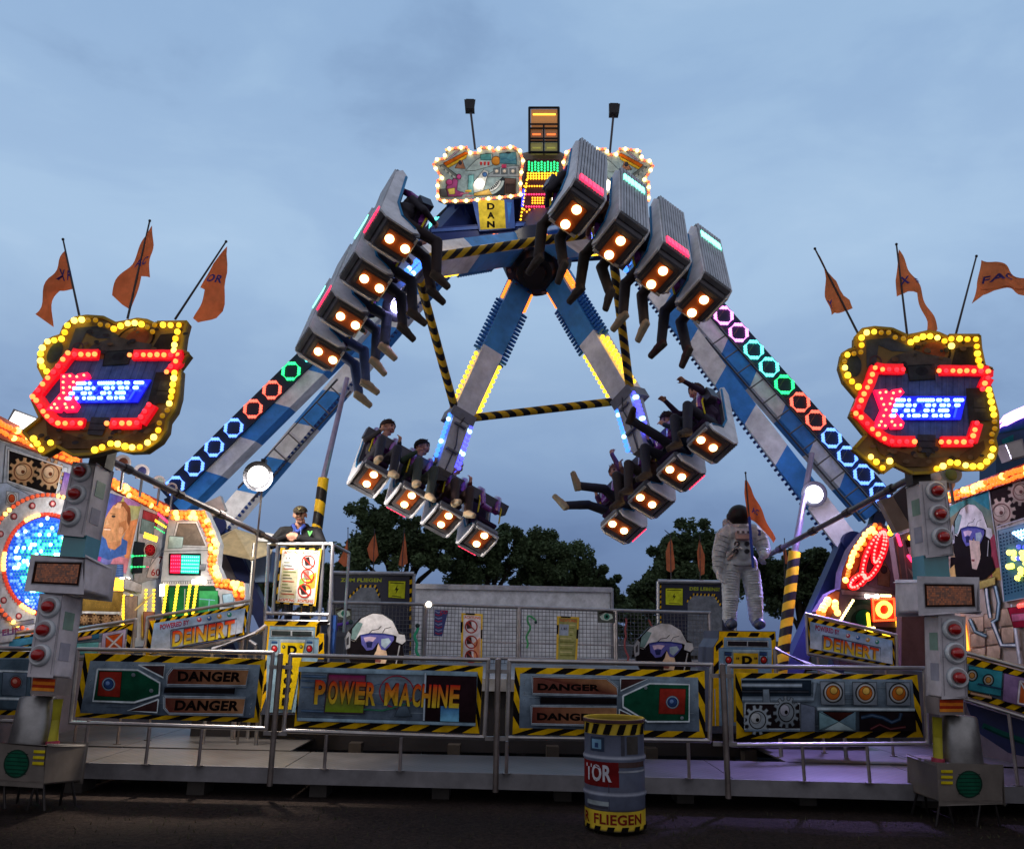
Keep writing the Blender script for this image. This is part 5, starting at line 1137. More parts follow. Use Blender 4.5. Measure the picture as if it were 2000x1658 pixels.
# ================================================================ side facades
FBG=c(175,185,205)
def blk(name,pl,z,pts,th,col,parent,mat=None,off=0.0): return build(name,slab(pl,pts,z,th,col,off),mat or PAINT,parent,ang=20)
def dotset(name,par,mat,pl,z,pts,r,off=.02):
    if len(pts)<=20:
        nm={'s':''}; 
        for p in pts:
            o=bpy.data.objects.new('light_bulb',bulb_mesh(mat)); o.location=pl(*z(*p),off); o.scale=(r,r,r); put(o,par)
        return o
    m=MB()
    for p in pts: m.sph(pl(*z(*p),off),r,(1,1,1,1),7,4)
    return build(name,m,mat,par)
def rowpts(a,b,n): return [(a[0]+(b[0]-a[0])*i/max(1,n-1),a[1]+(b[1]-a[1])*i/max(1,n-1)) for i in range(n)]
def path(pts,step):
    out=[]
    for a,b in zip(pts,pts[1:]):
        n=max(1,round(math.hypot(b[0]-a[0],b[1]-a[1])/step)); out+=[(a[0]+(b[0]-a[0])*i/n,a[1]+(b[1]-a[1])*i/n) for i in range(n)]
    return out
def border(par,pl,z,pts,step,r,rn,off=.05,w=None,hot=.3):
    out=path(pts,step)
    for p in out[:100]:
        h=rn.random()<hot; r_=r; bulb(par,pl(*z(p[0]+rn.uniform(-6,6),p[1]+rn.uniform(-6,6)),off),r*(1.25 if h else 1),E_ORGH if h else E_ORG,'orange_bulb')
rn=random.Random(9)
LW=vplane(-6.0,9.0,-5.78,14.0)
fl=thing('ride_facade','brightly painted left facade with gear painting, LED mosaic circle and portrait','facade',(-6,11,0),None)
LT=[(-900,60),(0,275),(575,475),(770,575),(1190,830)]
blk('wall_panel',LW,ZA,[(-900,-100),(0,265),(575,470),(765,570),(1200,830),(1205,1700),(-900,1900)],.12,FBG,fl)
for a,b in (([(-900,-260),(0,115),(575,400),(575,480),(0,270),(-900,-100)],0),([(762,535),(1200,745),(1200,832),(762,610)],0)): blk('bulb_fascia',LW,ZA,a,.1,c(190,85,40),fl,off=.06)
border(fl,LW,ZA,[(0,165),(570,430)],27,.034,rn,.075); border(fl,LW,ZA,[(0,225),(570,462)],27,.028,rn,.075,hot=.12); border(fl,LW,ZA,[(770,560),(1190,775)],22,.038,rn,.075); border(fl,LW,ZA,[(770,592),(1190,812)],22,.032,rn,.075,hot=.15)
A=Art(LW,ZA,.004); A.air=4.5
A.line([(0,285),(580,485)],16,c(205,210,225)); A.poly([(40,320),(475,478),(405,700),(20,585)],c(195,205,222)); A.poly([(60,345),(440,468),(385,675),(58,568)],c(26,22,24))
A.gear(160,505,105,c(200,160,120),11,ry=100,hi=c(225,195,160),dark=c(110,60,40)); A.gear(352,520,102,c(200,165,130),11,ry=110,ph=.3,hi=c(225,195,165),dark=c(110,60,40)); A.line([(60,350),(440,470),(385,678),(55,570),(60,350)],12,c(200,205,218))
A.poly([(395,690),(410,640),(445,650),(420,705)],c(200,205,218)); A.poly([(-10,585),(45,580),(230,680),(120,760),(-10,850)],c(165,180,205)); A.poly([(45,640),(130,650),(130,740),(40,735)],c(205,210,220)); A.ell(82,690,34,40,c(230,230,230)); A.ell(82,690,22,28,c(215,90,50))
A.grad([(450,505),(490,518),(440,1030),(335,1030)],c(120,90,190),c(240,205,110),10); A.poly([(300,1040),(440,1040),(430,1100),(270,1100)],c(170,130,215)); A.line([(330,1033),(440,1033)],5,c(120,100,70))
A.ring(330,1150,430,490,.28,c(205,208,218),40); A.ring(330,1150,440,500,.06,c(150,110,120),40); A.ring(330,1150,318,362,.10,c(140,45,50),40)
for k in range(9): a=D2(100+22*k); A.ell(330+375*math.cos(a),1150+425*math.sin(a),20,22,c(200,90,100)); A.ell(330+375*math.cos(a),1150+425*math.sin(a),11,12,c(240,190,190))
A.poly([(-10,1630),(260,1560),(260,1660),(-10,1700)],c(190,190,205)); A.text('ELIN',[(15,1605),(150,1580),(150,1630),(15,1650)],c(170,70,90),c(90,80,140),.05)
# painted panels further back
A.poly([(985,735),(1180,815),(1130,1230),(930,1300)],c(165,168,178)); A.poly([(1000,770),(1110,810),(1090,900),(985,880)],c(150,60,70)); A.poly([(990,830),(1080,860),(1070,960),(975,930)],c(110,140,145)); A.poly([(940,990),(1010,1000),(990,1210),(920,1215)],c(30,40,50))
A.ell(1047,1050,44,50,c(205,195,190)); A.ell(1047,1050,36,40,c(150,30,40)); A.gear(1047,1050,36,c(190,40,50),9)
A.poly([(1060,1110),(1145,1085),(1130,1250),(1020,1240)],c(200,195,198)); A.line([(1140,1030),(1020,1200)],7,c(130,130,140)); A.text('7',[(1108,1095),(1136,1095),(1134,1145),(1106,1145)],c(150,60,60),None,.02); A.text('60',[(1055,1180),(1118,1180),(1116,1230),(1053,1230)],c(150,50,50),None,.02)
A.poly([(570,1340),(860,1340),(840,1480),(575,1475)],c(150,120,60)); A.poly([(575,1475),(835,1480),(830,1500),(570,1490)],c(215,215,220)); A.poly([(560,1500),(830,1500),(820,1570),(555,1570)],c(60,40,30))
for k in range(4): A.gear(590+75*k,1535,38,c(165,130,95),9,ph=k*.3,dark=c(70,45,35))
A.poly([(755,1150),(860,1150),(860,1240),(760,1240)],c(110,140,200)); 
for k in range(5): A.line([(760,1165+16*k),(862,1160+16*k)],6,c(60,100,180))
A.poly([(870,1240),(990,1290),(985,1350),(860,1320)],c(190,190,198)); A.poly([(870,1370),(960,1370),(950,1660),(870,1660)],c(150,130,120)); A.line([(940,1470),(1060,1360)],14,c(215,190,130)); A.poly([(1000,1480),(1080,1480),(1080,1660),(1000,1660)],c(160,110,100))
A.done('facade_painting',fl)
# portrait of a smiling man
A=Art(LW,ZA,.02); q=[(748,640),(992,722),(882,1222),(600,1105)]
A.grad(q,c(190,200,120),c(120,120,205),5); A.grad([(748,640),(860,680),(740,900),(660,930)],c(60,110,200),c(120,90,180),5,True); A.poly([(900,850),(970,830),(890,1190),(850,1000)],c(225,150,100)); A.poly([(610,1030),(740,1010),(700,1130),(600,1105)],c(205,70,150)); A.poly([(800,1090),(900,1110),(880,1215),(760,1165)],c(215,140,160)); A.poly([(860,650),(985,700),(975,745),(870,735)],c(170,130,200)); A.poly([(610,1010),(660,960),(745,960),(770,1060),(840,960),(890,990),(880,1080),(760,1120),(650,1080)],c(70,110,190))
A.poly([(790,740),(830,715),(870,715),(905,755),(912,830),(900,890),(870,930),(850,960),(845,1010),(800,1050),(755,1035),(740,975),(722,960),(705,925),(715,880),(735,830),(755,790)],c(225,165,120)); A.poly([(795,738),(830,713),(872,713),(908,755),(914,835),(900,885),(885,850),(890,790),(860,745),(820,740)],c(150,95,65)); A.poly([(830,860),(880,840),(885,905),(850,940),(835,925)],c(205,140,95)); A.ell(845,912,17,24,c(235,180,140)); A.ell(792,815,14,9,c(70,60,60)); A.line([(770,795),(805,800)],5,c(120,75,50)); A.line([(725,905),(770,908)],7,c(250,235,225)); A.line([(722,895),(775,900)],4,c(160,80,60)); A.poly([(745,830),(760,870),(735,880)],c(240,190,150)); A.poly([(820,720),(850,725),(840,760),(800,755)],c(245,200,160)); A.poly([(755,1000),(840,985),(840,1015),(800,1050),(760,1038)],c(205,145,105))
A.line(q+[q[0]],9,c(195,200,215)); A.done('portrait_painting',fl)
m=MB(); m.tube([LW(*ZA(632,960),.06),LW(*ZA(600,1105),.06)],.02,6); build('light_tube',m,E_WHT,fl)
# LED mosaic disc
pn=MB(); ctr=(330,1150); vs=[];cs=[]
N_=36
vs.append(LW(*ZA(*ctr),.03)); cs.append(c(20,190,130))
for rr,cl in ((.55,c(20,140,150)),(1.0,c(30,70,200))):
    for i in range(N_): a=2*math.pi*i/N_; vs.append(LW(*ZA(ctr[0]+290*rr*math.cos(a),ctr[1]+330*rr*math.sin(a)),.03)); cs.append(cl)
pn.add(vs,[(0,1+i,1+(i+1)%N_) for i in range(N_)]+[(1+i,1+N_+i,1+N_+(i+1)%N_,1+(i+1)%N_) for i in range(N_)],cs)
EM,em_nt,em_b=nodes('led_panel_glow'); at_=em_nt.nodes.new('ShaderNodeAttribute'); at_.attribute_name='Col'; em_nt.links.new(at_.outputs['Color'],em_b.inputs['Base Color']); em_nt.links.new(at_.outputs['Color'],em_b.inputs['Emission Color']); em_b.inputs['Emission Strength'].default_value=.8
lp=build('led_panel',pn,EM,fl,ang=0)
gp=[];bp_=[];dk=[];wh_=[]
for i in range(-13,14):
    for j in range(-14,15):
        x,y=i*22+(j%2)*11,j*23
        rr=math.hypot(x/290,y/330)
        if rr<.98:
            k=rn.random(); (wh_ if k<.10 else gp if (rr<.7 and k<.5) else bp_ if k<.4 else dk).append((ctr[0]+x,ctr[1]+y))
for nm,mat,ps,r in (('white_led_dots',E(190,255,250,4.0),wh_,.024),('green_led_dots',E(70,255,170,2.2),gp,.021),('blue_led_dots',E(80,120,255,2.4),bp_,.019),('dim_led_dots',E(20,75,190,.8),dk,.015)):
    o=dotset(nm,lp,mat,LW,ZA,ps,r,.035); o['kind']='stuff'
ringp=lambda rx,ry,n,a0,a1:[(330+rx*math.cos(D2(a0+(a1-a0)*i/(n-1))),1150+ry*math.sin(D2(a0+(a1-a0)*i/(n-1)))) for i in range(n)]
for i,p in enumerate(ringp(305,350,44,95,285)): bulb(fl,LW(*ZA(*p),.03),.026,(E_ORGH if i%15 in(3,4,5,6,7) else E(190,60,40,.9)),'ring_bulb')
for i,p in enumerate(ringp(425,485,44,80,290)): bulb(fl,LW(*ZA(*p),.03),.026,(E_ORGH if i%11 in(8,9) else E(200,80,45,1.0)),'ring_bulb')
for nm,mat,ps,r in (('red_light_bar',E_MAG,rowpts((1100,800),(1170,860),7),.03),('yellow_light_bar',E_YEL,rowpts((1080,845),(1150,890),7)+rowpts((1005,935),(1090,965),9)+rowpts((1000,955),(1085,985),9),.028),('green_light_bar',E_GRN,rowpts((1075,890),(1140,930),7)+rowpts((925,1092),(1010,1088),9)+rowpts((920,1168),(1005,1166),9),.02),
  ('pink_light_bar',E_MAG,rowpts((1020,1168),(1110,1168),9),.016),('amber_light_row',E(255,190,50,2.8),[p for k in range(4) for p in rowpts((600-4*k,1378+20*k),(835-4*k,1388+22*k),22)]+[p for k in range(5) for p in rowpts((755,1245+18*k),(855,1255+18*k),9)]+rowpts((660,1440),(660,1485),5),.02),
  ('white_light_row',E_WHT,rowpts((840,1248),(900,1248),6),.016),('red_light_row',E(255,50,40,2),rowpts((735,1355),(770,1355),4)+rowpts((880,1400),(880,1530),14),.02),
  ('yellow_light_column',E_YEL,[p for x in (918,865,1020,1075) for p in rowpts((x,1370 if x<1000 else 1330),(x-8,1640),13)],.022),('green_light_column',E_GRN,rowpts((942,1385),(930,1500),10),.016)): dotset(nm,fl,mat,LW,ZA,ps,r)
# end panel with arched house shape (faces the visitor)
HPn=Plane(P(390,1120,13.4),(.15,1,0))
hz=thing('house_facade','house shaped light panel with red and green LED screen and green doorway','facade',HPn(390,1230))
out=[(1185,770),(1430,770),(1500,920),(1530,1010),(1515,1160),(1560,1260),(1710,1280),(1712,1420),(1550,1700),(1150,1700),(1120,1290),(1140,1090)]
blk('wall_panel',HPn,ZA,out,.15,c(178,182,188),hz)
A=Art(HPn,ZA); A.air=4.5; A.poly([(1205,775),(1425,775),(1490,930),(1520,1010),(1500,1160),(1545,1275),(1700,1290),(1705,1415),(1640,1415),(1640,1340),(1510,1310),(1450,1160),(1465,1000),(1380,835),(1200,835)],c(200,100,55))
A.poly([(1235,850),(1375,850),(1455,1035),(1190,1025)],c(205,208,212)); A.poly([(1248,865),(1365,865),(1432,1020),(1208,1012)],c(120,110,100)); A.poly([(1180,950),(1280,960),(1270,1035),(1170,1040)],c(165,190,190)); A.line([(1130,1060),(1460,1050)],6,c(110,115,120)); A.poly([(1130,1270),(1490,1260),(1500,1300),(1120,1305)],c(200,200,205))
for k in range(22): A.poly([(1130+16*k,1265),(1138+16*k,1265),(1138+16*k,1285),(1130+16*k,1285)],c(130,132,138))
A.poly([(1140,1300),(1490,1300),(1530,1380),(1530,1700),(1140,1700)],c(22,70,42)); A.grad([(1180,1310),(1320,1310),(1320,1640),(1180,1640)],c(25,90,50),c(40,140,80)); A.poly([(1390,1330),(1520,1335),(1520,1500),(1380,1500)],c(60,150,90)); A.line([(1390,1390),(1500,1400)],7,c(120,170,190)); A.line([(1460,1390),(1455,1480)],7,c(120,170,190)); A.line([(1290,1320),(1285,1470)],5,c(190,190,190))
A.poly([(1180,1075),(1400,1075),(1400,1225),(1180,1220)],c(30,32,36)); A.poly([(1550,1360),(1630,1350),(1630,1440),(1560,1440)],c(150,180,200)); A.poly([(1390,1150),(1440,1150),(1430,1190),(1390,1190)],c(120,125,135)); A.done('facade_painting',hz)
A=Art(HPn,ZA,.03); A.poly([(1192,1082),(1262,1082),(1255,1212),(1185,1210)],c(220,20,60)); A.done('red_led_screen',hz,E(230,15,60,.9)); A=Art(HPn,ZA,.03); A.poly([(1266,1084),(1396,1088),(1386,1214),(1260,1212)],c(30,170,140)); A.done('green_led_screen',hz,E(20,190,160,.75))
dotset('red_led_dots',hz,E(255,60,100,2.6),HPn,ZA,[p for k in range(5) for p in rowpts((1200-k,1095+25*k),(1255-k,1095+25*k),5)],.016); dotset('green_led_dots',hz,E(120,255,220,3),HPn,ZA,[p for k in range(5) for p in rowpts((1275-k,1098+25*k),(1385-k,1100+25*k),9)],.016)
m=MB(); m.tube([HPn(*ZA(1345,1272),.06),HPn(*ZA(1430,1272),.06)],.04,8); m.tube([HPn(*ZA(1130,1290),.06),HPn(*ZA(1130,1370),.06)],.035,8); build('light_tube',m,E_WHT,hz)
dotset('yellow_light_column',hz,E_YEL,HPn,ZA,[p for x in (1165,1240,1325,1372) for p in rowpts((x,1300),(x-28,1500),10)],.026)
border(hz,HPn,ZA,[(1200,790),(1415,790),(1480,930),(1505,1010),(1490,1150),(1530,1262),(1690,1290),(1685,1400)],30,.04,rn,.03); border(hz,HPn,ZA,[(1200,820),(1395,820),(1445,940),(1470,1010),(1460,1150),(1510,1290),(1640,1310),(1640,1400)],30,.036,rn,.03,hot=.15)
# lit floodlight box and spotlights along the top of the facade
fb=thing('floodlight_box','white lit floodlight box on top of the left facade','floodlight',LW(*ZA(150,230),.0))
FBp=yplane(9.6); blk('housing',FBp,ZA,[(95,65),(270,130),(205,255),(50,150)],.25,c(120,120,125),fb); blk('lit_glass',FBp,ZA,[(105,82),(262,140),(202,240),(65,150)],.02,(1,1,1,1),fb,E(255,250,245,3.0),off=.025)
for i,(u,v,r) in enumerate(((239,904,.10),(276,921,.10),(310,941,.09),(335,953,.085))):
    p=P(u,v,10.8+i*.9); t=thing('spotlight',['round white spotlight nearest to the left tower on the facade top','second round spotlight from the left tower on the facade top','third round spotlight from the left tower on the facade top','farthest round spotlight on the left facade top'][i],'spotlight',p-V((0,0,.3)),'round spotlights along the left facade top')
    m=MB(); m.lathe(p,[(0,.16),(.06,.15),(r,.05),(r*1.1,0),(r*.95,-.005),(0,.02)],18,c(195,185,190),(-.3,1,.1)); m.sph(p+V((0,.0,0)),(r*.75,.02,r*.75),[c(110,60,40),c(60,60,110),c(150,170,170),c(60,60,100)][i],14,8); build('housing',m,PAINT,t)
    m=MB(); m.cyl(p-V((0,-.05,.36)),p-V((0,-.05,.06)),.02,None,8,c(120,120,125)); m.beam(p+V((-r,.05,-.08)),p+V((r,.05,-.08)),.02,.02,c(110,110,112)); build('stand',m,METAL,t)
# ================================================================ right facade
RW=vplane(6.0,9.0,5.88,14.0)
fr_=thing('ride_facade','dim right facade with pilot helmet painting, gears and turquoise LED board','facade',(6,11,0))
blk('wall_panel',RW,ZI,[(700,640),(1200,350),(1824,140),(2600,-200),(2600,1900),(1000,1660),(760,1500)],.12,c(180,165,155),fr_)
blk('bulb_fascia',RW,ZI,[(1195,265),(1824,20),(2600,-330),(2600,-190),(1824,140),(1205,345)],.1,c(170,60,35),fr_,off=.06)
border(fr_,RW,ZI,[(1210,285),(1824,60),(1950,10)],27,.034,rn,.075); border(fr_,RW,ZI,[(1215,320),(1824,110),(1950,60)],27,.028,rn,.075,hot=.15)
A=Art(RW,ZI); A.air=5
A.line([(1200,360),(1824,150)],14,c(200,195,205)); A.poly([(1550,235),(1824,150),(1900,130),(1900,450),(1600,530)],c(40,28,32)); A.gear(1640,420,120,c(200,180,170),11,ry=125,hi=c(225,205,195),dark=c(120,80,80)); A.gear(1800,250,110,c(190,172,165),11,ry=115,ph=.25,hi=c(220,200,190),dark=c(120,80,80)); A.line([(1600,535),(1900,440)],12,c(200,195,205)); A.line([(1535,230),(1640,960)],14,c(195,200,215))
for x0,y0,w_,h_ in ((1385,1270,110,120),(1500,1240,100,110),(1620,1200,110,140),(1390,1400,120,110),(1520,1370,110,120),(1640,1350,100,130),(1400,1520,110,100),(1520,1500,110,110)): A.poly([(x0,y0),(x0+w_,y0-12),(x0+w_,y0+h_-12),(x0,y0+h_)],c(196,168,146)); A.line([(x0,y0),(x0+w_,y0-12),(x0+w_,y0+h_-12),(x0,y0+h_),(x0,y0)],5,c(120,90,75))
A.line([(1515,1020),(1530,1150),(1550,1270)],34,c(70,90,110)); A.line([(1515,1020),(1530,1150),(1550,1270)],20,c(205,215,222)); A.line([(1590,1010),(1620,1150),(1605,1280),(1560,1310)],36,c(70,90,110)); A.line([(1590,1010),(1620,1150),(1605,1280),(1560,1310)],18,c(160,190,205)); A.line([(1570,1310),(1640,1490),(1760,1490)],38,c(80,95,115)); A.line([(1570,1310),(1640,1490),(1760,1490)],22,c(205,215,225)); A.line([(1385,1280),(1430,1380),(1520,1420)],34,c(80,100,115)); A.line([(1385,1280),(1430,1380),(1520,1420)],18,c(150,175,185))
A.poly([(1450,980),(1590,935),(1590,1000),(1460,1040)],c(190,170,100)); A.line([(1450,980),(1590,935),(1590,1000),(1460,1040),(1450,980)],6,c(110,95,60)); A.line([(1750,1340),(1790,1640)],30,c(205,205,215)); A.line([(1720,1160),(1745,1330)],16,c(190,190,200))
A.poly([(1690,1190),(1900,1160),(1900,1340),(1740,1350)],c(170,30,60)); A.poly([(1720,1240),(1900,1225),(1900,1280),(1730,1300)],c(225,120,160)); A.done('facade_painting',fr_)
def pilot(A,f,full=False):
    g=lambda pts:[f(*p) for p in pts]
    A.poly(g([(.04,.55),(.10,.30),(.25,.10),(.45,.0),(.62,.03),(.78,.14),(.88,.34),(.93,.5),(.96,.8),(.93,1.0),(.12,1.0),(.05,.8)]),c(24,20,24))
    A.poly(g([(.10,.52),(.13,.30),(.28,.10),(.46,.01),(.62,.03),(.78,.15),(.87,.36),(.90,.47),(.80,.42),(.62,.385),(.42,.38),(.25,.42),(.16,.55)]),c(212,210,214))
    A.poly(g([(.10,.52),(.13,.30),(.22,.17),(.30,.2),(.24,.36),(.18,.5)]),c(120,150,150)); A.line(g([(.4,.39),(.45,.33),(.55,.31),(.6,.25)]),(f(1,0)[0]-f(0,0)[0])*.012,c(60,60,66)); A.line(g([(.62,.38),(.66,.3),(.76,.27)]),(f(1,0)[0]-f(0,0)[0])*.01,c(60,60,66))
    A.poly(g([(.86,.40),(.98,.42),(1.0,.54),(.94,.60),(.84,.55)]),c(205,205,210)); A.poly(g([(.0,.48),(.06,.35),(.10,.40),(.09,.66),(.02,.70)]),c(150,152,160)); A.poly(g([(.03,.5),(.07,.44),(.07,.6),(.03,.62)]),c(60,60,66))
    A.poly(g([(.26,.42),(.42,.385),(.62,.39),(.80,.43),(.81,.50),(.74,.62),(.66,.72),(.60,.70),(.55,.56),(.46,.70),(.36,.72),(.28,.60)]),c(95,95,170)); A.poly(g([(.26,.42),(.42,.385),(.62,.39),(.80,.43),(.79,.455),(.62,.42),(.42,.415),(.28,.45)]),c(50,60,130)); A.poly(g([(.31,.47),(.42,.45),(.52,.47),(.46,.55),(.40,.53),(.34,.56)]),c(205,180,205)); A.poly(g([(.35,.56),(.46,.55),(.44,.66),(.37,.66)]),c(40,44,90)); A.poly(g([(.60,.50),(.72,.48),(.76,.55),(.66,.68),(.60,.62)]),c(165,185,200))
    A.poly(g([(.55,.58),(.60,.70),(.68,.72),(.70,.85),(.66,1.0),(.50,1.0),(.50,.86),(.47,.82),(.52,.72)]),c(222,190,160)); A.poly(g([(.50,.88),(.60,.9),(.58,.95),(.5,.94)]),c(140,80,75)); A.line(g([(.9,.62),(.84,.98)]),(f(1,0)[0]-f(0,0)[0])*.02,c(170,170,175))
    A.line(g([(.1,.5),(.2,.54)]),(f(1,0)[0]-f(0,0)[0])*.02,c(60,60,60))
A=Art(RW,ZI,.015); A.grad([(1215,372),(1532,232),(1640,965),(1245,965)],c(60,130,130),c(190,140,90),6); A.poly([(1400,300),(1532,240),(1545,400),(1440,330)],c(50,130,150)); A.poly([(1480,540),(1585,600),(1640,960),(1560,950)],c(165,70,90)); A.poly([(1560,880),(1628,860),(1640,960),(1570,955)],c(190,160,80)); A.poly([(1215,470),(1300,400),(1250,600)],c(120,110,90))
pilot(A,lambda s,t:(1215+340*s+t*25,345+t*480)); A.poly([(1230,780),(1560,770),(1590,880),(1500,965),(1250,965),(1225,880)],c(24,18,22)); A.poly([(1380,640),(1465,650),(1470,790),(1440,880),(1405,870),(1395,790)],c(215,190,175)); A.poly([(1398,795),(1425,795),(1422,815),(1400,812)],c(130,75,75)); A.poly([(1215,880),(1260,840),(1275,960),(1240,950)],c(205,170,110)); A.done('pilot_painting',fr_)
tb=blk('led_board',RW,ZI,[(1605,560),(1900,480),(1900,1095),(1660,1140)],.03,c(30,115,150),fr_,off=.035)
A=Art(RW,ZI,.04); A.line([(1605,560),(1900,480)],10,c(190,200,215)); A.line([(1605,560),(1660,1140),(1900,1095)],10,c(190,200,215)); 
for i in range(10):
    for j in range(18):
        x=1630+26*i+j*2.6; y=600+28*j-i*7
        if 1<i<9 and 3<j<13: continue
        A.ell(x,y,8,8,c(18,60,95),8)
A.done('dark_lamps',tb); dotset('blue_led_dots',tb,E_LED,RW,ZI,[p for k in range(4) for p in rowpts((1745+22*k,585-0*k+14*k),(1900,545+18*k),9-k)],.024,.05); dotset('yellow_led_dots',tb,E(255,235,90,3.4),RW,ZI,[(1705,742),(1740,742),(1745,785),(1700,855),(1725,850),(1798,878),(1800,912),(1773,948),(1810,745),(1815,785),(1840,830),(1850,760),(1860,900)],.034,.05); dotset('cyan_led_dots',tb,E_BLU,RW,ZI,[(1775,790),(1780,695),(1830,700)],.024,.05)
dotset('amber_light_column',fr_,E(255,150,50,2.6),RW,ZI,rowpts((1315,1270),(1330,1330),5)+rowpts((1335,1310),(1365,1520),14),.026); dotset('red_light_row',fr_,E(255,70,60,2.6),RW,ZI,rowpts((1790,1175),(1860,1160),6),.03)
# neon rocket panel facing the visitor
NP=Plane(P(1690,1130,12.2),(-.2,1,0)); nf=thing('neon_facade','dark rocket shaped light panel with red neon ovals and a glowing sun square','facade',NP(1690,1240))
ob=[(610,505),(660,495),(760,560),(800,800),(840,1300),(830,1660),(340,1660),(160,1300),(150,1220),(240,1080),(300,1045),(338,1035),(350,900),(420,720),(510,600)]
blk('wall_panel',NP,ZI,ob,.15,c(88,72,92),nf)
A=Art(NP,ZI); A.air=5; A.poly([(610,510),(665,500),(700,560),(560,720),(440,940),(400,1040),(340,1030),(352,900),(422,722),(512,602)],c(150,80,55)); A.poly([(240,1080),(300,1050),(335,1060),(320,1160),(240,1290),(155,1240)],c(160,95,60)); A.poly([(700,590),(770,620),(830,1075),(560,1010)],c(105,88,112)); A.poly([(640,880),(700,820),(740,900),(735,1020),(640,1000)],c(120,95,85)); A.ell(690,880,26,30,c(60,55,66)); A.poly([(340,1040),(830,1085),(830,1110),(350,1085)],c(130,120,130)); A.poly([(420,1120),(590,1125),(600,1340),(350,1340)],c(30,48,40)); A.ring(520,1290,140,130,.3,c(60,75,66),24,170,350); A.ell(530,1270,70,70,c(20,85,60)); A.poly([(350,1340),(800,1350),(800,1480),(330,1470)],c(50,45,48)); A.done('facade_painting',nf)
def neon(nm,cx,cy,rx,ry,rot,mat,n=34):
    pts=[]
    for i in range(n):
        a=2*math.pi*i/n; x,y=rx*math.cos(a),ry*math.sin(a); r_=D2(rot); pts.append((cx+x*math.cos(r_)-y*math.sin(r_),cy+x*math.sin(r_)+y*math.cos(r_)))
    m=MB(); P3=[NP(*ZI(*p),.04) for p in pts+pts[:1]]; m.tube(P3,.045,7); o=build(nm,m,E(220,10,25,1.2),nf)
    dotset('led_dots',o,E(255,120,110,3.0),NP,ZI,pts,.017,.085); return o
neon('red_neon_loop',615,760,62,205,22,None); neon('red_neon_loop',480,970,32,75,52,None,16); neon('red_neon_loop',650,700,28,125,14,None,24)
border(nf,NP,ZI,[(620,520),(540,600),(470,700),(435,780),(400,890),(375,1000)],44,.036,rn,.03,hot=.6); border(nf,NP,ZI,[(655,540),(580,620),(500,715),(455,800)],50,.034,rn,.03,hot=.5); border(nf,NP,ZI,[(240,1130),(170,1225),(210,1250)],30,.045,rn,.03,hot=.8); border(nf,NP,ZI,[(290,1150),(320,1260)],34,.04,rn,.03,hot=.8)
sq=blk('sun_square',NP,ZI,[(592,1115),(780,1105),(795,1295),(602,1302)],.03,c(190,30,20),nf,E(220,30,15,.8),off=.035)
m=MB(); P3=[NP(*ZI(692+52*math.cos(2*math.pi*i/28),1202+55*math.sin(2*math.pi*i/28)),.06) for i in range(29)]; m.tube(P3,.03,8); build('sun_ring',m,E(255,190,70,4.0),sq); dotset('led_dots',sq,E(255,90,40,2.0),NP,ZI,path([(602,1125),(770,1115),(785,1285),(612,1292),(602,1125)],17),.018,.05)
m=MB(); m.tube([NP(*ZI(545,1095),.05),NP(*ZI(640,1095),.05)],.035,8); build('light_tube',m,E_WHT,nf)
dotset('yellow_light_column',nf,E_YEL,NP,ZI,[p for x,y0,y1 in ((795,1255,1360),(860,1290,1410),(880,1270,1400),(915,1275,1380),(835,1390,1420),(560,1240,1330)) for p in rowpts((x,y0),(x+10,y1),11)]+rowpts((550,1350),(600,1400),5)+rowpts((690,1400),(730,1425),3),.026); dotset('white_light_row',nf,E(255,220,150,3.5),NP,ZI,rowpts((540,1358),(610,1352),6)+rowpts((440,1130),(340,1290),9)+rowpts((670,1090),(740,1092),6),.022)
dotset('red_light_panel',nf,E_MAG,NP,ZI,[p for k in range(9) for p in rowpts((945,1265+22*k),(1020,1262+22*k),6)],.02)
wl=thing('facade_wing','pink and red lit strip of facade between the neon panel and the right tower','facade',P(1770,1240,11.6)); WP=Plane(P(1770,1100,11.6),(-.3,1,0)); blk('wall_panel',WP,ZI,[(765,620),(930,560),(1130,900),(1100,1660),(830,1660),(835,1090)],.1,c(105,82,92),wl); A=Art(WP,ZI); A.poly([(860,640),(960,650),(1000,900),(980,960),(900,800)],c(40,26,32)); A.poly([(880,700),(950,690),(960,760),(900,770)],c(190,190,205)); A.line([(790,640),(850,1100)],12,c(150,100,95)); A.line([(840,630),(880,960)],10,c(170,120,130)); A.poly([(880,860),(980,950),(1000,1000),(960,1010)],c(170,150,150)); A.done('facade_painting',wl)
dotset('red_led_dots',wl,E_MAG,WP,ZI,rowpts((800,600),(825,680),9)+rowpts((890,770),(950,850),9)+rowpts((910,790),(960,860),7)+rowpts((925,700),(945,750),5),.024); dotset('yellow_led_dots',wl,E_YEL,WP,ZI,[(905,622),(740,535),(752,570),(742,585)],.04)
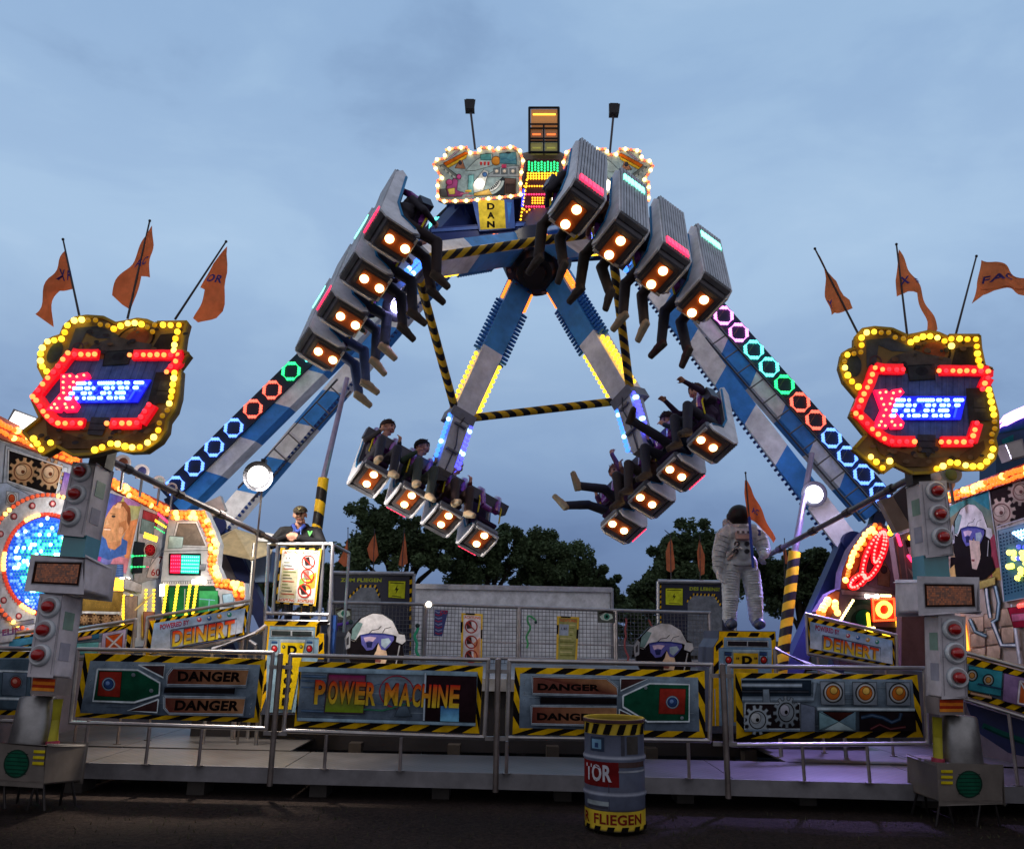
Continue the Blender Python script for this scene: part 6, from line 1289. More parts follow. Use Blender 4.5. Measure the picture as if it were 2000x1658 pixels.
# dark screen seen from behind, and things along the right edge
bs=thing('screen_panel','grey brown screen panel tilted beside the top of the right tower','screen',P(1755,1000,10.5)); SPn=yplane(10.5); blk('panel',SPn,ZI,[(660,315),(762,285),(912,535),(792,580)],.12,c(120,105,95),bs); blk('dark_frame',SPn,ZI,[(765,283),(900,170),(935,210),(920,540)],.1,c(52,48,58),bs); A=Art(SPn,ZI,.003); A.line([(660,315),(792,580)],5,c(160,150,135)); A.line([(792,580),(912,535)],5,c(150,140,125)); A.done('panel_edge',bs)
cn=thing('neighbour_ride','dark blue canopy of a neighbouring ride with a violet light strip at the right edge','ride',P(1985,900,13.5)); CP=yplane(13.5); blk('canopy',CP,ZH,[(1262,1275),(1330,1225),(1451,1170),(1800,1060),(1800,1700),(1262,1700)],.5,c(28,58,92),cn); m=MB()
for k in (0,1): m.tube([CP(*ZH(1265+x,1270+34*k-y),.06) for x,y in ((0,0),(60,38),(120,70),(190,100),(400,180))],.05,8)
build('light_strip',m,E(225,165,255,3.0),cn); A=Art(CP,ZH,.01); A.grad([(1262,1300),(1500,1200),(1500,1290),(1262,1340)],c(60,60,150),c(25,75,90),5); A.poly([(1300,1380),(1380,1340),(1380,1400),(1310,1420)],c(30,110,110)); A.done('canopy_paint',cn)
fb=thing('floodlight_box','unlit grey floodlight box on top of the right facade','floodlight',P(1985,905,9.8)); blk('housing',yplane(9.8),ZH,[(1320,1405),(1440,1370),(1470,1490),(1365,1515)],.2,c(150,140,145),fb); blk('glass',yplane(9.8),ZH,[(1332,1412),(1432,1384),(1458,1482),(1368,1505)],.02,c(175,165,165),fb,GLOSS,off=.022)
for i,(u,v,r,cl) in enumerate(((1859,926,.10,c(120,130,60)),(1829,930,.09,c(190,185,180)),(1850,944,.085,c(50,44,40)))):
    p=P(u,v,9.9+.4*i); t=thing('spotlight',['olive green round spotlight under the right sign','pale round spotlight under the right sign, left of the green one','dark round spotlight under the right sign, lowest of the three'][i],'spotlight',p-V((0,0,.3)),'round spotlights under the right sign')
    m=MB(); m.lathe(p,[(0,.16),(.06,.15),(r,.05),(r*1.15,0),(r*.95,-.005),(0,.02)],18,c(170,165,150),(.3,1,.1)); m.sph(p,(r*.8,.02,r*.8),cl,14,8); build('housing',m,PAINT,t); m=MB(); m.cyl(p-V((0,-.05,.36)),p-V((0,-.05,.06)),.02,None,8,c(120,120,125)); build('stand',m,METAL,t)

for par,x,ya,yb in ((fl,-6.03,6.5,14.6),(fr_,6.04,6.5,14.0)):
    m=MB(); m.box((x,(ya+yb)/2,.62),(.08,yb-ya,1.24),c(96,88,96)); build('lower_skirt',m,PAINT,par,ang=0)
# ================================================================ booth, cabinets, statue, back fences, trees
Zc=Zm(500,1190,6.63); Zd=Zm(1380,1200,6.906)
def wire(m,q,nu,nv,r=.004,col=None):
    col=col or c(150,150,150)
    for i in range(nu+1): a=q[0]+(q[1]-q[0])*(i/nu); b=q[3]+(q[2]-q[3])*(i/nu); m.cyl(a,b,r,None,4,col,False)
    for i in range(nv+1): a=q[0]+(q[3]-q[0])*(i/nv); b=q[1]+(q[2]-q[1])*(i/nv); m.cyl(a,b,r,None,4,col,False)
BP=Plane(P(575,1150,11.45),(.03,1,0))
bo=thing('operator_booth','steel framed operator booth with wire mesh front below the leaning man','booth',BP(575,1290))
m=MB()
for a,b in (((525,1063),(508,1420)),((632,1060),(624,1215)),((650,1062),(640,1300)),((543,1060),(533,1196))): m.cyl(BP(*a),BP(*b),.025,None,8,c(190,188,192))
for a,b in (((523,1063),(650,1062)),((520,1197),(642,1200)),((516,1212),(640,1214))): m.cyl(BP(*a),BP(*b),.025,None,8,c(200,198,202))
q=BP(545,1063); m.box(V((q.x+.32,12.2,1.62)),(1.0,1.3,.06),c(90,90,96)); m.box(V((q.x+.32,12.2,1.35)),(.9,1.2,.5),c(60,60,68))
for s in (0,1): a=BP(525 if s==0 else 650,1063); m.cyl(a,a+V((0,1.2,0)),.022,None,8,c(170,168,172)); m.cyl(a+V((0,1.2,0)),V((a.x,a.y+1.2,1.1)),.022,None,8,c(170,168,172))
build('frame',m,METAL,bo); m=MB(); wire(m,[BP(543,1064),BP(632,1064),BP(624,1196),BP(534,1196)],22,30,.003,c(90,90,92)); build('wire_mesh',m,METAL,bo)
m=MB(); m.box(V((BP(648,1215).x,11.5,1.62)),(.1,.1,.5),c(40,80,150)); m.box(BP(640,1217,.03),(.06,.02,.03),c(230,230,235)); build('blue_post',m,PAINT,bo)
sg=thing('warning_sign','white ACHTUNG warning sign with three red prohibition circles on the booth mesh','sign',BP(580,1180,.05)); SPL=lambda u,v,o=0:BP(u,v,.05+o)
class _o: pass
def offpl(pl,d):
    q=Plane(pl.p+pl.n*d,pl.n); return q
S1=offpl(BP,.05); zz=ZJ
blk('board',S1,zz,[(200,378),(478,385),(436,772),(165,752)],.015,c(240,190,40),sg)
A=Art(S1,zz)
for k in range(4): t0=.12+.24*k; a=bil([(200,378),(478,385),(436,772),(165,752)],t0,0); A.poly([bil([(200,378),(478,385),(436,772),(165,752)],x_,y_) for x_,y_ in ((t0,0),(t0+.1,0),(t0+.08,.03),(t0-.02,.03))],BLK,False); A.poly([bil([(200,378),(478,385),(436,772),(165,752)],x_,y_) for x_,y_ in ((t0,.97),(t0+.1,.97),(t0+.08,1),(t0-.02,1))],BLK,False); A.poly([bil([(200,378),(478,385),(436,772),(165,752)],x_,y_) for x_,y_ in ((0,t0),(.04,t0-.02),(.04,t0+.1),(0,t0+.12))],BLK,False)
A.up(); iq=[(213,392),(466,398),(426,758),(177,742)]; A.poly(iq,c(235,235,228)); B_=lambda s,t:bil(iq,s,t)
A.text('ACHTUNG',[B_(.05,.02),B_(.46,.02),B_(.46,.075),B_(.05,.075)],c(225,110,50),None,.04); A.text('ACHTUNG',[B_(.54,.02),B_(.97,.02),B_(.97,.075),B_(.54,.075)],c(225,110,50),None,.04); A.text('ACHTUNG',[B_(.03,.93),B_(.46,.93),B_(.46,.985),B_(.03,.985)],c(225,110,50),None,.04); A.text('ACHTUNG',[B_(.54,.93),B_(.97,.93),B_(.97,.985),B_(.54,.985)],c(225,110,50),None,.04)
A.poly([B_(.04,.10),B_(.48,.10),B_(.48,.92),B_(.04,.92)],c(215,205,170)); A.ell(*B_(.27,.22),60,62,c(245,245,240)); A.text('1.40 cm',[B_(.12,.14),B_(.44,.14),B_(.44,.18),B_(.12,.18)],c(40,40,40),None,.02)
A.poly([B_(.52,.09),B_(.97,.09),B_(.97,.92),B_(.52,.92)],c(235,225,215)); A.poly([B_(.7,.5),B_(.97,.4),B_(.97,.7),B_(.75,.75)],c(240,180,70)); A.poly([B_(.54,.55),B_(.68,.5),B_(.66,.72),B_(.54,.75)],c(140,190,90))
for k in range(11): yy=.24+.06*k; A.line([B_(.08,yy),B_(.2+.22*((k*37)%7)/7+.04,yy)],6,[c(110,120,60),c(80,80,80),c(190,70,50),c(120,140,70)][k%4])
for k,(s,t) in enumerate(((.72,.22),(.74,.48),(.7,.76))):
    x,y=B_(s,t); A.poly([(x-30,y-28),(x+8,y-36),(x+14,y+20),(x-20,y+24)],c(60,45,45) if k!=1 else c(150,110,100)); A.ring(x,y,46,48,.16,c(200,50,40),26); A.line([(x-32,y-34),(x+32,y+34)],8,c(200,50,40))
A.done('printed_face',sg)
def cabinet(label,z,out,pl,th,letters,gear=None):
    t=thing('control_cabinet',label,'cabinet',(pl(*z(*out[0])).x+.4,pl.p.y+.3,1.09)); 
    return t,blk('housing',pl,z,out,th,c(58,64,84),t)
CP1=Plane(P(570,1300,11.3),(.03,1,0))
def cab_art(A,sh,ly,lets):
    f=lambda pts:[(x+sh(y),y) for x,y in pts]
    A.poly(f([(110,150),(830,160),(830,310),(880,310),(880,640),(300,640),(60,1330),(20,1330)]),YEL)
    for k in range(3): A.poly([(x,y) for x,y in ((290+270*k,150),(430+270*k,152),(375+270*k,205),(235+270*k,205))],BLK,False)
    for y0 in (345,700,980): A.poly([(105,y0),(145,y0-60),(135,y0+60),(85,y0+130)],BLK,False)
    A.poly([(790,215),(828,165),(828,300),(770,360)],BLK,False); A.poly([(815,470),(870,410),(862,510),(808,565)],BLK,False); A.up()
    A.poly([(180,215),(765,230),(760,360),(815,370),(800,640),(640,1330),(130,1330),(140,640),(165,400)],c(140,175,200)); A.line([(180,215),(765,230),(760,365)],9,c(90,130,160)); A.line([(165,370),(815,375)],10,c(70,110,140))
    A.poly([(195,262),(745,270),(740,350),(190,345)],c(195,205,215)); A.poly([(208,278),(448,282),(446,335),(205,330)],c(60,70,72)); A.poly([(472,284),(722,288),(720,340),(470,336)],c(60,70,72))
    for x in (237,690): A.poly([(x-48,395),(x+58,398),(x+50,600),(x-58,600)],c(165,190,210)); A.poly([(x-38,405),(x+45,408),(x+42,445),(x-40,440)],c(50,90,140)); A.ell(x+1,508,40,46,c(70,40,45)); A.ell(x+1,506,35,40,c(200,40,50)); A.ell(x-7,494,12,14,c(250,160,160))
    A.poly([(318,385),(640,395),(632,430),(312,425)],c(190,205,215)); A.poly([(322,425),(630,432),(455,1295),(285,1285)],c(225,195,25)); 
    for x in (360,585): A.ell(x,484,22,24,c(90,90,50)); A.ell(x-4,480,9,9,c(220,220,180))
    for ch_,q in lets: A.text(ch_,q,BLK,None,.06)
t1,h1=cabinet('control cabinet left of centre under the booth with hazard edge and vertical black letters',Zc,[(105,142),(840,155),(845,300),(890,310),(880,640),(700,1360),(10,1360)],CP1,.5,None)
A=Art(CP1,Zc); A.air=7; cab_art(A,lambda y:0,0,[('D',[(412,465),(538,468),(520,585),(405,580)]),('R',[(385,690),(500,695),(482,835),(372,830)]),('O',[(360,870),(475,872),(455,970),(350,965)]),('F',[(355,1010),(455,1012),(437,1100),(342,1095)]),('F',[(340,1140),(430,1142),(412,1240),(328,1238)])]); A.done('cabinet_paint',h1)
CP2=Plane(P(1455,1300,11.0),(-.03,1,0))
t2,h2=cabinet('control cabinet the astronaut statue stands on, with hazard edge and a black D',Zd,[(165,215),(930,225),(960,700),(950,1600),(60,1600),(90,440),(160,320)],CP2,.75,None)
A=Art(CP2,Zd); A.air=7; A.poly([(172,225),(925,232),(950,700),(940,1500),(70,1500),(100,440),(165,330)],YEL)
for pts in ([(300,238),(440,240),(400,295),(265,293)],[(600,242),(720,244),(690,297),(560,296)],[(840,290),(915,245),(920,330),(880,350)],[(120,420),(215,335),(225,400),(130,500)],[(95,700),(180,600),(180,720),(85,820)],[(890,540),(935,480),(940,600),(895,680)]): A.poly(pts,BLK,False)
A.up(); A.poly([(235,305),(870,312),(880,470),(870,1500),(170,1500),(165,450),(230,440)],c(125,160,190)); A.poly([(275,345),(835,352),(838,440),(275,432)],c(185,195,205)); A.poly([(290,360),(545,365),(543,420),(288,415)],c(48,44,50)); A.poly([(562,366),(822,370),(822,428),(560,422)],c(48,44,50)); A.line([(165,455),(870,462)],10,c(70,110,150)); A.poly([(355,470),(710,478),(705,515),(352,508)],c(170,195,210)); A.poly([(362,515),(698,520),(690,1450),(365,1450)],c(200,165,40))
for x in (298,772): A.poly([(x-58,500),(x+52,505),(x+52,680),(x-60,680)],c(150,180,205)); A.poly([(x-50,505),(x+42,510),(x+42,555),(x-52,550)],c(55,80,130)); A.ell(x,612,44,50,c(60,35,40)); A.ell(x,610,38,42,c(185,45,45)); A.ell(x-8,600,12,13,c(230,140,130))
A.text('D',[(478,555),(615,555),(618,668),(478,668)],BLK,None,.06); A.text('"',[(400,575),(440,575),(440,605),(400,605)],c(70,60,40),None,.02); A.text('"',[(645,575),(685,575),(685,605),(645,605)],c(70,60,40),None,.02); A.line([(110,1000),(120,1500)],10,c(150,180,210)); A.done('cabinet_paint',h2)
# ---------------------------------------------------------------- astronaut statue
AY=11.35; AP=yplane(AY); g=lambda x,y,dy=0.:AP(*ZK(x,y))+V((0,dy,0))
zf=g(1000,1290).z
sa=thing('astronaut_statue','life size white astronaut statue with dark visor standing on the right cabinet','statue',g(1060,1285)); SU=c(188,193,202); SU2=c(168,172,180)
S=[(g(985,560),g(1130,560),.15,.15,SU),(g(1050,580),g(1050,730),.185,.165,SU),(g(1000,790),g(1100,790),.145,.145,SU),(g(1045,500),g(1050,470),.11,.1,SU),(g(1050,600,.22),g(1050,740,.22),.16,.16,SU2),(g(965,470,.12),g(975,560,.14),.07,.08,SU2)]
def limb(pts,rs,col,step=.055,amp=.10):
    for (a,b,r0,r1) in zip(pts,pts[1:],rs,rs[1:]):
        S.append((a,b,r0,r1,col)); n=max(2,int((b-a).length/step))
        for i in range(n): p=a+(b-a)*((i+.5)/n); r=(r0+(r1-r0)*(i+.5)/n); S.append((p-V((.25*r,0,.004)),p+V((.25*r,0,.004)),r*(.83+amp),r*(.83+amp),col))
limb([g(975,850),g(968,1040,-.04),g(965,1225)],[.115,.10,.082],SU); limb([g(1125,850),g(1150,1040,-.05),g(1172,1230)],[.115,.10,.082],SU)
limb([g(925,570),g(880,720,-.02),g(868,840,-.05)],[.105,.085,.06],SU); limb([g(1185,570),g(1215,690,-.1),g(1190,735,-.24)],[.105,.085,.062],SU)
S+=hand(g(868,845,-.05),(.1,-.15,-1),(.8,-.4,0),c(215,212,215),1,.35,1.3); S+=hand(g(1190,740,-.25),(-.5,-.3,-.5),(-.3,-.5,-.6),c(150,150,175),-1,.9,1.3)
for a,b in (((930,1275),(1010,1275)),((1145,1275),(1225,1275))): p=(g(*a)+g(*b))/2; S+=[(p+V((0,.05,.05)),p+V((0,-.13,.03)),.075,.07,c(60,70,100)),(p+V((-.03,-.12,.01)),p+V((.03,.06,.01)),.06,.06,c(45,45,60))]
figure('body',S,.014,sa,SUIT,smooth=2)
rs=random.Random(8)
def folds(pts,rs_,step):
    m=MB()
    for a,b,r0,r1 in zip(pts,pts[1:],rs_,rs_[1:]):
        d=(b-a).normalized(); x=d.cross(V((0,1,0))).normalized(); y=d.cross(x); n=int((b-a).length/step)
        for i in range(n):
            f=(i+.5)/n; p=a+(b-a)*f; r=(r0+(r1-r0)*f)*1.0; ph=rs.random()*6.28; am=.012*rs.random()
            m.tube([p+(x*math.cos(t)+y*math.sin(t))*r+d*am*math.sin(2*t+ph) for t in [2*math.pi*k/18 for k in range(19)]],.011,5,SU)
    build('suit_folds',m,SUIT,sa)
folds([g(975,850),g(968,1040,-.04),g(965,1225)],[.115,.10,.082],.032); folds([g(1125,850),g(1150,1040,-.05),g(1172,1230)],[.115,.10,.082],.032)
folds([g(925,570),g(880,720,-.02),g(868,840,-.05)],[.105,.085,.06],.06); folds([g(1185,570),g(1215,690,-.1),g(1190,735,-.24)],[.105,.085,.062],.06)
m=MB(); hc=g(1040,432); m.sph(hc,(.155,.16,.16),c(205,205,208),24,16); m.cyl(hc-V((0,0,.15)),hc-V((0,0,.11)),.15,.13,24,c(190,190,195)); build('helmet',m,SUIT,sa); m=MB(); m.sph(hc+V((-.005,-.03,.012)),(.156,.155,.155),c(20,16,22),24,16); m.sph(hc+V((.15,0,0)),(.025,.05,.05),c(60,60,66),10,8); m.sph(hc+V((-.15,0,0)),(.025,.05,.05),c(60,60,66),10,8); build('visor',m,PAINT,sa)
m=MB(); p=g(1035,590,-.2); m.bbox(p,(.19,.08,.13),c(165,140,140),.02)
for k in range(5): m.box(p+V((-.07+.035*k,-.042,.045)),(.02,.01,.03),c(230,230,235) if k%2 else c(60,60,70))
m.box(p+V((0,-.042,-.02)),(.15,.008,.05),c(190,150,140)); build('chest_box',m,PAINT,sa)
m=MB()
for x,y in ((1000,648),(1075,648),(992,705),(1075,705)): p=g(x,y,-.155); m.cyl(p+V((0,.03,0)),p-V((0,.03,0)),.035,.032,14,c(60,60,70)); m.cyl(p-V((0,.03,0)),p-V((0,.036,0)),.022,.022,12,c(30,30,36))
m.tube([g(992,705,-.19),g(955,745,-.18),g(940,765,-.1)],.022,8,c(185,165,165)); m.tube([g(1000,648,-.19),g(960,700,-.2),g(935,740,-.1)],.022,8,c(175,175,180)); m.tube([g(1000,690,-.2),g(1015,680,-.2),g(1030,690,-.2)],.02,8,c(225,225,228)); build('hose_connectors',m,PAINT,sa)
m=MB(); m.tube([g(940,800,-.08),g(1000,812,-.145),g(1050,815,-.155),g(1110,812,-.14),g(1160,800,-.08)],.012,6,c(120,120,126)); m.box(g(1170,560,-.12),(.06,.012,.08),c(60,80,150)); build('belt',m,PAINT,sa)
fz=flag('long orange flag on a blue pole held by the astronaut',ZK,[(1090,92),(1150,825)],[(1085,150),(1080,250),(1105,440),(1210,500),(1260,560),(1310,630),(1322,600),(1230,400),(1140,210),(1102,150)],11.05,c(240,120,70),[('AC',[(1140,350),(1200,380),(1185,420),(1135,400)])],'flags on the platform')
m=MB(); a=P(*ZK(1118,430),11.045); b=P(*ZK(1150,825),11.045); m.cyl(a,b,.02,None,8,c(40,70,170)); build('blue_grip',m,PAINT,fz)
# ---------------------------------------------------------------- pilot head cut-outs
for lab,z,x0,x1,y0,y1,y in (('large pilot head cut-out in a white helmet, brightly lit, behind the POWER MACHINE barrier',ZJ,632,1045,818,1170,11.6),('large pilot head cut-out in a white helmet, dim, left of the astronaut cabinet',ZK,228,690,1248,1620,11.3)):
    pl=Plane(P(*z((x0+x1)/2,y0),y),(0,1,0)); f=lambda s,t:(x0+(x1-x0)*s,y0+(y1-y0)*t)
    t=thing('pilot_cutout',lab,'cut-out',pl(*z(*f(.5,1))),'painted pilot head cut-outs')
    out=[(.0,.48),(.05,.34),(.10,.30),(.25,.10),(.45,.0),(.62,.02),(.78,.13),(.87,.34),(.98,.41),(1.0,.54),(.95,.64),(.97,.8),(.94,1.0),(.12,1.0),(.04,.8)]
    blk('board',pl,z,[f(*p) for p in out],.06,c(30,26,30),t); A=Art(pl,z); pilot(A,f); A.done('painted_face',t); m=MB(); q=pl(*z(*f(.5,.9))); m.beam(q+V((0,.12,0)),V((q.x,q.y+.12,1.09)),.06,.06,STEEL); build('stand',m,METAL,t)
# ---------------------------------------------------------------- back fences
BF=Plane(P(1000,1185,17.0),(.02,1,0)); zb=lambda x:1.083
FG='mesh fence panels along the back of the deck'
fx=[(643,1176),(833,1180),(1016,1186),(1203,1192),(1388,1197)]
labs=['back fence panel behind the lit pilot head','back fence panel with the prohibition sign on it','back fence panel with the ACHTUNG notice on it','back fence panel behind the dim pilot head']
for i,(a,b) in enumerate(zip(fx,fx[1:])):
    A_,B_=BF(*a),BF(*b); t=thing('mesh_fence',labs[i],'fence',(A_.x,A_.y,1.083),FG); A0=V((A_.x,A_.y,1.10)); B0=V((B_.x,B_.y,1.10))
    m=MB()
    for p,q in ((A_,B_),(A0+V((0,0,.1)),B0+V((0,0,.1))),(A_,A0),(B_-V((.03,0,0)),B0-V((.03,0,0)))): m.cyl(p,q,.035,None,8,c(150,145,148))
    mid=(A_+A0)/2;mid2=(B_+B0)/2; m.cyl(mid-V((0,0,.15)),mid2-V((0,0,.15)),.015,None,6,c(150,145,148)); build('frame',m,METAL,t)
    m=MB(); wire(m,[A_,B_,B0,A0],26,14,.005,c(120,118,120)); build('wire_mesh',m,METAL,t)
    if i in (0,): m=MB(); m.sph(B_+V((.05,-.05,.0)),.06,(1,1,1,1),10,8); build('lamp',m,E_WHT,t)
BD=offpl(BF,.06)
def board(name,lab,cat,q,z,pl,col,th=.03,group=None): t=thing(name,lab,cat,pl(*z(*q[3])),group); blk('board',pl,z,q,th,col,t); return t
q=[(870,322),(1010,330),(1004,645),(866,640)]; t=board('warning_sign','tall white sign with red prohibition circles on the back fence','sign',q,ZP,BD,c(235,190,40)); A=Art(BD,ZP); i_=[(885,335),(998,342),(993,630),(880,625)]; A.poly([(900,322),(962,326),(955,336),(895,332)],BLK); A.poly([(866,380),(880,380),(876,450),(864,450)],BLK); A.poly([(998,430),(1008,430),(1006,490),(996,490)],BLK); A.poly(i_,c(225,215,220)); A.text('ACHTUNG',[(890,340),(995,346),(994,364),(889,358)],c(215,110,60),None,.04); A.poly([(950,520),(992,480),(990,628),(950,628)],c(225,150,110))
for x,y in ((935,412),(935,512),(935,605)): A.poly([(x-34,y-30),(x,y-34),(x+5,y+10),(x-28,y+14)],c(80,50,50)); A.ring(x,y,42,44,.2,c(170,60,55),22); A.line([(x-28,y-30),(x+28,y+30)],7,c(170,60,55))
A.done('printed_face',t)
q=[(1493,342),(1638,350),(1622,650),(1486,642)]; t=board('notice_sign','tall olive ACHTUNG notice with printed lines on the back fence','sign',q,ZP,BD,c(215,175,50)); A=Art(BD,ZP); A.poly([(1520,342),(1585,346),(1580,356),(1516,352)],BLK); A.poly([(1491,400),(1504,400),(1500,460),(1490,460)],BLK); A.poly([(1620,430),(1634,430),(1630,490),(1618,490)],BLK); A.poly([(1507,354),(1625,361),(1610,640),(1500,634)],c(150,150,95)); A.text('ACHTUNG',[(1512,358),(1622,364),(1620,384),(1510,378)],c(205,100,60),None,.04); A.poly([(1510,395),(1570,398),(1566,470),(1505,466)],c(150,160,180)); A.text('1.40',[(1520,415),(1560,417),(1559,435),(1519,433)],c(50,50,60),None,.02)
for k in range(10): y=400+22*k; A.line([(1575 if y<470 else 1512,y),(1612-((k*31)%25),y+2)],7,c(110,112,60) if k%2 else c(190,180,130))
A.done('printed_face',t)
for lab,x,y in (('painted green eye panel on the back fence left of the lit pilot head',105,330),('painted grey eye panel on the back fence near its right end',1815,350)):
    q=[(x-58,y-42),(x+50,y-36),(x+50,y+36),(x-55,y+36)]; t=board('eye_panel',lab,'panel',q,ZP,BD,c(70,75,70),.02,'painted eye panels'); A=Art(BD,ZP); A.poly([(x-45,y-5),(x-10,y-28),(x+35,y-18),(x+42,y+6),(x+5,y+24),(x-30,y+16)],c(190,205,195)); A.ell(x+2,y-4,19,20,c(60,130,110)); A.ell(x+2,y-4,9,10,c(20,24,24)); A.line([(x-50,y-24),(x-5,y-38),(x+45,y-28)],9,c(40,30,28)); A.done('painted_eye',t)
def ribbon(lab,pts,col,r=.03):
    t=thing('hose',lab,'hose',BD(*ZP(*pts[-1])),'coloured hoses hanging on the back fence'); 
    P3=[BD(*ZP(*p),.05) for p in pts]; d=[]
    for a,b in zip(P3,P3[1:]):
        for k in range(4): d.append(a+(b-a)*(k/4)+V((.02*math.sin((len(d))*1.1),0,0)))
    d.append(P3[-1]); m=MB(); m.tube(d,r,8,col); m.sph(P3[0],r*1.6,c(40,60,60),8,6); build('hose_tube',m,PAINT,t)
ribbon('violet hose curving down beside the lit pilot head',[(150,382),(70,400),(38,450),(60,510),(58,600)],c(75,45,140)); ribbon('turquoise hose hanging right of the lit pilot head',[(585,405),(572,470),(575,540),(592,605)],c(60,190,140)); ribbon('green hose bent like a seven on the back fence',[(1355,382),(1330,345),(1300,342),(1315,410),(1300,480),(1295,552)],c(60,150,90),.02); ribbon('thin red hose at the right end of the back fence',[(1935,345),(1945,420),(1932,500),(1950,600),(1960,640)],c(150,70,75),.02); ribbon('long dull red hose behind the dim pilot head',[(2075,360),(2110,400),(2150,450),(2160,560),(2140,640)],c(130,65,60),.02)
q=[(695,300),(785,305),(745,475),(690,470)]; t=board('poster_panel','red and blue striped poster beside the back fence lamp','poster',q,ZP,BD,c(60,70,130),.02); A=Art(BD,ZP)
for k in range(8): A.line([(700,310+20*k),(720,320+20*k),(745,312+20*k)],7,c(170,60,80) if k%2 else c(150,160,200))
A.text('CO',[(735,305),(785,307),(775,330),(728,328)],c(200,60,70),None,.03); A.done('printed_face',t)
# gates with dark hazard arch
def gate(lab,z,q,pl,txt,tq,arch,sig,haz,dy=0):
    t=thing('gate_board',lab,'gate',pl(*z(*q[3])),'dark exit gate boards'); qo=q
    m=slab(pl,q,z,.05,c(40,42,62)); build('board',m,PAINT,t); A=Art(pl,z); A.poly(arch,c(120,125,135)); 
    a=arch
    for p0,p1 in zip(a[1:-1],a[2:-1]):
        n=max(2,int(math.hypot(p1[0]-p0[0],p1[1]-p0[1])/14))
        for k in range(n): x=p0[0]+(p1[0]-p0[0])*k/n;y=p0[1]+(p1[1]-p0[1])*k/n; A.poly([(x-4,y-10),(x+6,y-10),(x+2,y+8),(x-8,y+8)],YEL if k%2==0 else BLK,False)
    A.up(); x,y0,y1,wd=haz
    n=18
    for k in range(n): ya=y0+(y1-y0)*k/n;yb=y0+(y1-y0)*(k+1)/n; A.poly([(x,ya),(x+wd,ya-8),(x+wd,yb-8),(x,yb)],YEL if k%2 else BLK,False)
    A.up(); A.text(txt,tq,c(170,180,60),None,.04); A.poly(sig,c(205,210,50)); A.line(sig+[sig[0]],5,c(60,60,30)); cx=sum(p[0] for p in sig)/4;cy_=sum(p[1] for p in sig)/4
    A.poly([(cx+6,cy_-30),(cx-14,cy_+4),(cx-2,cy_+4),(cx-8,cy_+30),(cx+14,cy_-6),(cx+2,cy_-6)],c(50,50,30)); s=sig; A.line([(s[0][0]+12,s[0][1]+14),(s[1][0]-12,s[1][1]+14)],7,c(90,90,40)); A.line([(s[3][0]+25,s[3][1]-12),(s[2][0]-25,s[2][1]-12)],6,c(90,90,40)); A.done('gate_paint',t)
    m=MB(); m.cyl(pl(*z(*q[0]),.03),pl(*z(*q[1]),.03),.05,None,8,c(170,170,178))
    m.cyl(pl(*z(*q[0])),pl(*z(*q[3])),.04,None,8,c(160,160,165)); m.cyl(pl(*z(*q[1])),pl(*z(*q[2])),.04,None,8,c(160,160,165)); build('frame',m,METAL,t)
GL=Plane(P(730,1200,19.0),(0,1,0)); GR=Plane(P(1345,1200,19.0),(0,1,0))
gate('dark gate board on the left reading ZUM FLIEGEN with a yellow warning square',ZP,[(30,62),(562,68),(550,640),(30,640)],GL,'ZUM FLIEGEN',[(85,95),(352,97),(350,122),(83,120)],[(120,640),(125,235),(215,150),(310,150),(345,230),(345,640)],[(395,112),(508,116),(502,230),(393,222)],(533,80,600,24))
gate('dark gate board on the right reading DES LEBENS with a yellow warning square',ZK,[(415,928),(1010,938),(1010,1500),(415,1500)],GR,'DES LEBENS!',[(660,970),(890,975),(888,1003),(658,998)],[(640,1500),(645,1080),(690,1030),(850,1035),(910,1130),(910,1500)],[(472,980),(607,982),(606,1112),(473,1108)],(415,945,1300,25))
# small flags behind
for lab,z,p,cl in (('small dull orange flag behind the man on the booth',ZJ,[(462,235),(462,545)],[(462,250),(440,330),(455,345),(476,330)]),('small orange flag above the left gate board, its left end',ZJ,[(655,245),(655,545)],[(657,300),(640,360),(590,470),(625,505),(660,500)]),('small orange flag above the left gate board, in its middle',ZJ,[(835,255),(825,540)],[(838,280),(812,330),(780,385),(800,450),(830,478),(862,430)]),('small orange flag above the left gate board, nearest the trailer',ZJ,[(1035,250),(1017,545)],[(1035,262),(1050,380),(1058,480),(1022,508),(994,492),(1020,380)]),('small orange flag above the right gate board, left one',ZK,[(510,572),(516,915)],[(515,600),(490,640),(475,700),(482,840),(515,862),(545,830),(530,640)]),('small orange flag above the right gate board, beside the astronaut',ZK,[(738,580),(740,920)],[(735,605),(715,700),(722,800),(742,885),(772,870),(776,720)]),('small orange flag behind the striped pole right of the astronaut',ZK,[(1390,600),(1392,960)],[(1391,640),(1378,700),(1392,790),(1430,805),(1418,740)])): flag(lab,z,p,cl,19.2,c(215,115,75),None,'small orange flags at the back')
# trailer
TR=Plane(P(1000,1150,24),(-.03,1,0)); t=thing('trailer','long white box trailer parked behind the back fence','trailer',TR(1000,1300))
m=MB(); a=TR(700,1139);b=TR(1195,1157); h=lambda p:V((p.x,p.y,.6)); m.hexa([h(a),h(b),h(b)+V((0,2.5,0)),h(a)+V((0,2.5,0)),a,V((b.x,b.y,a.z)),V((b.x,b.y,a.z))+V((0,2.5,0)),a+V((0,2.5,0))],c(242,242,247)); build('box_body',m,PAINT,t)
m=MB(); m.beam(a+V((0,-.03,-.05)),V((b.x,b.y-.03,a.z-.05)),.08,.14,c(190,190,198)); m.beam(h(a)+V((0,-.03,.1)),h(b)+V((0,-.03,.1)),.06,.2,c(110,110,116)); m.cyl(V((b.x,b.y-.02,.6)),V((b.x,b.y-.02,a.z)),.05,None,8,c(150,150,160)); build('rails',m,METAL,t)
m=MB()
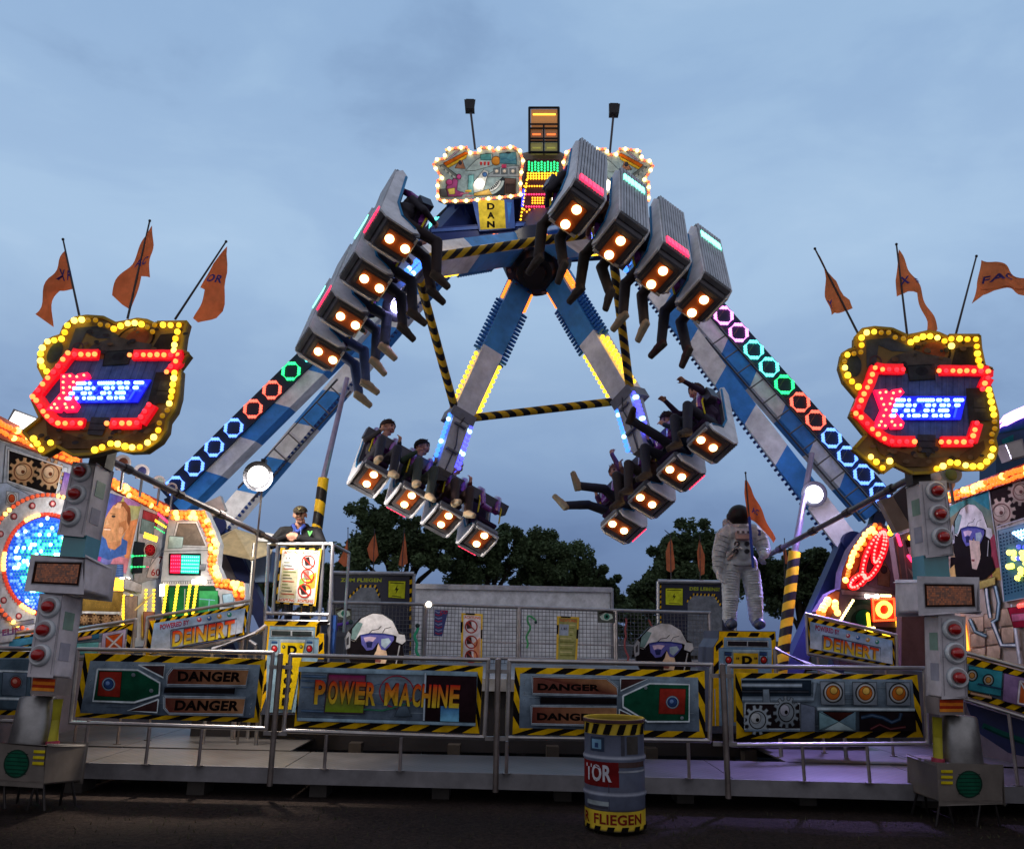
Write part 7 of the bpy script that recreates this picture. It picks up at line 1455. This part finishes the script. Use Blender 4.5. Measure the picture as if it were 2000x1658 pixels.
for k in range(5): 
    for s in (0,2.3): m.cyl((a.x+1.2+k*1.7,a.y+s+.05,.45),(a.x+1.2+k*1.7,a.y+s+.25,.45),.42,None,18,c(26,26,28))
build('wheels',m,PAINT,t); 
# stay rails, awning, steel rails
for lab,p0,y0,p1,y1 in (('dark steel stay rail running from the left tower to the booth',(196,890),8.5,(540,1058),11.5),('steel stay rail running from the right tower to the astronaut',(1782,932),8.6,(1497,1086),11.6)):
    a,b=P(*p0,y0),P(*p1,y1); t=thing('stay_rail',lab,'rail',a,'stay rails behind the lamp towers'); m=MB(); m.cyl(a,b,.035,None,10,c(120,115,118)); build('rail',m,METAL,t)
    for k in (.12,.38,.62,.88): q_=a+(b-a)*k; m=MB(); m.cyl(q_-(b-a).normalized()*.05,q_+(b-a).normalized()*.05,.05,None,10,c(90,86,88)); build('clamp',m,METAL,t)
AWp=Plane(P(490,1060,14.5),(.1,1,0)); t=thing('awning','cream cloth awning over a grey kiosk left of the booth','awning',AWp(480,1200))
m=MB(); top=[AWp(*ZA(*p)) for p in ((1440,1000),(1640,900),(1925,985))]; bot=[AWp(*ZA(*p),.5) for p in ((1450,1050),(1760,1115),(1890,1075))]; m.add(top+bot,[(0,1,4,3),(1,2,5,4)],c(245,230,195)); m.add([p+V((0,0,-.012)) for p in top+bot],[(3,4,1,0),(4,5,2,1)],c(225,205,165)); build('canopy',m,FLAGM,t,ang=0)
blk('valance',AWp,ZA,[(1785,915),(1925,940),(1930,995),(1790,985)],.03,c(235,235,235),t,CLOTH,.3); blk('kiosk_wall',AWp,ZA,[(1420,800),(1470,830),(1460,900),(1520,1010),(1680,1110),(1670,1290),(1500,1290),(1440,1100)],.4,c(105,98,102),t,off=-.4)
blk('kiosk_wall',AWp,ZA,[(1680,1110),(1900,1060),(1880,1270),(1680,1280)],.3,c(110,130,160),t,off=-.5); m=MB(); m.cyl(AWp(*ZA(1770,1000),.45),AWp(*ZA(1735,1430),.45),.02,None,8,c(200,195,185)); m.beam(AWp(*ZA(1490,700),.3),AWp(*ZA(1525,800),.3),.1,.3,c(205,200,195)); build('post',m,METAL,t)
for lab,pts,y in (('steel handrail climbing from the front fence up to the booth',[(415,1268),(500,1236),(520,1222)],10.8),('steel handrail descending right of the astronaut cabinet',[(1513,1266),(1575,1296),(1640,1318)],10.6),('steel guard rail with upright tubes left of the booth',[(478,1180),(486,1250),(500,1260)],11.4)):
    P3=[P(*p,y) for p in pts]; t=thing('handrail',lab,'handrail',(P3[-1].x,P3[-1].y,1.0)); m=MB(); m.tube(P3,.028,10,c(200,198,205)); m.cyl(P3[0],V((P3[0].x,P3[0].y,.28)),.025,None,8,c(150,148,150)); m.cyl(P3[-1],V((P3[-1].x,P3[-1].y,.28)),.025,None,8,c(150,148,150)); build('rail',m,METAL,t)
# ---------------------------------------------------------------- trees
def tree(label,cat_y,blobs,nleaf,seed,ls=.17,tone=1.0):
    rn=random.Random(seed); y=cat_y; B=[(P(u,v,y),r*y/FPX*1.03) for u,v,r in blobs]
    cx=sum(b[0].x for b in B)/len(B); t=thing('leafy_tree',label,'tree',(cx,y,0),'dark trees behind the ride')
    top=max(b[0].z for b in B); m=MB(); base=V((cx,y,0)); fork=V((cx+.1,y,top*.35))
    m.tube([base-V((0,0,.2)),base+V((.03,0,.5)),fork],[.42,.33,.26],10,c(52,44,38))
    for p,r in B:
        q=p-V((0,0,r*.2)); mid=(fork+q)/2+V((rn.uniform(-.3,.3),rn.uniform(-.3,.3),.2)); m.tube([fork,mid,q],[.2,.12,.05],7,c(48,42,36))
        for k in range(5):
            e=p+V((rn.gauss(0,1),rn.gauss(0,1),rn.gauss(0,1))).normalized()*r*.9; m.tube([mid+(q-mid)*.6,(q+e)/2,e],[.06,.035,.015],5,c(46,40,34))
    build('trunk',m,CLOTH,t)
    m=MB(); tot=sum(r*r for _,r in B)
    for p,r in B:
        ns=max(6,int(26*r*r/tot*len(B)/2)); subs=[]
        for k in range(ns):
            d=V((rn.gauss(0,1),rn.gauss(0,1)*1.0,rn.gauss(0,1)*.85)).normalized(); subs.append((p+d*r*(.35+.65*rn.random()),r*(.20+.2*rn.random()),rn.random()))
        n=int(1.5*nleaf*r*r/tot/ns)
        for sp_,sr,g in subs:
            for k in range(n):
                d=V((rn.gauss(0,1),rn.gauss(0,1),rn.gauss(0,1)*.8)).normalized()*sr*(.4+.75*rn.random()); q=sp_+d
                s=ls*(.6+.8*rn.random()); a=V((rn.gauss(0,1),rn.gauss(0,1),rn.gauss(0,.6))).normalized(); b=a.cross(V((rn.gauss(0,1),rn.gauss(0,1),rn.gauss(0,1)))).normalized()
                gg=(.7+.6*rn.random())*(.75+.5*g)*tone; col=(.085*gg,.125*gg,.058*gg,1)
                m.add([q-a*s*.5,q+b*s*.3,q+a*s*.5,q-b*s*.3],[(0,1,2,3)],col)
    build('crown',m,LEAF,t,ang=0)
tree('tall dark tree rising behind the lower left seats',38,[(742,985,34),(720,1020,45),(775,1030,50),(740,1065,55),(800,1075,50),(705,1080,40),(830,1050,42),(870,1080,45),(850,1020,26)],26000,1)
tree('broad dark tree right of the tall one, under the lower left seats',40,[(905,1075,50),(960,1065,48),(930,1110,50),(1000,1090,48),(900,1120,45),(980,1045,22)],20000,2)
tree('rounded dark tree above the white trailer',41,[(1050,1080,44),(1095,1090,50),(1040,1120,45),(1130,1120,42),(1080,1130,50),(1165,1135,30)],20000,3)
tree('low dark tree at the right end of the trailer',42,[(1150,1140,40),(1185,1145,30),(1130,1160,40),(1205,1165,22)],9000,4)
tree('dark round tree between the ride and the astronaut statue',36,[(1330,1055,42),(1300,1090,40),(1370,1060,45),(1390,1100,50),(1340,1110,55),(1280,1130,40),(1410,1065,40),(1260,1155,28),(1420,1130,45)],24000,5)
tree('dark tree behind the astronaut and the striped pole',38,[(1480,1110,45),(1530,1100,35),(1560,1110,42),(1600,1100,36),(1580,1140,45),(1510,1150,50),(1640,1120,40)],18000,6,tone=.7)
tree('small dark tree behind the booth, left of the tall tree',44,[(670,1085,28),(690,1110,35),(655,1120,32),(640,1150,36)],7000,7)
tree('far low tree in the gap between trailer and right gate',60,[(1215,1180,30),(1245,1165,32),(1275,1180,36),(1230,1210,40)],8000,8,.3)
tree('dark tree at the far left behind the kiosk awning',50,[(500,1140,30),(540,1150,34),(580,1150,36),(470,1160,34),(610,1165,34)],9000,9,.28)
